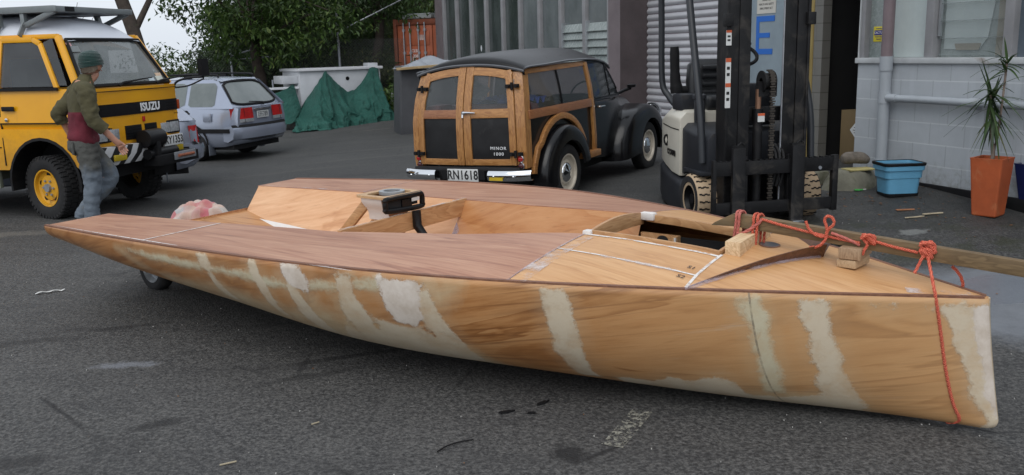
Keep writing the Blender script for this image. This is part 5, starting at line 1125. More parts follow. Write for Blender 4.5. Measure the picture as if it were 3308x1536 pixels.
# wings
def wing(name, cx, cz, Rf, y_in, y_out, a0, a1, rin, s_):
    P = []
    for i in range(37):
        a = R(lerp(a0, a1, i / 36)); Ro = Rf(math.degrees(a)); row = []
        for f, fr_ in ((0, 1.0), (.25, 1.0), (.5, .985), (.72, .95), (.87, .89), (.96, .82), (1.0, .74)):
            y = lerp(y_in, y_out, math.sin(f * math.pi / 2) ** .8); rr_ = lerp(rin, Ro, (fr_ - .74) / .26)
            row.append(Vector((cx + rr_ * math.cos(a), s_ * y, max(.2, cz + rr_ * math.sin(a)))))
        row.append(Vector((cx + (rin - .012) * math.cos(a), s_ * (y_out - .03), max(.2, cz + (rin - .012) * math.sin(a))))); P.append(row)
    return MB().grid(P).build(name, carblack, mo, smooth=60)
for s_ in (-1, 1):
    wing('rear_wing', 0.0, .29, lambda d: .50 + .04 * ss(120, 185, d), .60, .765, 192, 10, .335, s_)
    wing('front_wing', 2.18, .29, lambda d: .52 + .30 * ss(100, 185, d) + .02 * ss(60, 0, d), .40, .765, 186, -12, .34, s_)
    b = MB(); b.lathe([(0, 0), (.09, .01), (.12, .05), (.12, .1)], 20, Matrix(((0, 0, -1, 2.72), (0, 1, 0, s_ * .58), (1, 0, 0, .66), (0, 0, 0, 1)))); b.build('headlamp', M['chrome'], mo, smooth=60)
cream = plain('cream_wheel_paint', (.56, .5, .41), .35, 0, .08, 8, (.3, .25, .2), .0)
def car_wheel(name, x, y, z, r_, w, s_, parent, rimm, rimr, hubm=None, hubr=.0, slots=0, rz=0):
    """tyre lathe with tread shoulders and a dished rim; s_ is the outer side"""
    MW = Matrix.Translation((x, y, z)) @ Matrix.Rotation(rz, 4, 'Z') @ Matrix(((1, 0, 0, 0), (0, 0, s_, 0), (0, 1, 0, 0), (0, 0, 0, 1)))
    t_ = MB().lathe([(rimr, -w * .42), (rimr + .02, -w * .5), (r_ * .9, -w * .52), (r_ * .975, -w * .46), (r_, -w * .36), (r_, w * .36), (r_ * .975, w * .46), (r_ * .9, w * .52), (rimr + .02, w * .5), (rimr, w * .42), (rimr - .01, 0), (rimr, -w * .42)], 40, MW).build(name, M['rubber'], parent, smooth=40)
    MB().lathe([(rimr + .004, w * .47), (rimr - .012, w * .46), (rimr - .02, w * .3), (rimr * .72, w * .22), (rimr * .66, w * .3), (rimr * .3, w * .32), (0, w * .32)], 36, MW).build('rim', rimm, t_, smooth=35)
    if hubm: MB().lathe([(hubr, w * .31), (hubr * .95, w * .38), (hubr * .7, w * .46), (hubr * .3, w * .5), (hubr * .2, w * .54), (0, w * .55)], 28, MW).build('hub_cap', hubm, t_, smooth=50)
    return t_
for x in (0, 2.18):
    for s_ in (-1, 1): car_wheel('wheel', x, s_ * .645, .29, .292, .145, s_, mo, cream, .19, M['chrome'], .105)
MB().b2(-.6, 2.5, -.45, .45, .2, .34).build('underbody', M['inside'], mo)
# inside: red seats, blue cloth, a pale sheet, steering wheel, mirror
redv = plain('red_vinyl', (.13, .025, .025), .5, 0, .2, 8)
b = MB(); b.box((-.3, 0, .93), (.12, 1.1, .20)); b.build('rear_seat', redv, mo, bevel=.04)
for y in (-.48, .48): MB().box((-.5, y, .99), (.25, .16, .12)).build('wheel_box_trim', redv, mo, bevel=.02)
for y in (-.28, .28):
    MB().box((.95, y, .72), (.14, .46, .62), RM('Y', 0)).build('front_seat', M['blackmatt'], mo, bevel=.05)
b = MB(); b.grid([[Vector((-.28 + .3 * i / 12, -.5 + .75 * j / 16, 1.045 + .035 * math.sin(i * 1.3) * math.cos(j * 1.1) + .03 * math.sin(j * .7))) for j in range(17)] for i in range(13)]); b.build('blue_cloth', plain('blue_cloth', (.05, .12, .5), .8, 0, .2, 9), mo, smooth=70)
b = MB(); b.grid([[Vector((-.2 + .05 * math.sin(j * 1.2), .12 + .3 * i / 8 + .05 * math.sin(j * .8), .95 + .35 * j / 10)) for j in range(11)] for i in range(9)]); b.build('pale_sheet', plain('pale_plastic_sheet', (.3, .32, .33), .4, 0, .4, 6), mo, smooth=70)
b = MB(); b.tube([(1.3 + .06 * math.sin(a) , -.3 + .19 * math.cos(a), .97 + .17 * math.sin(a)) for a in [2 * math.pi * k / 28 for k in range(28)]], .011, 6, closed=True); b.build('steering_wheel', M['blackmatt'], mo, smooth=60)
b = MB(); b.b2(1.45, 1.6, -.5, .5, .8, .97); b.build('dashboard', M['blackmatt'], mo, bevel=.03)
# ================================================================== YELLOW VAN
van = thing('yellow_van', 'tall yellow van with white roof and off road tyres behind the man', 'van', (-4.90, 10.58, -.1), R(-15))
yt = NT('yellow_van_paint'); xz = yt.n('ShaderNodeSeparateXYZ'); yt.l(yt.tc.outputs['Object'], xz.inputs[0])
c = yt.mix(yt.ramp(yt.noise(2, 5, .6), [(.3, 0), (.7, 1)]), (.72, .33, .004), (.80, .385, .006))
mud = yt.ramp(yt.math('SUBTRACT', xz.outputs['Z'], yt.math('MULTIPLY', yt.noise(6, 7, .75), .7)), [(.28, 1), (.62, 0)]); c = yt.mix(yt.math('MULTIPLY', mud, .4), c, (.17, .09, .025))
run_ = yt.ramp(yt.noise(1, 6, .7, yt.map((14, 14, .8))), [(.6, 0), (.78, .35)]); c = yt.mix(run_, c, (.36, .17, .02)); chip = yt.ramp(yt.noise(24, 3, .6), [(.74, 0), (.78, .6)]); c = yt.mix(chip, c, (.2, .1, .03))
yt.set(col=c, rough=yt.math('ADD', .3, yt.math('MULTIPLY', mud, .35)), coat=.2); yel_ = yt.mat
whp = plain('van_roof_white', (.62, .65, .71), .35, 0, .04, 2, (.5, .5, .48), -.05)
MB().b2(-4.05, -3.98, -.80, .80, .6, 1.99).build('rear_wall', yel_, van)
VG = glass('van_glass', (.12, .14, .14), .03, .72, .7, (.25, .28, .28)); VGS = glass('van_side_glass', (.035, .04, .043), .04, .7, .6, (.09, .1, .105))
# lower body: rings along x (front of van at x=.62)
def vring(x, hw, z0, z1, r_=.06, tum=.03):
    return [Vector((x, s_ * a, z)) for s_, a, z in ((-1, hw - .03, z0), (-1, hw, z0 + .08), (-1, hw, z1 - .35), (-1, hw - tum, z1), (1, hw - tum, z1), (1, hw, z1 - .35), (1, hw, z0 + .08), (1, hw - .03, z0))]
b = MB()
b.loft([vring(-4.0, .84, .55, 1.42), vring(-.62, .84, .55, 1.42)], True, True)
b.loft([vring(-.62, .84, .98, 1.42), vring(.50, .84, .98, 1.42)], True, False)
fr0 = vring(.50, .84, .98, 1.42); fr1 = vring(.585, .80, .98, 1.40); fr1 = [Vector((v.x + (.03 if v.z < 1.2 else -.02), v.y, v.z)) for v in fr1]
b.loft([fr0, fr1], True, True)
b.loft([[Vector((x, s_ * y, z)) for x, y in ((.42, .84), (.52, .83), (.60, .79), (.64, .4), (.645, 0))] for z in (.56, 1.0)] if False else [[Vector((.5, -.84, z)), Vector((.6, -.81, z)), Vector((.65, -.5, z)), Vector((.66, 0, z)), Vector((.65, .5, z)), Vector((.6, .81, z)), Vector((.5, .84, z)), Vector((.4, .6, z)), Vector((.4, -.6, z))] for z in (.58, .8, 1.0, 1.18, 1.41)], True, True)
vb = b.build('body', yel_, van, bevel=.02)
# wheel arch quarter ahead of and behind the front wheel
for s_ in (-1, 1):
    P = []; b = MB()
    for i in range(17):
        a = R(180 - 180 * i / 16); xx = .02 + .46 * math.cos(a); zz = .40 + .5 * math.sin(a); P.append((xx, zz))
    poly = [(-.63, .55)] + [(-.44, .55)] + [p for p in P if p[1] > .55] + [(.5, .56), (.56, .56), (.56, 1.0), (-.63, 1.0)]
    b.prism(poly, -.012, .012, Matrix(((1, 0, 0, 0), (0, 0, 1, s_ * .83), (0, 1, 0, 0), (0, 0, 0, 1)))); b.build('wheel_arch', yel_, vb)
b = MB()
for s_ in (-1, 1): b.loft([[Vector((.02 + rr * math.cos(R(190 - 200 * i / 16)), s_ * y, .40 + rr * 1.08 * math.sin(R(190 - 200 * i / 16)))) for i in range(17)] for rr, y in ((.47, .845), (.44, .85), (.44, .45))], False)
b.b2(-.6, .55, -.45, .45, .5, .97); b.build('arch_liner', M['blackmatt'], vb)
# greenhouse
A0, A1 = Vector((.575, -.80, 1.42)), Vector((.27, -.70, 2.02)); Bk = -4.0
b = MB(); b.loft([[Vector((.575, s_ * .80, 1.41)), Vector((.49, s_ * .80, 1.41)), Vector((.20, s_ * .70, 2.02)), Vector((.28, s_ * .70, 2.02))] for s_ in (1,)] * 1 + [[Vector((.575, .75, 1.41)), Vector((.49, .75, 1.41)), Vector((.20, .66, 2.02)), Vector((.28, .66, 2.02))]], True, True) if False else None
for s_ in (-1, 1):
    b.beam((.54, s_ * .785, 1.41), (.235, s_ * .63, 1.98), .07, .05, (0, 1, 0))
    b.beam((-.48, s_ * .815, 1.41), (-.48, s_ * .67, 1.98), .09, .05, (0, 1, 0))
    b.loft([[Vector((x, s_ * .815, 1.41)), Vector((x, s_ * .67, 1.98)), Vector((x, s_ * .63, 1.98)), Vector((x, s_ * .77, 1.41))] for x in (-4.0, -.5)], True, True)
    b.beam((-.5, s_ * .655, 1.98), (.24, s_ * .63, 1.98), .05, .05)
b.build('pillars', yel_, vb, bevel=.008)
def quad(a, b_, c, d, nu=6, nv=5, bow=0, n=Vector((1, 0, 0))):
    P = []
    for i in range(nu + 1):
        u = i / nu; P.append([a.lerp(b_, u).lerp(d.lerp(c, u), j / nv) + n * bow * math.sin(math.pi * u) for j in range(nv + 1)])
    return P
wsq = [Vector((.565, -.74, 1.44)), Vector((.565, .74, 1.44)), Vector((.285, .60, 1.94)), Vector((.285, -.60, 1.94))]
ws = MB().grid(quad(*wsq, bow=.05)).build('windscreen', VG, van, smooth=60)
rim = MB(); pp = []
for (p, q) in zip(wsq, wsq[1:] + wsq[:1]):
    for k in range(8): 
        v = p.lerp(q, k / 8); v = v + Vector((.05 * math.cos(v.y / .74 * math.pi / 2) + .004, 0, 0)); pp.append(v)
rim.tube(pp, .022, 6, closed=True).build('windscreen_rubber', M['blackmatt'], ws, smooth=50)
for y0 in (-.25, .42):
    b = MB(); b.tube([(.64, y0, 1.43), (.655, y0 + .05, 1.46), (.635, y0 + .42, 1.49)], [.018, .012, .008], 6); b.beam((.64, y0 + .1, 1.47), (.615, y0 + .62, 1.50), .012, .012); b.build('wiper', M['blackmatt'], ws, smooth=50)
for (y, z, w, h, c) in ((-.60, 1.885, .07, .05, (.55, .3, .3)), (.40, 1.475, .1, .05, (.5, .58, .62)), (.58, 1.485, .12, .06, (.55, .57, .5)), (.60, 1.53, .1, .04, (.6, .42, .28)), (-.55, 1.84, .13, .07, (.2, .22, .22))):
    x = lerp(.565, .285, (z - 1.44) / .50) + .05 * math.cos(y / .74 * math.pi / 2) + .006
    MB().box((0, 0, 0), (.004, w, h), Matrix.Translation((x, y, z)) @ Matrix.Rotation(R(-27), 4, 'Y')).build('windscreen_sticker', plain('sticker%d' % int(abs(y * 100)), c, .4), ws)
def sw(x, z): return Vector((x, -lerp(.818, .67, (z - 1.41) / .57), z))
def side_pane(pts, m_, name, par, off=.008):
    o_ = MB(); vs = [sw(x, z) - Vector((0, off, 0)) for x, z in pts]; o_.add(vs, [tuple(range(len(vs)))]); return o_.build(name, m_, par)
b = MB(); b.add([Vector((x, lerp(.818, .67, (z - 1.41) / .57), z)) for x, z in ((-.44, 1.43), (.40, 1.43), (.15, 1.95), (-.44, 1.95))], [(0, 1, 2, 3)]); b.build('door_window', VGS, van)
dg_ = side_pane([(-.44, 1.45), (.27, 1.45), (.03, 1.89), (-.06, 1.92), (-.44, 1.92)], VGS, 'door_window', van)
side_pane([(.30, 1.46), (.43, 1.46), (.2, 1.96), (.10, 1.92), (.08, 1.89)], VGS, 'quarter_window', van, .006)
side_pane([(-.55, 1.45), (-3.9, 1.45), (-3.9, 1.92), (-.55, 1.92)], yel_, 'side_panel_upper', van, .004)
b = MB()
for a_, c_ in (((-.48, 1.43), (-.48, 1.95)), ((-.48, 1.95), (-.04, 1.95)), ((-.04, 1.95), (.06, 1.9)), ((.06, 1.9), (.31, 1.43))):
    p, q = sw(*a_), sw(*c_); b.beam(p - Vector((0, .012, 0)), q - Vector((0, .012, 0)), .055, .03, (0, 1, 0))
b.build('door_window_frame', yel_, dg_, bevel=.006)
b = MB(); b.beam((-4, -.835, 1.425), (.32, -.835, 1.425), .02, .035); b.build('belt_moulding', M['blackmatt'], vb)
b = MB(); b.beam((-4, -.846, 1.06), (.5, -.846, 1.06), .01, .012); b.beam((-.47, -.846, .6), (-.47, -.82, 1.4), .012, .012, (1, 0, 0)); b.beam((.44, -.846, 1.06), (.44, -.82, 1.4), .01, .01, (1, 0, 0)); b.beam((.662, -.74, 1.375), (.664, .74, 1.375), .008, .008); b.beam((-4, -.846, .80), (-.5, -.846, .80), .008, .01); b.build('panel_gap', M['blackmatt'], vb)
MB().box((-.34, -.853, 1.22), (.16, .02, .05)).build('door_handle', M['blackmatt'], vb, bevel=.008)
MB().lathe([(0, .012), (.02, .01), (.022, 0)], 14, Matrix(((1, 0, 0, -.38), (0, 0, -1, -.845), (0, 1, 0, 1.1), (0, 0, 0, 1)))).build('lock', M['chrome'], vb, smooth=50)
for tx, z in (('03', 1.86), ('09', 1.6)): text('side_mark', tx, .11, M['ink'], vb, face_M(sw(-.64, z) - Vector((0, .012, 0)), (1, 0, 0), (0, .13, 1)), .002)
# roof and rack
def vroof(x, hw, e, top, n=14): return [Vector((x, hw * a, e + (top - e) * (1 - abs(a) ** 3.4))) for a in [-1 + 2 * k / n for k in range(n + 1)]]
b = MB(); b.grid([vroof(-4.0, .69, 1.95, 2.23), vroof(-.9, .69, 1.95, 2.23), vroof(-.5, .685, 1.95, 2.23), vroof(-.2, .675, 1.95, 2.215), vroof(.02, .655, 1.95, 2.18), vroof(.16, .64, 1.95, 2.12), vroof(.25, .625, 1.945, 2.045), vroof(.31, .61, 1.935, 1.975), vroof(.335, .60, 1.925, 1.94)])
rf = b.build('roof', whp, van, smooth=60)
rk = thing('roof_rack', 'grey steel ladder rack standing on the white van roof', 'roof rack', (-4.90, 10.58, -.1), R(-15))
rkm = plain('rack_steel', (.19, .21, .215), .5, .3, .12, 5); b = MB(); z = 2.27
for y in (-.6, .6): b.beam((-3.2, y, z), (.22, y, z), .05, .07)
b.build('side_rail', rkm, rk, bevel=.006)
MB().beam((.22, -.63, z), (.22, .63, z), .06, .06).build('front_rail', rkm, rk, bevel=.006)
MB().b2(-3.1, .18, -.57, .57, z - .025, z - .01).build('deck_sheet', plain('rack_sheet', (.36, .38, .40), .5, .2), rk)
for x in (-.55, -.22, -2.0):
    for s_ in (-1, 1):
        b = MB(); b.beam((x, s_ * .58, z - .03), (x + .02, s_ * .60, 2.1), .06, .05, (1, 0, 0)); b.beam((x + .02, s_ * .60, 2.13), (x + .02, s_ * .695, 1.99), .06, .02, (1, 0, 0)); b.build('foot', rkm, rk, bevel=.004)
for s_ in (-1, 1):
    b = MB(); b.beam((.2, s_ * .59, z - .02), (-.2, s_ * .60, 2.1), .05, .05); b.build('brace', rkm, rk, bevel=.004)
MB().box((.252, -.42, z), (.006, .14, .05)).build('black_strap', M['blackmatt'], rk)
# face: band, lettering, lights, grille, bumper, winch
FX = lambda y: .655 - .05 * (abs(y) / .8) ** 3
b = MB(); b.grid([[Vector((FX(y) + .012, y, z)) for z in (1.10, 1.235)] for y in [-.80 + 1.6 * i / 20 for i in range(21)]]); b.build('grille_band', M['black'], van, smooth=50)
b = MB()
for k in range(3): b.beam((FX(-.6) + .014, -.74, 1.125 + k * .035), (FX(-.6) + .014, .74, 1.125 + k * .035), .008, .006)
b.build('band_slat', M['blackmatt'], van)
text('maker_lettering', 'ISUZU', .128, M['lightink'], van, face_M((.674, .2, 1.168), (0, 1, 0), (0, 0, 1)), .006, .95, 1.08, .004)
MB().box((.668, .07, 1.035), (.01, .04, .06)).build('badge', M['red_lamp'], van, bevel=.004)
for y0, y1, nm in ((-.76, -.34, 'headlight'), (.36, .76, 'headlight'), (-.26, .02, 'grille_opening'), (.08, .30, 'grille_opening')):
    x = FX((y0 + y1) / 2) + .006
    h = MB().b2(x - .03, x + .006, y0, y1, .82, .98).build(nm, M['black'], van, bevel=.006)
    if nm == 'headlight':
        for yc in ((y0 + .11), (y1 - .11)): MB().b2(x, x + .016, yc - .085, yc + .085, .84, .96).build('lamp_lens', M['clear_lamp'], h, bevel=.015)
    else:
        b = MB()
        for k in range(5): b.beam((x + .008, y0 + .01, .84 + k * .03), (x + .008, y1 - .01, .84 + k * .03), .006, .008)
        b.build('grille_slats', M['blackmatt'], h)
for s_ in (-1, 1): MB().box((.60, s_ * .815, 1.16), (.06, .04, .12)).build('side_indicator', plain('indicator_lens', (.4, .06, .015), .2), van, bevel=.01)
def stripe_mat():
    t = NT('hazard_stripes'); x = t.n('ShaderNodeSeparateXYZ'); t.l(t.tc.outputs['Object'], x.inputs[0])
    v = t.math('GREATER_THAN', t.math('FRACT', t.math('MULTIPLY', t.math('SUBTRACT', t.math('ADD', x.outputs['Y'], 5), t.math('MULTIPLY', x.outputs['Z'], .75)), 5.2)), .48)
    t.set(col=t.mix(v, (.015, .015, .016), t.mix(t.noise(5, 4), (.5, .5, .5), (.68, .69, .7))), rough=.45); return t.mat
b = MB(); rings = []
for i in range(25):
    y = -.86 + 1.72 * i / 24; x = .76 - .16 * max(0, (abs(y) - .5) / .36) ** 2; rings.append([Vector((x - .1, y, .78)), Vector((x, y, .78)), Vector((x + .012, y, .68)), Vector((x - .03, y, .575)), Vector((x - .1, y, .575))])
bp = b.loft(rings, True, True).build('bumper', stripe_mat(), van, smooth=40)
for s_ in (-1, 1): MB().box((.76, s_ * .52, .655), (.03, .2, .07)).build('fog_lamp', plain('yellow_lens', (.5, .36, .02), .2), bp, bevel=.012)
b = MB(); b.b2(.70, .92, -.08, .70, .50, .62); b.b2(.72, .9, -.05, .02, .5, .86); b.build('winch_mount', M['blackmatt'], van, bevel=.01)
b = MB(); b.lathe([(0, -.15), (.10, -.15), (.105, -.1), (.105, .1), (.10, .15), (0, .15)], 20, Matrix(((1, 0, 0, .80), (0, 0, 1, .0), (0, 1, 0, .82), (0, 0, 0, 1)))); b.lathe([(0, -.26), (.06, -.26), (.06, .26), (0, .26)], 16, Matrix(((1, 0, 0, .82), (0, 0, 1, .12), (0, 1, 0, .64), (0, 0, 0, 1)))); wn = b.build('winch', M['black'], van, smooth=40)
b = MB(); b.b2(.925, .94, .2, .62, .54, .63); b.build('fairlead', M['steel'], van, bevel=.006); b = MB(); b.tube([(.95, .26, .585), (.95, .56, .585)], .018, 8); b.build('fairlead_roller', plain('rust', (.25, .08, .04), .8, 0, .3, 30), van, smooth=40)
MB().box((.80, .14, .80), (.06, .08, .06)).build('winch_tag', plain('orange_tag', (.5, .09, .03), .5), van)
pl = MB().box((.83, .36, .765), (.008, .36, .125), None).build('number_plate', M['plate'], van, bevel=.006)
text('plate_lettering', 'XY1353', .125, M['ink'], pl, face_M((.836, .36, .764), (0, 1, 0), (0, 0, 1)), .002, .82, 1.05, .0022)
yrim = plain('yellow_wheel', (.62, .31, .012), .45, 0, .1, 8, (.1, .07, .03), .05)
def offroad(x, y, s_, rz=0):
    t_ = car_wheel('wheel', x, y, .345, .345, .22, s_, van, yrim, .205, None, rz=rz)
    MW = Matrix.Translation((x, y, .345)) @ Matrix.Rotation(rz, 4, 'Z') @ Matrix(((1, 0, 0, 0), (0, 0, s_, 0), (0, 1, 0, 0), (0, 0, 0, 1)))
    b = MB()
    for k in range(40):
        a = 2 * math.pi * k / 40
        for z, o_ in ((-.075, 0), (0, .5), (.075, 0)):
            aa = a + o_ * 2 * math.pi / 40; b.box((.345, 0, z), (.02, .034, .06), MW @ Matrix.Rotation(aa, 4, 'Z'))
        b.box((.325, 0, .108), (.04, .03, .012), MW @ Matrix.Rotation(a, 4, 'Z'))
    b.build('tread_lugs', M['rubber'], t_)
    b = MB(); b.lathe([(0, .10), (.045, .10), (.05, .06), (.055, .04)], 16, MW)
    for k in range(6):
        a = 2 * math.pi * k / 6; b.lathe([(0, .085), (.012, .085), (.014, .06)], 8, MW @ Matrix.Translation((.085 * math.cos(a), .085 * math.sin(a), 0)))
    b.build('hub', M['steel'], t_, smooth=40)
    for k in range(5):
        a = 2 * math.pi * k / 5 + .3; MB().lathe([(0, .055), (.028, .055), (.03, .05)], 12, MW @ Matrix.Translation((.145 * math.cos(a), .145 * math.sin(a), .005))).build('rim_hole', M['black'], t_)
offroad(0, -.70, -1, R(-14)); offroad(0, .70, 1, R(-14)); offroad(-2.6, -.70, -1); offroad(-2.6, .70, 1)
MB().b2(-3.9, .6, -.42, .42, .42, .56).build('chassis', M['blackmatt'], van)
b = MB(); b.b2(-1.6, -.7, -.80, -.5, .42, .56); b.beam((-.66, -.8, .34), (-.66, -.8, .66), .05, .1); b.build('side_step', plain('step_green_grey', (.16, .17, .13), .6), van, bevel=.01)
b = MB(); b.tube(smooth_path([(.58, .80, 1.30), (.60, .84, 1.42), (.72, .92, 1.47), (.90, 1.0, 1.48)], 4), .014, 8); b.tube(smooth_path([(.60, .82, 1.36), (.74, .9, 1.38), (.90, 1.0, 1.46)], 4), .010, 8); b.box((.90, 1.0, 1.60), (.05, .16, .20)); b.build('wing_mirror', M['black'], van, smooth=40)
b = MB(); b.b2(-.45, -.2, -.65, .65, 1.0, 1.75); b.build('seats', M['blackmatt'], van, bevel=.04)
# ================================================================== SILVER CARS
silver = plain('silver_car_paint', (.36, .4, .49), .22, .45, .06, 2, coat=.4); bumperg = plain('bumper_grey', (.2, .22, .26), .35, .4, .1, 3)
cgl = glass('pale_car_glass', (.14, .165, .16), .05, .85, .6, (.25, .28, .27))
def estate(name, label, loc, rz, rear_over=.93, plate='EFF789', roof_h=1.44, L_=2.6, rack=True, tl=(.74, .93), lamp_w=.42):
    c = thing(name, label, 'car', loc, rz)
    # lower body rings (x forward from the rear axle)
    def ring(x, hw, z0, zb, n=4):
        out = []
        for s_ in (-1, 1):
            seq = [(hw - .08, z0), (hw - .02, z0 + .08), (hw, z0 + .22), (hw - .005, zb - .18), (hw - .05, zb)]
            out += [Vector((x, s_ * a, z)) for a, z in (seq if s_ < 0 else seq[::-1])]
        return out
    ro = -rear_over
    b = MB(); b.loft([ring(ro, .74, .36, .93), ring(ro + .08, .80, .3, .95), ring(ro + .3, .83, .26, .96), ring(-.1, .845, .24, .95), ring(.8, .85, .22, .93), ring(1.7, .845, .22, .91), ring(2.3, .83, .24, .87), ring(2.9, .79, .28, .80), ring(3.25, .70, .34, .70)], True, True)
    body = b.build('body', silver, c, smooth=45)
    b = MB(); rr_ = []
    for x, zr, hw in ((ro + .40, roof_h - .05, .55), (ro + .52, roof_h - .01, .58), (0, roof_h, .60), (.8, roof_h, .60), (1.3, roof_h - .03, .585), (1.55, roof_h - .09, .57)):
        rr_.append([Vector((x, hw * a, zr + .03 * (1 - a * a))) for a in [-1 + k / 5 for k in range(11)]])
    b.grid(rr_); rf = b.build('roof', silver, c, smooth=50)
    # side and rear glass area as bowed patches
    def sd(x, z, d, s_): return Vector((x, s_ * (lerp(.80, .595, (z - .93) / (roof_h - .93)) + d), z))
    def rx(z): return ro + .03 + .40 * max(0, (z - .93) / (roof_h - .95)) ** 1.1
    for s_ in (-1, 1):
        F = lambda x, z, d, s_=s_: sd(x, z, d, s_)
        hi = lambda u: min(roof_h - .01, interp(u, [ro + .03, ro + .45, 1.5, 2.15], [.95, roof_h, roof_h - .02, .94]) + .0)
        b = MB().patch(F, [ro + .04 + (2.1 - ro - .04) * i / 24 for i in range(25)], lambda u: .93, lambda u: max(.932, hi(u)), 5, 0); b.build('upper_side', silver, body, smooth=40)
        for a, e in ((ro + .42, .05), (.12, 1.02), (1.09, 1.75)):
            f_ = lambda u, a=a: min(hi(u) - .06, roof_h - .06)
            us = [lerp(a, e, i / 10) for i in range(11)]
            rnd = lambda u, a=a, e=e: .035 * max(0, 1 - min(u - a, e - u) / .06) ** 2
            w = MB().patch(F, us, lambda u: .965 + rnd(u), lambda u: max(.97, f_(u) - rnd(u)), 4, .006).build('side_window', cgl, body, smooth=40)
        b = MB(); b.ribbon(lambda x, z, d, s_=s_: Vector((x, s_ * (.85 + d - .02 * max(0, -x - .3)), z)), [(ro + .12 + (2.9 - ro) * i / 10, .545) for i in range(11)], .07, -.03, .01); b.build('side_moulding', M['blackmatt'], body)
        b = MB(); b.box((-.38, s_ * .852, .78), (.17, .006, .15)); 
        if s_ < 0 or True: b.build('fuel_flap', silver, body, bevel=.02)
    # tailgate
    def rr(y, z, d): return Vector((rx(z) - d + .07 * (y / .75) ** 2, y, z))
    def rw(z): return lerp(.76, .57, max(0, (z - .93) / (roof_h - .93)))
    zs = [.93 + (roof_h + .0 - .93) * j / 10 for j in range(11)]
    b = MB(); b.grid([[rr(rw(z) * a, z, 0) for z in zs] for a in [-1 + i / 6 for i in range(13)]]); tg = b.build('tailgate', silver, c, smooth=45)
    def gl(y, z): return rr(y, z, .012)
    P = []
    for i in range(15):
        a = -1 + 2 * i / 14; row = []
        for j in range(7):
            z = lerp(.985 + .05 * abs(a) ** 6, roof_h - .05 - .06 * abs(a) ** 6, j / 6); row.append(rr(a * (rw(z) - .06), z, .010))
        P.append(row)
    gw = MB().grid(P).build('rear_window', cgl, tg, smooth=45)
    edge = [P[i][0] for i in range(15)] + [P[14][j] for j in range(1, 7)] + [P[i][6] for i in range(13, -1, -1)] + [P[0][j] for j in range(5, 0, -1)]
    MB().tube([p - Vector((.003, 0, 0)) for p in edge], .022, 6, closed=True).build('window_seal', M['blackmatt'], gw, smooth=45)
    b = MB(); b.tube([rr(-.1, .96, .03), rr(-.12, 1.0, .04), rr(.25, 1.03, .035)], [.02, .014, .007], 6); b.build('rear_wiper', M['blackmatt'], gw, smooth=45)
    z0, z1 = tl
    for s_ in (-1, 1):
        P = [[Vector((ro - .03 + .12 * max(0, (a - .5) / .5) ** 2 + (.02 if z > z1 - .001 else 0), s_ * lerp(.30 if lamp_w > .3 else .55, .80, a), z)) for z in (z0 - .06, z0, z1)] for a in [i / 8 for i in range(9)]]
        lp = MB().grid([[p[1], p[2]] for p in P]).build('tail_light', M['red_lamp'], c, smooth=40)
        MB().grid([[p[0], p[1]] for p in P]).build('reverse_lens', M['clear_lamp'], lp, smooth=40)
        MB().grid([[P[4][0] + Vector((-.004, -.004, 0)), P[4][2] + Vector((-.004, -.004, 0))], [P[4][0] + Vector((-.004, .008, 0)), P[4][2] + Vector((-.004, .008, 0))]]).build('lamp_divider', M['blackmatt'], lp)
    pl = MB().box((ro - .02, 0, .79), (.01, .36, .125)).build('number_plate', M['plate'], c, bevel=.006)
    text('plate_lettering', plate, .12, plain('plate_ink_' + plate, (.08, .08, .09), .5), pl, face_M((ro - .027, 0, .789), (0, -1, 0), (0, 0, 1)), .002, .82, 1.05)
    MB().box((ro - .02, 0, .885), (.03, .5, .04)).build('plate_garnish', M['chrome'], c, bevel=.012)
    b = MB(); rings = []
    for i in range(21):
        a = -1 + i / 10; y = .83 * a; x = ro - .10 + .16 * abs(a) ** 4; k = .35 if abs(a) > .95 else 0
        rings.append([Vector((x + .06, y, .62)), Vector((x, y, .60)), Vector((x - .025, y, .52)), Vector((x + .0, y, .40)), Vector((x + .12, y, .34)), Vector((x + .2, y, .36)), Vector((x + .2, y, .6))])
    b.loft(rings, True, True); bp = b.build('rear_bumper', silver, c, smooth=50)
    b = MB(); b.grid([[Vector((ro - .10 + .16 * abs(a) ** 4 - .004, .835 * a, .60)), Vector((ro - .1 + .16 * abs(a) ** 4 + .02, .835 * a, .645))] for a in [-1 + i / 10 for i in range(21)]]); b.build('bumper_strip', M['blackmatt'], bp)
    for x in (0, L_):
        for s_ in (-1, 1): 
            w = car_wheel('wheel', x, s_ * .745, .3, .30, .19, s_, c, M['alu'], .19)
            MW = Matrix.Translation((x, s_ * .745, .3)) @ Matrix(((1, 0, 0, 0), (0, 0, s_, 0), (0, 1, 0, 0), (0, 0, 0, 1)))
            b = MB()
            for k in range(7):
                b.box((.125, 0, .075), (.06, .045, .01), MW @ Matrix.Rotation(2 * math.pi * k / 7, 4, 'Z'))
            b.build('wheel_slot', M['black'], w)
    b = MB()
    for x in (0, L_):
        for s_ in (-1, 1): b.loft([[Vector((x + q * math.cos(R(180 * i / 14)), s_ * y, .3 + q * math.sin(R(180 * i / 14)))) for i in range(15)] for q, y in ((.37, .853), (.35, .856), (.33, .853))], False)
    b.build('arch_gap', M['black'], body)
    MB().b2(ro + .15, 3.1, -.7, .7, .2, .32).build('underbody', M['inside'], c)
    for s_ in (-1, 1): MB().box((-.36, s_ * .76, .24), (.012, .18, .26)).build('mud_flap', bumperg, c, bevel=.005)
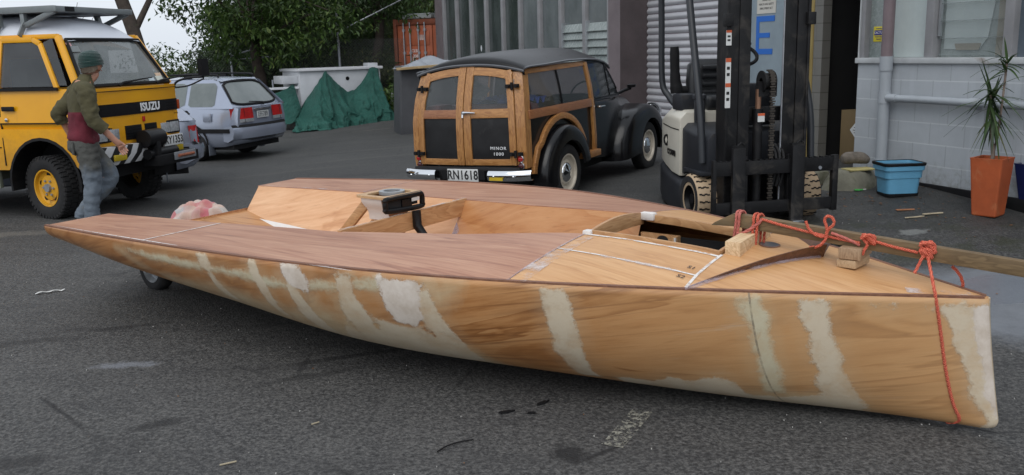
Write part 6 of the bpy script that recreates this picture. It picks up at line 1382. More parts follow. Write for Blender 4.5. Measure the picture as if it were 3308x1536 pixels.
    if rack:
        for s_ in (-1, 1):
            b = MB(); b.tube(smooth_path([(-.45, s_ * .52, roof_h + .02), (-.35, s_ * .52, roof_h + .07), (.5, s_ * .53, roof_h + .08), (1.2, s_ * .52, roof_h + .06), (1.3, s_ * .52, roof_h)], 5), .016, 8); b.box((.2, s_ * .52, roof_h + .04), (.14, .05, .06)); b.build('roof_rail', M['black'], c, smooth=50)
    b = MB(); b.b2(.9, 1.1, -.55, .55, .7, 1.15); b.b2(-.2, -.05, -.55, .55, .7, 1.05); b.build('seats', plain(name + '_seats', (.07, .07, .075), .8), c, bevel=.05)
    return c
estate('silver_estate_car', 'silver estate car with roof rails and red tail lights parked in front of the bank', (-5.38, 16.76, -.2), R(161))
hb = estate('silver_hatchback', 'silver car mostly hidden behind the yellow van, only its tail showing', (-5.33, 12.75, -.15), R(203), .80, 'BTK412', 1.38, 2.45, False, (.62, .86), .2)
# ================================================================== FORKLIFT
fk = thing('forklift', 'small black and cream electric forklift facing the camera with its forks on the ground', 'forklift', (2.15, 7.34, .07), R(-79))
fblack = plain('forklift_black', (.008, .008, .009), .5, 0, .4, 7, (.05, .045, .04), .10, .12, 50, spec=.3); fgrey = plain('forklift_grey', (.02, .022, .027), .5, 0, .2, 4, (.06, .055, .05), .0, spec=.3)
fcream = plain('forklift_cream', (.58, .55, .47), .4, 0, .06, 3, (.3, .25, .18), -.03); seatv = plain('seat_vinyl', (.012, .013, .015), .45, 0, .2, 8)
worn = plain('worn_fork_steel', (.035, .036, .04), .35, .5, .5, 9, (.25, .25, .27), -.02)
# mast: two pairs of channel rails
def channel(y, w, d, x, z0, z1, s_):
    b = MB(); b.b2(x - d, x, y - w / 2, y + w / 2, z0, z1); return b
for s_ in (1, -1):
    b = MB(); b.b2(-.26, -.10, s_ * .30 - .045, s_ * .30 + .045, .06, 2.35); b.b2(-.28, -.09, s_ * .355 - .012, s_ * .355 + .012, .06, 2.35); r_ = b.build('mast_rail', fblack, fk, bevel=.006)
    b = MB(); b.b2(-.22, -.12, s_ * .225 - .03, s_ * .225 + .03, .1, 2.3); b.b2(-.125, -.105, s_ * .2 - .05, s_ * .2 + .05, .1, 2.3); b.build('inner_rail', fblack, r_, bevel=.005)
    b = MB(); b.tube([(-.13, s_ * .155, .15), (-.13, s_ * .155, 2.2)], .014, 8); b.build('lift_ram', M['steel'] if s_ > 0 else fblack, r_, smooth=50)
    MB().box((-.085, s_ * .36, 1.72), (.05, .07, .1)).build('rail_bracket', fblack, r_, bevel=.005)
    if s_ < 0:
        for z, h in ((1.58, .12), (1.32, .2), (1.12, .2)):
            st = MB().box((-.087, s_ * .352, z), (.004, .045, h)).build('warning_label', M['plate'], r_); MB().box((-.0845, s_ * .352, z + h * .42), (.002, .045, h * .16)).build('label_head', plain('orange_label', (.55, .1, .03), .5), st)
            for k in range(2): MB().box((-.0845, s_ * .352, z + h * .1 - k * h * .25), (.002, .025, h * .12)).build('label_mark', M['ink'], st)
for z in (.12, .95, 2.25): MB().b2(-.27, -.2, -.35, .35, z - .06, z + .06).build('mast_cross_member', fblack, fk, bevel=.008)
# centre cylinder, chain and sheave
b = MB(); b.tube([(-.15, -.05, .1), (-.15, -.05, 1.0)], .04, 14); b.tube([(-.15, -.05, 1.0), (-.15, -.05, 1.18)], .022, 12); b.build('lift_cylinder', fblack, fk, smooth=50)
MB().tube([(-.15, -.05, .98), (-.15, -.05, 1.16)], .024, 12).build('cylinder_rod', plain('copper_rod', (.25, .14, .09), .4, .5), fk, smooth=50)
b = MB(); b.lathe([(.03, -.05), (.09, -.05), (.09, -.04), (.07, -.03), (.07, .03), (.09, .04), (.09, .05), (.03, .05)], 28, Matrix(((1, 0, 0, -.15), (0, 0, 1, .02), (0, 1, 0, 1.22), (0, 0, 0, 1)))); b.box((-.15, .02, 1.16), (.06, .16, .12)); b.build('chain_sheave', fblack, fk, smooth=40)
b = MB()
for k in range(52):
    z = .2 + k * .02; b.box((-.068, .035, z), (.014, .05 if k % 2 else .034, .013))
for k in range(10):
    a = R(0 + 9 * k); b.box((-.15 + .082 * math.cos(a), .035, 1.23 + .082 * math.sin(a)), (.013, .05 if k % 2 else .034, .013), None)
b.build('lift_chain', plain('oily_chain', (.07, .06, .05), .45, .5, .4, 20), fk)
for y in (.05, .085, .12):
    b = MB(); b.tube(smooth_path([(-.1, y + .02, .35), (-.06, y + .03, .5), (-.09, y + .04, .62), (-.16, y + .03, .7)], 5), .012, 8); b.build('hydraulic_hose', M['rubber'], fk, smooth=50)
MB().box((-.09, -.05, .93), (.005, .06, .07)).build('cylinder_label', M['plate'], fk); MB().box((-.087, -.05, .955), (.003, .06, .02)).build('label_head', bpy.data.materials['orange_label'], fk)
# carriage with toothed top bar, lower bar, end frame
cg_ = MB(); cg_.b2(-.045, -.005, -.5, .62, .47, .585)
for k in range(22): cg_.box((-.025, -.48 + k * .05, .589), (.036, .022, .010))
car = cg_.build('carriage_bar', fblack, fk, bevel=.003)
b = MB(); b.b2(-.045, -.005, -.48, .6, .145, .245); b.build('lower_bar', fblack, car, bevel=.004)
for y0, y1 in ((.57, .62), (-.5, -.47)): MB().b2(-.05, .0, y0, y1, .13, .60).build('end_plate', fblack, car, bevel=.004)
b = MB(); 
for y in (-.2, .2): b.b2(-.09, -.045, y - .02, y + .02, .15, .62); b.b2(-.06, -.02, y - .012, y + .012, .24, .47)
b.build('carriage_upright', fblack, car, bevel=.004)
for y in (-.33, .45): MB().lathe([(0, .01), (.015, .01), (.015, 0)], 8, Matrix(((0, 0, 1, -.005), (1, 0, 0, y), (0, 1, 0, .5), (0, 0, 0, 1)))).build('bolt', M['steel'], car)
for y in (-.29, .235):
    b = MB(); prof = [(.035, .70), (.035, .08), (.075, .045), (1.0, .02), (1.0, .008), (.04, .006), (-.005, .03), (-.005, .70)]
    b.prism(prof, y - .055, y + .055, Matrix(((1, 0, 0, 0), (0, 0, 1, 0), (0, 1, 0, 0), (0, 0, 0, 1)))); f_ = b.build('fork', fblack, fk, bevel=.006)
    b = MB(); b.b2(.028, .072, y - .052, y + .052, .052, .075); b.build('worn_heel', plain('bright_worn_steel', (.4, .41, .43), .25, .9), f_, bevel=.003)
    b = MB(); b.b2(-.03, .0, y - .045, y + .045, .69, .715); b.tube([(-.01, y, .715), (-.01, y + .03, .74), (-.01, y + .06, .72)], .008, 6); b.build('fork_hook', fblack, f_)
# drive tyres, pale non marking rubber with slanting grooves
tread = plain('tan_tyre', (.42, .31, .2), .75, 0, .1, 7, (.2, .15, .1), .0)
for s_ in (-1, 1):
    MW = Matrix.Translation((-.43, .50 if s_ > 0 else -.43, .225)) @ Matrix(((1, 0, 0, 0), (0, 0, s_, 0), (0, 1, 0, 0), (0, 0, 0, 1)))
    w = MB().lathe([(.12, -.1), (.2, -.105), (.218, -.085), (.222, 0), (.218, .085), (.2, .105), (.12, .1)], 44, MW).build('drive_wheel', tread, fk, smooth=40)
    MB().lathe([(.145, .102), (.15, .107), (.2, .1075), (.2, .104)], 40, MW).build('sidewall', M['rubber'], w, smooth=40); MB().lathe([(.15, .105), (.13, .05), (.05, .04), (.045, .08), (0, .082)], 30, MW).build('rim', M['black'], w, smooth=40)
    b = MB()
    for k in range(22):
        for sg_, a0 in ((1, 0), (-1, .5)):
            a = 2 * math.pi * (k + a0) / 22
            for q in range(4):
                z = sg_ * (.014 + q * .023); aa = a + .03 * (q % 2) ; b.box((.2195, 0, z), (.008, .012, .024), MW @ Matrix.Rotation(aa, 4, 'Z'))
    b.build('tread_groove', M['black'], w)
# chassis tapering to the back
def fring(x, hw, z0, z1, r_=.05):
    return [Vector((x, s_ * a, z)) for s_, a, z in ((-1, hw, z0), (-1, hw, z1 - r_), (-1, hw - r_, z1), (1, hw - r_, z1), (1, hw, z1 - r_), (1, hw, z0))]
b = MB(); b.loft([fring(-.66, .52, .06, .36), fring(-.95, .5, .06, .38), fring(-1.4, .41, .06, .40), fring(-1.75, .30, .08, .42)], True, True); b.build('chassis', fgrey, fk, bevel=.015)
b = MB(); b.loft([fring(-.26, .44, .46, .80), fring(-.5, .48, .46, .83), fring(-.74, .48, .40, .86)], True, True); b.build('front_cowl', fgrey, fk, bevel=.02)
b = MB(); b.b2(-.66, -.26, -.5, .5, .44, .475); b.build('wheel_guard', fgrey, fk, bevel=.01)
b = MB(); b.loft([fring(-.74, .50, .38, .95, .06), fring(-1.0, .475, .39, .98, .08), fring(-1.35, .40, .41, .98, .1), fring(-1.6, .34, .43, .95, .12), fring(-1.72, .26, .46, .88, .12)], True, True); cw = b.build('counterweight', fcream, fk, bevel=.02)
def cwside(x): return -interp(-x, [.74, 1.0, 1.35, 1.6], [.50, .475, .40, .34])
b = MB(); b.grid([[Vector((x, cwside(x) - .004, z + (-.02) * (x + .74) * 0)) for z in (.79, .80)] for x in (-.76, -.9, -1.0, -1.15, -1.35, -1.5)]); b.build('cowl_gap', M['black'], cw)
text('maker_lettering', 'crown', .105, fblack, cw, face_M((-.99, -.482, .58), Vector((1, -.12, 0)), (0, 0, 1)), .004, 1.0, 1.05, .003)
b = MB(); b.lathe([(0, .006), (.055, .006), (.055, 0)], 24, Matrix(((1, 0, 0, -1.24), (.15, 0, -1, -.428), (0, 1, 0, .66), (0, 0, 0, 1)))); em = b.build('round_emblem', fblack, cw); b = MB(); b.lathe([(0, .009), (.02, .009), (.02, 0)], 4, Matrix(((1, 0, 0, -1.24), (.15, 0, -1, -.429), (0, 1.6, 0, .66), (0, 0, 0, 1)))); b.build('emblem_mark', fcream, em)
# seat, controls, steering wheel
b = MB(); b.box((-.98, 0, 1.02), (.44, .46, .13)); st_ = b.build('seat', seatv, fk, bevel=.045, seg=3)
b = MB(); b.loft([ring_rect(-1.27, -1.13, -.24, .24, 1.0, 5, .05), ring_rect(-1.28, -1.14, -.25, .25, 1.2, 5, .06), ring_rect(-1.29, -1.17, -.23, .23, 1.35, 5, .05), ring_rect(-1.28, -1.2, -.17, .17, 1.4, 5, .03)], True, True); bk = b.build('backrest', seatv, st_, smooth=60)
b = MB()
for k in range(4): b.box((-1.125, 0, 1.1 + k * .075), (.05, .27, .045))
b.build('backrest_rib', seatv, bk, bevel=.02)
b = MB(); b.b2(-1.1, -.86, -.44, -.26, .95, 1.1); b.build('side_console', fgrey, fk, bevel=.03)
b = MB(); b.tube(smooth_path([(-1.22, -.34, 1.10), (-1.22, -.36, 1.24), (-1.22, -.37, 1.52)], 5), [.06, .06, .06, .055, .05, .05, .045, .045, .045, .045, .04], 10); b.tube([(-1.22, -.34, 1.12), (-1.22, -.2, 1.12)], .04, 8); b.build('seat_grip', M['blackmatt'], fk, smooth=50)
for y in (-.36, -.28): 
    b = MB(); b.tube([(-.72, y, .84), (-.74, y, 1.06)], .012, 8); b.lathe([(0, -.03), (.025, -.015), (.025, .015), (0, .03)], 10, Matrix.Translation((-.74, y, 1.08))); b.build('lever', fgrey, fk, smooth=50)
b = MB(); P = []
for k in range(32): a = 2 * math.pi * k / 32; P.append((-.62 + .16 * math.cos(a) * .75, -.02 + .17 * math.sin(a), 1.44 + .16 * math.cos(a) * -.55))
b.tube(P, .016, 8, closed=True); b.tube([P[0], (-.62, -.02, 1.42), P[16]], .014, 6); b.tube([(-.62, -.02, 1.42), (-.52, -.02, 1.1), (-.46, -.02, .85)], .04, 10); b.lathe([(0, -.02), (.03, -.01), (.03, .01), (0, .02)], 10, Matrix.Translation((-.68, .1, 1.53))); b.build('steering_wheel', M['blackmatt'], fk, smooth=60)
MB().box((-.42, -.02, 1.02), (.12, .5, .36), None, .7, .8).build('dash_cowl', fgrey, fk, bevel=.03)
# overhead guard
b = MB()
for s_ in (-1, 1):
    b.tube(smooth_path([(-.30, s_ * (.47 if s_ < 0 else .53), .55), (-.36, s_ * (.475 if s_ < 0 else .53), 1.0), (-.56, s_ * .475, 1.7), (-.69, s_ * .47, 2.12), (-.76, s_ * .46, 2.16)], 5), .032, 10)
    b.tube(smooth_path([(-1.28, s_ * .33, .98), (-1.38, s_ * .36, 1.06), (-1.45, s_ * .40, 1.2), (-1.45, s_ * .41, 1.7), (-1.43, s_ * .42, 2.08), (-1.36, s_ * .42, 2.16)], 5), .03, 10)
    b.tube([(-.74, s_ * .46, 2.16), (-1.38, s_ * .42, 2.16)], .03, 10)
b.build('overhead_guard', plain('guard_grey', (.022, .025, .03), .4, 0, .15, 4), fk, smooth=50)
b = MB()
for x in (-.62, -.8, -.98, -1.16, -1.36): b.b2(x - .02, x + .02, -.43, .43, 2.14, 2.18)
b.build('guard_bar', fblack, fk)
# rear steer wheels
for y in (-.12, .12): MB().lathe([(0, -.06), (.17, -.06), (.18, 0), (.17, .06), (0, .06)], 24, Matrix(((1, 0, 0, -1.35), (0, 0, 1, y), (0, 1, 0, .18), (0, 0, 0, 1)))).build('steer_wheel', M['rubber'], fk, smooth=40)
# ================================================================== MAN
def skin(name, nodes, edges, mats, parent, sub=2):
    me = bpy.data.meshes.new(name); me.from_pydata([n[0] for n in nodes], edges, [])
    o = bpy.data.objects.new(name + '_tmp', me); COL.objects.link(o)
    md = o.modifiers.new('skin', 'SKIN'); md.use_smooth_shade = True
    lay = me.skin_vertices[0].data if me.skin_vertices else None
    if lay is None:
        bm = bmesh.new(); bm.from_mesh(me); bm.verts.layers.skin.verify(); bm.to_mesh(me); bm.free(); lay = me.skin_vertices[0].data
    for i, n in enumerate(nodes):
        r_ = n[1]; lay[i].radius = (r_, r_) if not isinstance(r_, tuple) else r_; lay[i].use_root = (i == 0)
    s_ = o.modifiers.new('sub', 'SUBSURF'); s_.levels = sub; s_.render_levels = sub
    dg = bpy.context.evaluated_depsgraph_get(); dg.update(); m2 = bpy.data.meshes.new_from_object(o.evaluated_get(dg)); bpy.data.objects.remove(o)
    m2.name = name; m2.materials.clear()
    for m_ in (mats if isinstance(mats, list) else [mats]): m2.materials.append(m_)
    m2.polygons.foreach_set('use_smooth', [True] * len(m2.polygons))
    r_ = bpy.data.objects.new(name, m2); COL.objects.link(r_); r_.parent = parent; return r_
mn = thing('person', 'man in green knitted hat, olive and maroon sweatshirt and jeans walking past the van', 'person', (-4.30, 9.1, gz(-4.3, 9.1) - .02), R(30))
skinm = plain('skin', (.42, .21, .14), .55, 0, .12, 14)
N = [((0, 0, .96), .13), ((.01, 0, 1.12), .125), ((.02, 0, 1.30), .14), ((.035, 0, 1.46), .10), ((.075, 0, 1.53), .058), ((.125, 0, 1.59), .062), ((.15, 0, 1.675), .09), ((.145, 0, 1.735), .08),   # 0-7 trunk, neck, head
     ((.03, .185, 1.45), .062), ((-.19, .235, 1.22), .045), ((-.11, .275, .99), .032),                                # 8-10 left arm
     ((.03, -.185, 1.45), .062), ((.07, -.255, 1.16), .045), ((.26, -.25, .93), .032),                                # 11-13 right arm
     ((0, .09, .90), .10), ((.20, .095, .55), .064), ((-.09, .1, .20), .045), ((-.11, .1, .13), .045),                # 14-17 left leg
     ((0, -.09, .90), .10), ((.0, -.1, .51), .064), ((-.03, -.1, .11), .045), ((.0, -.1, .06), .045)]                 # 18-21 right leg
E_ = [(0, 1), (1, 2), (2, 3), (3, 4), (4, 5), (5, 6), (6, 7), (3, 8), (8, 9), (9, 10), (3, 11), (11, 12), (12, 13), (0, 14), (14, 15), (15, 16), (16, 17), (0, 18), (18, 19), (19, 20), (20, 21)]
def hand(wrist, d, side_, thumb):
    """palm and five bent fingers"""
    w = Vector(wrist); d = Vector(d).normalized(); s_ = Vector(side_); s_ = (s_ - d * s_.dot(d)).normalized(); n = d.cross(s_)
    i0 = len(N); N.append((tuple(w + d * .045), .026)); N.append((tuple(w + d * .075), .028))
    wi = [i for i, q in enumerate(N) if tuple(q[0]) == tuple(wrist)][0]; E_.append((wi, i0)); E_.append((i0, i0 + 1))
    for k, (off, l) in enumerate(((-.030, .068), (-.010, .078), (.011, .073), (.030, .057))):
        a = w + d * .092 + s_ * off; j = len(N); N.append((tuple(a), .0105)); N.append((tuple(a + d * l * .5 + n * .012), .0095)); N.append((tuple(a + d * l * .85 + n * .035), .008)); E_.extend([(i0 + 1, j), (j, j + 1), (j + 1, j + 2)])
    j = len(N); N.append((tuple(w + d * .045 + s_ * thumb * .034 + n * .01), .0125)); N.append((tuple(w + d * .085 + s_ * thumb * .046 + n * .026), .010)); E_.extend([(i0, j), (j, j + 1)])
hand((-.11, .275, .99), (.25, .12, -1), (1, 0, .2), 1); hand((.26, -.25, .93), (.5, .05, -.8), (.8, 0, .5), 1)
# nose, chin, ears, brow
for p, r_, c in (((.238, 0, 1.67), .016, 6), ((.208, 0, 1.605), .034, 5), ((.14, .094, 1.67), .016, 6), ((.14, -.094, 1.67), .016, 6)): N.append((p, r_)); E_.append((c, len(N) - 1))
bodym = skin('body', N, E_, skinm, mn)
fz = MB()
for s_ in (1, -1):
    fz.lathe([(0, -.008), (.012, 0), (0, .008)], 10, Matrix.Translation((.224, s_ * .032, 1.685)))
fz.build('eyes', plain('eye_white', (.5, .48, .45), .3), bodym, smooth=60)
MB().box((.228, 0, 1.628), (.012, .045, .007)).build('mouth', plain('lip', (.3, .1, .08), .5), bodym, bevel=.003)
# beanie
knit = NT('knitted_green'); w = knit.n('ShaderNodeTexWave', bands_direction='Z'); w.inputs['Scale'].default_value = 22; knit.l(knit.tc.outputs['Object'], w.inputs[0])
knit.set(col=knit.mix(knit.noise(30, 4), (.002, .022, .019), (.004, .046, .037)), rough=.95, sheen=.3); knit.bump(knit.math('ADD', w.outputs[0], knit.noise(120, 3)), .8, .008)
HM = Matrix.Translation((.14, 0, 1.705)) @ Matrix.Rotation(R(-8), 4, 'Y')
b = MB(); b.lathe([(.104, -.025), (.112, -.01), (.113, .03), (.108, .07), (.088, .105), (.05, .125), (0, .131)], 32, HM); ro_ = b.build('knitted_hat', knit.mat, mn, smooth=60)
b = MB(); b.lathe([(.106, -.03), (.118, -.028), (.119, .022), (.108, .026)], 32, HM); b.build('hat_cuff', knit.mat, ro_, smooth=60)
b = MB(); rr_ = rng(3)
for k in range(220):
    a = R(rr_.uniform(70, 290)); z = rr_.uniform(-.075, -.02); p = HM @ Vector((.098 * math.cos(a), .098 * math.sin(a), z)); b.box(p, (.02, .02, .03), None)
b.build('hair', plain('grey_brown_hair', (.12, .095, .07), .9, 0, .4, 60), mn)
b = MB()
for s_ in (1, -1):
    b.tube([(.237, s_ * .036 + .022 * math.cos(a), 1.685 + .018 * math.sin(a)) for a in [2 * math.pi * k / 14 for k in range(14)]], .003, 5, closed=True); b.tube([(.232, s_ * .058, 1.688), (.14, s_ * .1, 1.69)], .003, 5)
b.tube([(.239, -.014, 1.688), (.239, .014, 1.688)], .003, 5); b.build('glasses', M['blackmatt'], mn)
# sweatshirt: olive yoke and sleeves, maroon lower body
olive = plain('olive_cotton', (.075, .068, .034), .95, 0, .18, 9, None, 0, .7, 26); maroon = plain('maroon_cotton', (.125, .016, .028), .95, 0, .18, 9, None, 0, .7, 26)
r_ = rng(9)
def ering(c, rx, ry, n=28, wr=.0, ph=0.0, tilt=0.0):
    out = []
    for k in range(n):
        a = 2 * math.pi * k / n; q = 1 + wr * math.sin(a * 5 + ph) + wr * .6 * math.sin(a * 9 - ph * 2); x = rx * math.cos(a) * q; out.append(Vector((c[0] + x, c[1] + ry * math.sin(a) * q, c[2] + tilt * x)))
    return out
S_ = [((-.005, 0, .90), .125, .180, .01), ((-.005, 0, .93), .138, .192, .02), ((-.02, 0, .98), .148, .200, .03), ((-.005, 0, 1.05), .135, .190, .035), ((.0, 0, 1.13), .135, .192, .03), ((.005, 0, 1.21), .138, .2, .02), ((.01, 0, 1.235), .138, .203, .02), ((.015, 0, 1.32), .138, .212, .015), ((.02, 0, 1.40), .132, .215, .01), ((.03, 0, 1.46), .115, .195, .01), ((.045, 0, 1.505), .10, .14, .0), ((.065, 0, 1.54), .085, .095, 0), ((.09, 0, 1.575), .075, .078, 0), ((.10, 0, 1.60), .072, .072, 0)]
b = MB(); b.cur = 1; b.loft([ering(c, rx, ry, 28, wr, i * 1.3) for i, (c, rx, ry, wr) in enumerate(S_[:7])]); b.cur = 0; b.loft([ering(c, rx, ry, 28, wr, i * 1.3) for i, (c, rx, ry, wr) in list(enumerate(S_))[6:]])
tor = b.build('sweatshirt', [olive, maroon], mn, smooth=70)
wrinkle(tor, .009, 9, 1, (1, 1, 1.9), 3)
def sleeve(pts, rad, name, m_, parent):
    P = smooth_path(pts, 6); n = len(P); rr_ = []
    for i in range(n):
        f = i / (n - 1) * (len(rad) - 1); k = min(len(rad) - 2, int(f)); base = lerp(rad[k], rad[k + 1], f - k); rr_.append(base * (1 + .02 * math.sin(i * 1.9) + .02 * math.sin(i * 3.7 + 1)))
    o_ = MB().tube(P, rr_, 16).build(name, m_, parent, smooth=70); wrinkle(o_, .010, 9, 1, (1, 1, 1.3), len(name) + pts[0][1]); return o_
sleeve([(.03, .13, 1.46), (.0, .205, 1.42), (-.10, .225, 1.31), (-.195, .24, 1.215), (-.165, .26, 1.12)], [.085, .088, .076, .068, .056], 'sleeve', olive, tor)
sleeve([(.03, -.13, 1.46), (.04, -.205, 1.42), (.055, -.235, 1.29), (.075, -.258, 1.155), (.165, -.256, 1.055)], [.085, .09, .078, .07, .058], 'sleeve', olive, tor)
# jeans with a worn seat, trainers
jm = NT('worn_denim'); c = jm.mix(jm.noise(5, 6, .65), (.075, .095, .12), (.185, .22, .26)); xz = jm.n('ShaderNodeSeparateXYZ'); jm.l(jm.tc.outputs['Object'], xz.inputs[0])
c = jm.mix(jm.math('MULTIPLY', jm.ramp(jm.math('ADD', xz.outputs['Z'], jm.math('MULTIPLY', jm.noise(5, 5), .5)), [(.85, 0), (1.0, 1)]), .85), c, (.075, .072, .058)); c = jm.mix(jm.ramp(jm.noise(3.2, 5, .6), [(.52, 0), (.66, .7)]), c, (.16, .15, .12)); jm.set(col=c, rough=.95); jm.bump(jm.math('ADD', jm.noise(20, 5), jm.noise(5, 3)), .7, .015)
b = MB(); b.loft([ering((-.01, 0, .985), .130, .172, 28), ering((-.02, 0, .94), .142, .182, 28), ering((-.02, 0, .86), .145, .185, 28), ering((0, 0, .80), .11, .17, 28)], True, True); je = b.build('jeans', jm.mat, mn, smooth=70); wrinkle(je, .006, 10, 2, (1, 1, 1.6), 5)
sleeve([(-.005, -.088, .90), (.01, -.095, .72), (.012, -.1, .52), (-.02, -.102, .3), (-.03, -.1, .09), (-.02, -.1, .045)], [.112, .098, .078, .07, .066, .07], 'trouser_leg', jm.mat, je)
sleeve([(-.005, .088, .90), (.10, .095, .73), (.205, .097, .55), (.06, .1, .36), (-.08, .1, .21), (-.11, .1, .14)], [.112, .096, .08, .072, .064, .066], 'trouser_leg', jm.mat, je)
b = MB(); b.box((-.13, -.09, .88), (.02, .12, .13)); b.box((-.13, .09, .88), (.02, .12, .13)); b.build('back_pocket', jm.mat, je, bevel=.008)
shoe = plain('dark_trainer', (.03, .033, .04), .6, 0, .3, 12); sole = plain('shoe_sole', (.2, .2, .2), .7)
for (c, rot, nm) in (((.04, -.1, .055), 0, 'a'), ((-.04, .1, .105), 38, 'b')):
    MX = Matrix.Translation(c) @ Matrix.Rotation(R(rot), 4, 'Y'); b = MB()
    b.loft([[MX @ Vector((x, y * wd, z)) for y, z in ((-1, -.03), (-1, h * .4), (-.6, h), (.6, h), (1, h * .4), (1, -.03))] for x, wd, h in ((-.11, .03, .03), (-.09, .04, .06), (-.02, .042, .065), (.06, .047, .03), (.13, .046, .012), (.165, .03, .0))], True, True); sh_ = b.build('shoe', shoe, mn, bevel=.012)
    b = MB(); b.loft([[MX @ Vector((x, y * wd, z)) for y, z in ((-1, -.052), (-1, -.026), (1, -.026), (1, -.052))] for x, wd in ((-.115, .03), (-.09, .044), (.06, .05), (.14, .047), (.17, .03))], True, True); b.build('sole', sole, sh_, bevel=.006)
# ================================================================== THINGS BY THE WORKSHOP WALL AND LITTER
def onground(name, label, cat, x, y, rz=0, group=None, dz=0.0): return thing(name, label, cat, (x, y, gz(x, y) + dz), rz, group=group)
blu = plain('blue_bin_plastic', (.12, .34, .52), .42, 0, .08, 5, (.3, .33, .24), -.03)
bn = onground('blue_bin', 'light blue plastic fish bin standing by the grey block wall', 'bin', 3.62, 8.27, R(4))
def rr_ring(w, d, z, r_=.06, n=5):
    out = []
    for cx, cy, a0 in ((w - r_, d - r_, 0), (-w + r_, d - r_, 90), (-w + r_, -d + r_, 180), (w - r_, -d + r_, 270)):
        for k in range(n): a = R(a0 + 90 * k / (n - 1)); out.append(Vector((cx + r_ * math.cos(a), cy + r_ * math.sin(a), z)))
    return out
b = MB(); b.loft([rr_ring(.17, .13, .012), rr_ring(.195, .15, .02), rr_ring(.21, .165, .22), rr_ring(.215, .17, .275)], True, False); b.add(rr_ring(.18, .14, .015), [tuple(range(20))])
b.loft([rr_ring(.215, .17, .275), rr_ring(.245, .19, .285), rr_ring(.25, .195, .36), rr_ring(.235, .18, .36), rr_ring(.225, .17, .2)], True); bo = b.build('body', blu, bn, smooth=40)
b = MB(); b.loft([rr_ring(.253, .198, .335), rr_ring(.257, .202, .345), rr_ring(.257, .202, .365), rr_ring(.232, .178, .365)], True); b.build('dark_rim', M['blackmatt'], bo, smooth=40)
b = MB(); b.add(rr_ring(.228, .172, .33), [tuple(range(20))]); b.build('dark_water', plain('dark_water', (.03, .028, .035), .15), bn)
b = MB(); b.loft([rr_ring(.2, .155, .0), rr_ring(.203, .158, .03)], True); b.build('foot_band', M['blackmatt'], bo)  # black band round the foot of the bin
b = MB(); b.box((.252, 0, .325), (.012, .12, .04)); b.build('hand_grip', M['inside'], bo, bevel=.004)
bn.scale = (.78, .78, .84)
terr = plain('terracotta', (.40, .085, .024), .7, 0, .16, 5, (.46, .2, .09), .10, .12, 60)
pt_ = onground('terracotta_planter', 'tall square orange terracotta planter holding the spiky dracaena', 'planter', 4.06, 7.48, R(40))
b = MB(); b.loft([rr_ring(.095, .095, 0, .015, 3), rr_ring(.1, .1, .01, .015, 3), rr_ring(.13, .13, .47, .015, 3), rr_ring(.134, .134, .49, .015, 3), rr_ring(.112, .112, .49, .015, 3), rr_ring(.108, .108, .42, .015, 3)], True); b.build('pot', terr, pt_, smooth=18)
b = MB(); b.add(rr_ring(.11, .11, .445, .02, 3), [tuple(range(12))]); b.build('soil', plain('soil', (.03, .022, .015), .95, 0, .4, 20, None, 0, .9, 40), pt_)
dr = thing('dracaena', 'spiky dracaena with two thin stems and drooping dark green blades in the orange planter', 'plant', (4.06, 7.48, gz(4.06, 7.48) + .44), R(20))
b = MB(); b.tube(smooth_path([(0, 0, -.02), (.0, .0, .12), (-.02, .0, .2), (-.035, .02, .42), (-.04, .03, .57)], 4), [.016] * 6 + [.011] * 6 + [.010] * 5, 8); b.tube(smooth_path([(0, 0, .12), (.03, 0, .2), (.045, -.01, .5), (.05, -.02, .85)], 4), .009, 8); b.build('stem', plain('dracaena_stem', (.22, .17, .14), .8, 0, .2, 30), dr, smooth=60)
dl_ = leaf_mat('dracaena_leaf', (.025, .05, .018), (.06, .11, .032), (.22, .2, .06)); r_ = rng(12); b = MB()
for (c, n, L_, lo, hi) in (((-.04, .03, .56), 38, .34, -1.5, 1.3), ((.05, -.02, .84), 20, .24, -.9, 1.5), ((-.01, .02, .42), 20, .30, -1.5, -.2)):
    for k in range(n):
        a = r_.uniform(0, 6.28); el = r_.uniform(lo, hi); l = L_ * r_.uniform(.7, 1.15); c0 = Vector(c) + Vector((0, 0, r_.uniform(-.10, .05)))
        d = Vector((math.cos(a) * math.cos(el), math.sin(a) * math.cos(el), math.sin(el))); sd_ = d.cross(Vector((0, 0, 1))); sd_ = sd_.normalized() if sd_.length > .05 else Vector((1, 0, 0)); P = []
        for q in range(6):
            f = q / 5; p = c0 + d * l * f + Vector((0, 0, -.34 * l * f * f * (1 if el < 1 else .2))); w = .016 * (1 - f) ** .6 * (.5 + min(1, f * 5) * .5); P.append([p - sd_ * w, p + Vector((0, 0, .003)), p + sd_ * w])
        b.grid(P)
b.build('blades', dl_, dr, recalc=False)
gb = onground('gas_bottle', 'small cream gas bottle between the orange and the blue planters', 'gas bottle', 4.42, 7.92)
gbm = plain('gas_bottle_cream', (.42, .40, .31), .5, 0, .1, 6, (.3, .2, .12), .0)
MB().lathe([(.0, .04), (.1, .04), (.13, .06), (.14, .1), (.14, .26), (.13, .31), (.09, .345), (.03, .355)], 28).build('cylinder', gbm, gb, smooth=40); MB().lathe([(.115, .0), (.12, .0), (.12, .05), (.115, .05)], 28).build('foot_ring', gbm, gb, smooth=40)
b = MB(); b.lathe([(.075, .34), (.08, .34), (.08, .46), (.075, .46)], 28); b.build('collar', gbm, gb, smooth=40); MB().lathe([(0, .46), (.02, .46), (.025, .36)], 12).build('valve', M['steel'], gb)
bp_ = onground('blue_planter', 'deep blue glazed square planter at the right edge of the photo', 'planter', 4.50, 7.5, R(20))
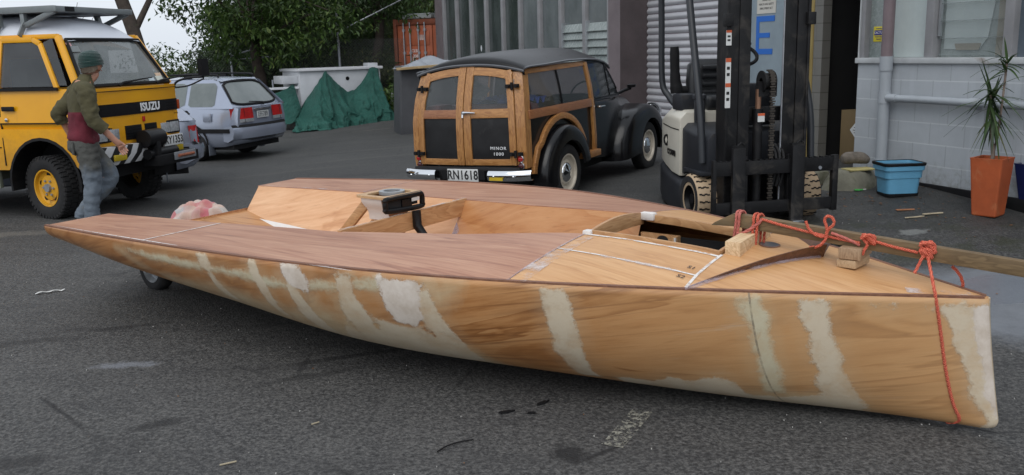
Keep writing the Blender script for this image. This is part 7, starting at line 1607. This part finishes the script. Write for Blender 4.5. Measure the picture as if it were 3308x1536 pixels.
b = MB(); b.loft([rr_ring(.10, .10, 0, .015, 3), rr_ring(.15, .15, .40, .015, 3), rr_ring(.155, .155, .42, .015, 3), rr_ring(.135, .135, .42, .015, 3), rr_ring(.13, .13, .34, .015, 3)], True); b.build('pot', plain('cobalt_glaze', (.008, .014, .10), .22, 0, .2, 5, coat=.4), bp_, smooth=35)
b = MB(); b.add(rr_ring(.132, .132, .37, .02, 3), [tuple(range(12))]); b.build('soil', bpy.data.materials['soil'], bp_)
# concrete lump, log and card in the corner of the doorway
cm = plain('mossy_concrete', (.16, .155, .12), .9, 0, .25, 6, (.07, .075, .04), .08, .6, 25)
st_ = onground('concrete_lump', 'rough mossy concrete footing at the corner of the block wall beside the blue bin', 'concrete block', 3.36, 8.72, R(20))
b = MB(); r_ = rng(6); b.loft([[Vector((w * math.cos(a) * (1 + .12 * math.sin(a * 3 + z * 9)), d * math.sin(a) * (1 + .1 * math.cos(a * 4 + z * 7)), z)) for a in [2 * math.pi * k / 22 for k in range(22)]] for w, d, z in ((.30, .2, -.02), (.27, .18, .06), (.22, .15, .14), (.19, .13, .17), (.1, .08, .175))], True, True); b.build('footing', cm, st_, smooth=60)
lg = onground('rotten_log', 'short grey rotten log lying on the concrete footing', 'log', 3.40, 8.78, R(10), dz=.235)
b = MB(); b.tube(smooth_path([(-.13, .0, .02), (-.06, 0, .035), (.06, 0, .03), (.15, .01, .0)], 4), [.04, .05, .055, .06, .06, .06, .058, .06, .06, .058, .05, .045, .035], 12); b.build('log', plain('grey_log', (.14, .12, .1), .9, 0, .35, 14, (.06, .05, .04), .05, .8, 40), lg, smooth=60)
cd = onground('yellow_board', 'flat yellowish board on top of the concrete footing under the log', 'board', 3.40, 8.66, R(12), dz=.17); MB().box((0, 0, .008), (.28, .16, .014)).build('board', plain('yellow_board_paint', (.42, .36, .15), .7, 0, .2, 10, (.3, .28, .2), .05), cd, bevel=.003)
kerb = onground('concrete_step', 'low mossy concrete step in front of the open doorway', 'step', 2.92, 9.35, R(-69)); MB().box((.0, 0, .05), (1.0, .25, .16)).build('step', cm, kerb, bevel=.02)
# litter
def flat(name, label, cat, x, y, pts, m_, th=.004, rz=0, group=None, z0=.004):
    t = onground(name, label, cat, x, y, rz, group); b = MB(); b.prism(pts, z0, z0 + th); b.build('piece', m_, t); return t
wt_ = plain('litter_white', (.6, .6, .58), .7, 0, .1, 20); gn = plain('litter_green', (.06, .42, .08), .5); ow = plain('litter_wood', (.34, .15, .07), .8, 0, .2, 15); pw = plain('litter_pale_wood', (.42, .36, .25), .8, 0, .2, 15); lf_ = plain('dead_leaf', (.2, .09, .03), .8, 0, .3, 20)
t = flat('plastic_scrap', 'bright green and white plastic scrap on the ground by the concrete footing', 'litter', 3.37, 8.52, [(-.07, -.02), (-.03, -.035), (.02, -.02), (.0, .025), (-.05, .03)], gn, .01, R(10)); b = MB(); b.prism([(.0, -.02), (.05, -.02), (.07, .01), (.0, .02)], .005, .013); b.build('white_part', wt_, t)
flat('flat_stick', 'short reddish flat stick on the dark ground before the blue bin', 'stick', 3.46, 7.72, [(-.08, -.015), (.08, -.012), (.08, .012), (-.08, .014)], ow, .008, R(3))
flat('paint_stick', 'pale wooden paint stick pointing towards the orange planter', 'stick', 3.63, 7.56, [(-.1, -.016), (.09, -.016), (.1, 0), (.09, .016), (-.1, .014)], pw, .006, R(14))
flat('splintered_stick', 'splintered pale stick in line with the paint stick', 'stick', 3.44, 7.49, [(-.1, -.01), (.02, -.016), (.1, -.004), (.08, .012), (.0, .006), (-.09, .012)], pw, .006, R(16))
ps = onground('paper_strip', 'torn white paper strip on the asphalt left of the skiff', 'litter', -3.5, 6.55, R(28)); b = MB(); b.grid([[(-.1 + .2 * i / 8, w * (.013 + .006 * math.sin(i * 2)), .006 + .012 * abs(math.sin(i * .9))) for w in (-1, 1)] for i in range(9)]); b.build('paper', wt_, ps)
tw_ = onground('curved_twig', 'thin curved black twig on the asphalt in the foreground', 'twig', -.28, 3.66, R(25)); MB().tube(smooth_path([(-.085, -.02, .006), (-.03, .01, .008), (.03, .022, .008), (.1, .02, .006)], 5), .0032, 6).build('twig', M['black'], tw_)
for k, (x, y, rz, lb) in enumerate(((.0, 4.02, .2, 'small black scrap left of the other dark scraps under the hull'), (.18, 4.12, .6, 'pointed black scrap nearest the hull in the foreground'), (.12, 4.0, 0, 'tiny black crumb below the pointed black scrap'))):
    flat('dark_scrap', lb, 'litter', x - .05, y, [(-.04, -.006), (.0, -.012), (.045, .006), (.01, .014), (-.03, .008)] if k < 2 else [(-.02, -.006), (.02, -.004), (.018, .008), (-.015, .008)], M['blackmatt'], .006, rz)
flat('straw_piece', 'small straw coloured sliver on the asphalt at the lower left', 'litter', -.95, 3.95, [(-.02, -.003), (.02, -.002), (.02, .003), (-.02, .003)], pw, .004, R(40)); flat('wood_sliver', 'pale grey wood sliver on the asphalt at the bottom of the photo', 'litter', -1.24, 3.55, [(-.035, -.003), (.035, -.004), (.036, .003), (-.033, .004)], pw, .004, R(28))
r_ = rng(21); b = MB()                                                 # leaf crumbs and grit nobody could count
for k in range(260):
    if k < 120: x, y = r_.gauss(3.5, .5), r_.gauss(8.3, .5)
    elif k < 200: x, y = r_.uniform(2.0, 4.2), r_.uniform(5.2, 9.2)
    else: x, y = r_.uniform(-4, 2), r_.uniform(3.2, 9)
    s_ = r_.uniform(.006, .02) * (1 if k < 200 else .45); a = r_.uniform(0, 6.28); z = gz(x, y) + .005
    b.add([(x + s_ * math.cos(a), y + s_ * math.sin(a), z), (x - s_ * .5 * math.sin(a), y + s_ * .5 * math.cos(a), z + .004), (x - s_ * math.cos(a), y - s_ * math.sin(a), z), (x + s_ * .5 * math.sin(a), y - s_ * .5 * math.cos(a), z + .002)], [(0, 1, 2, 3)])
tag(b.build('leaf_litter', lf_, recalc=False), 'brown leaf crumbs scattered over the yard', 'leaf litter', kind='stuff')
b = MB()
for k in range(230):
    x, y = r_.uniform(-4.5, 3), r_.uniform(2.9, 8.5); s_ = r_.uniform(.002, .005); b.box((x, y, gz(x, y) + .003), (s_, s_ * 1.4, .005), None)
tag(b.build('grit', plain('pale_grit', (.4, .39, .37), .8), recalc=False), 'pale grit specks on the asphalt', 'grit', kind='stuff')
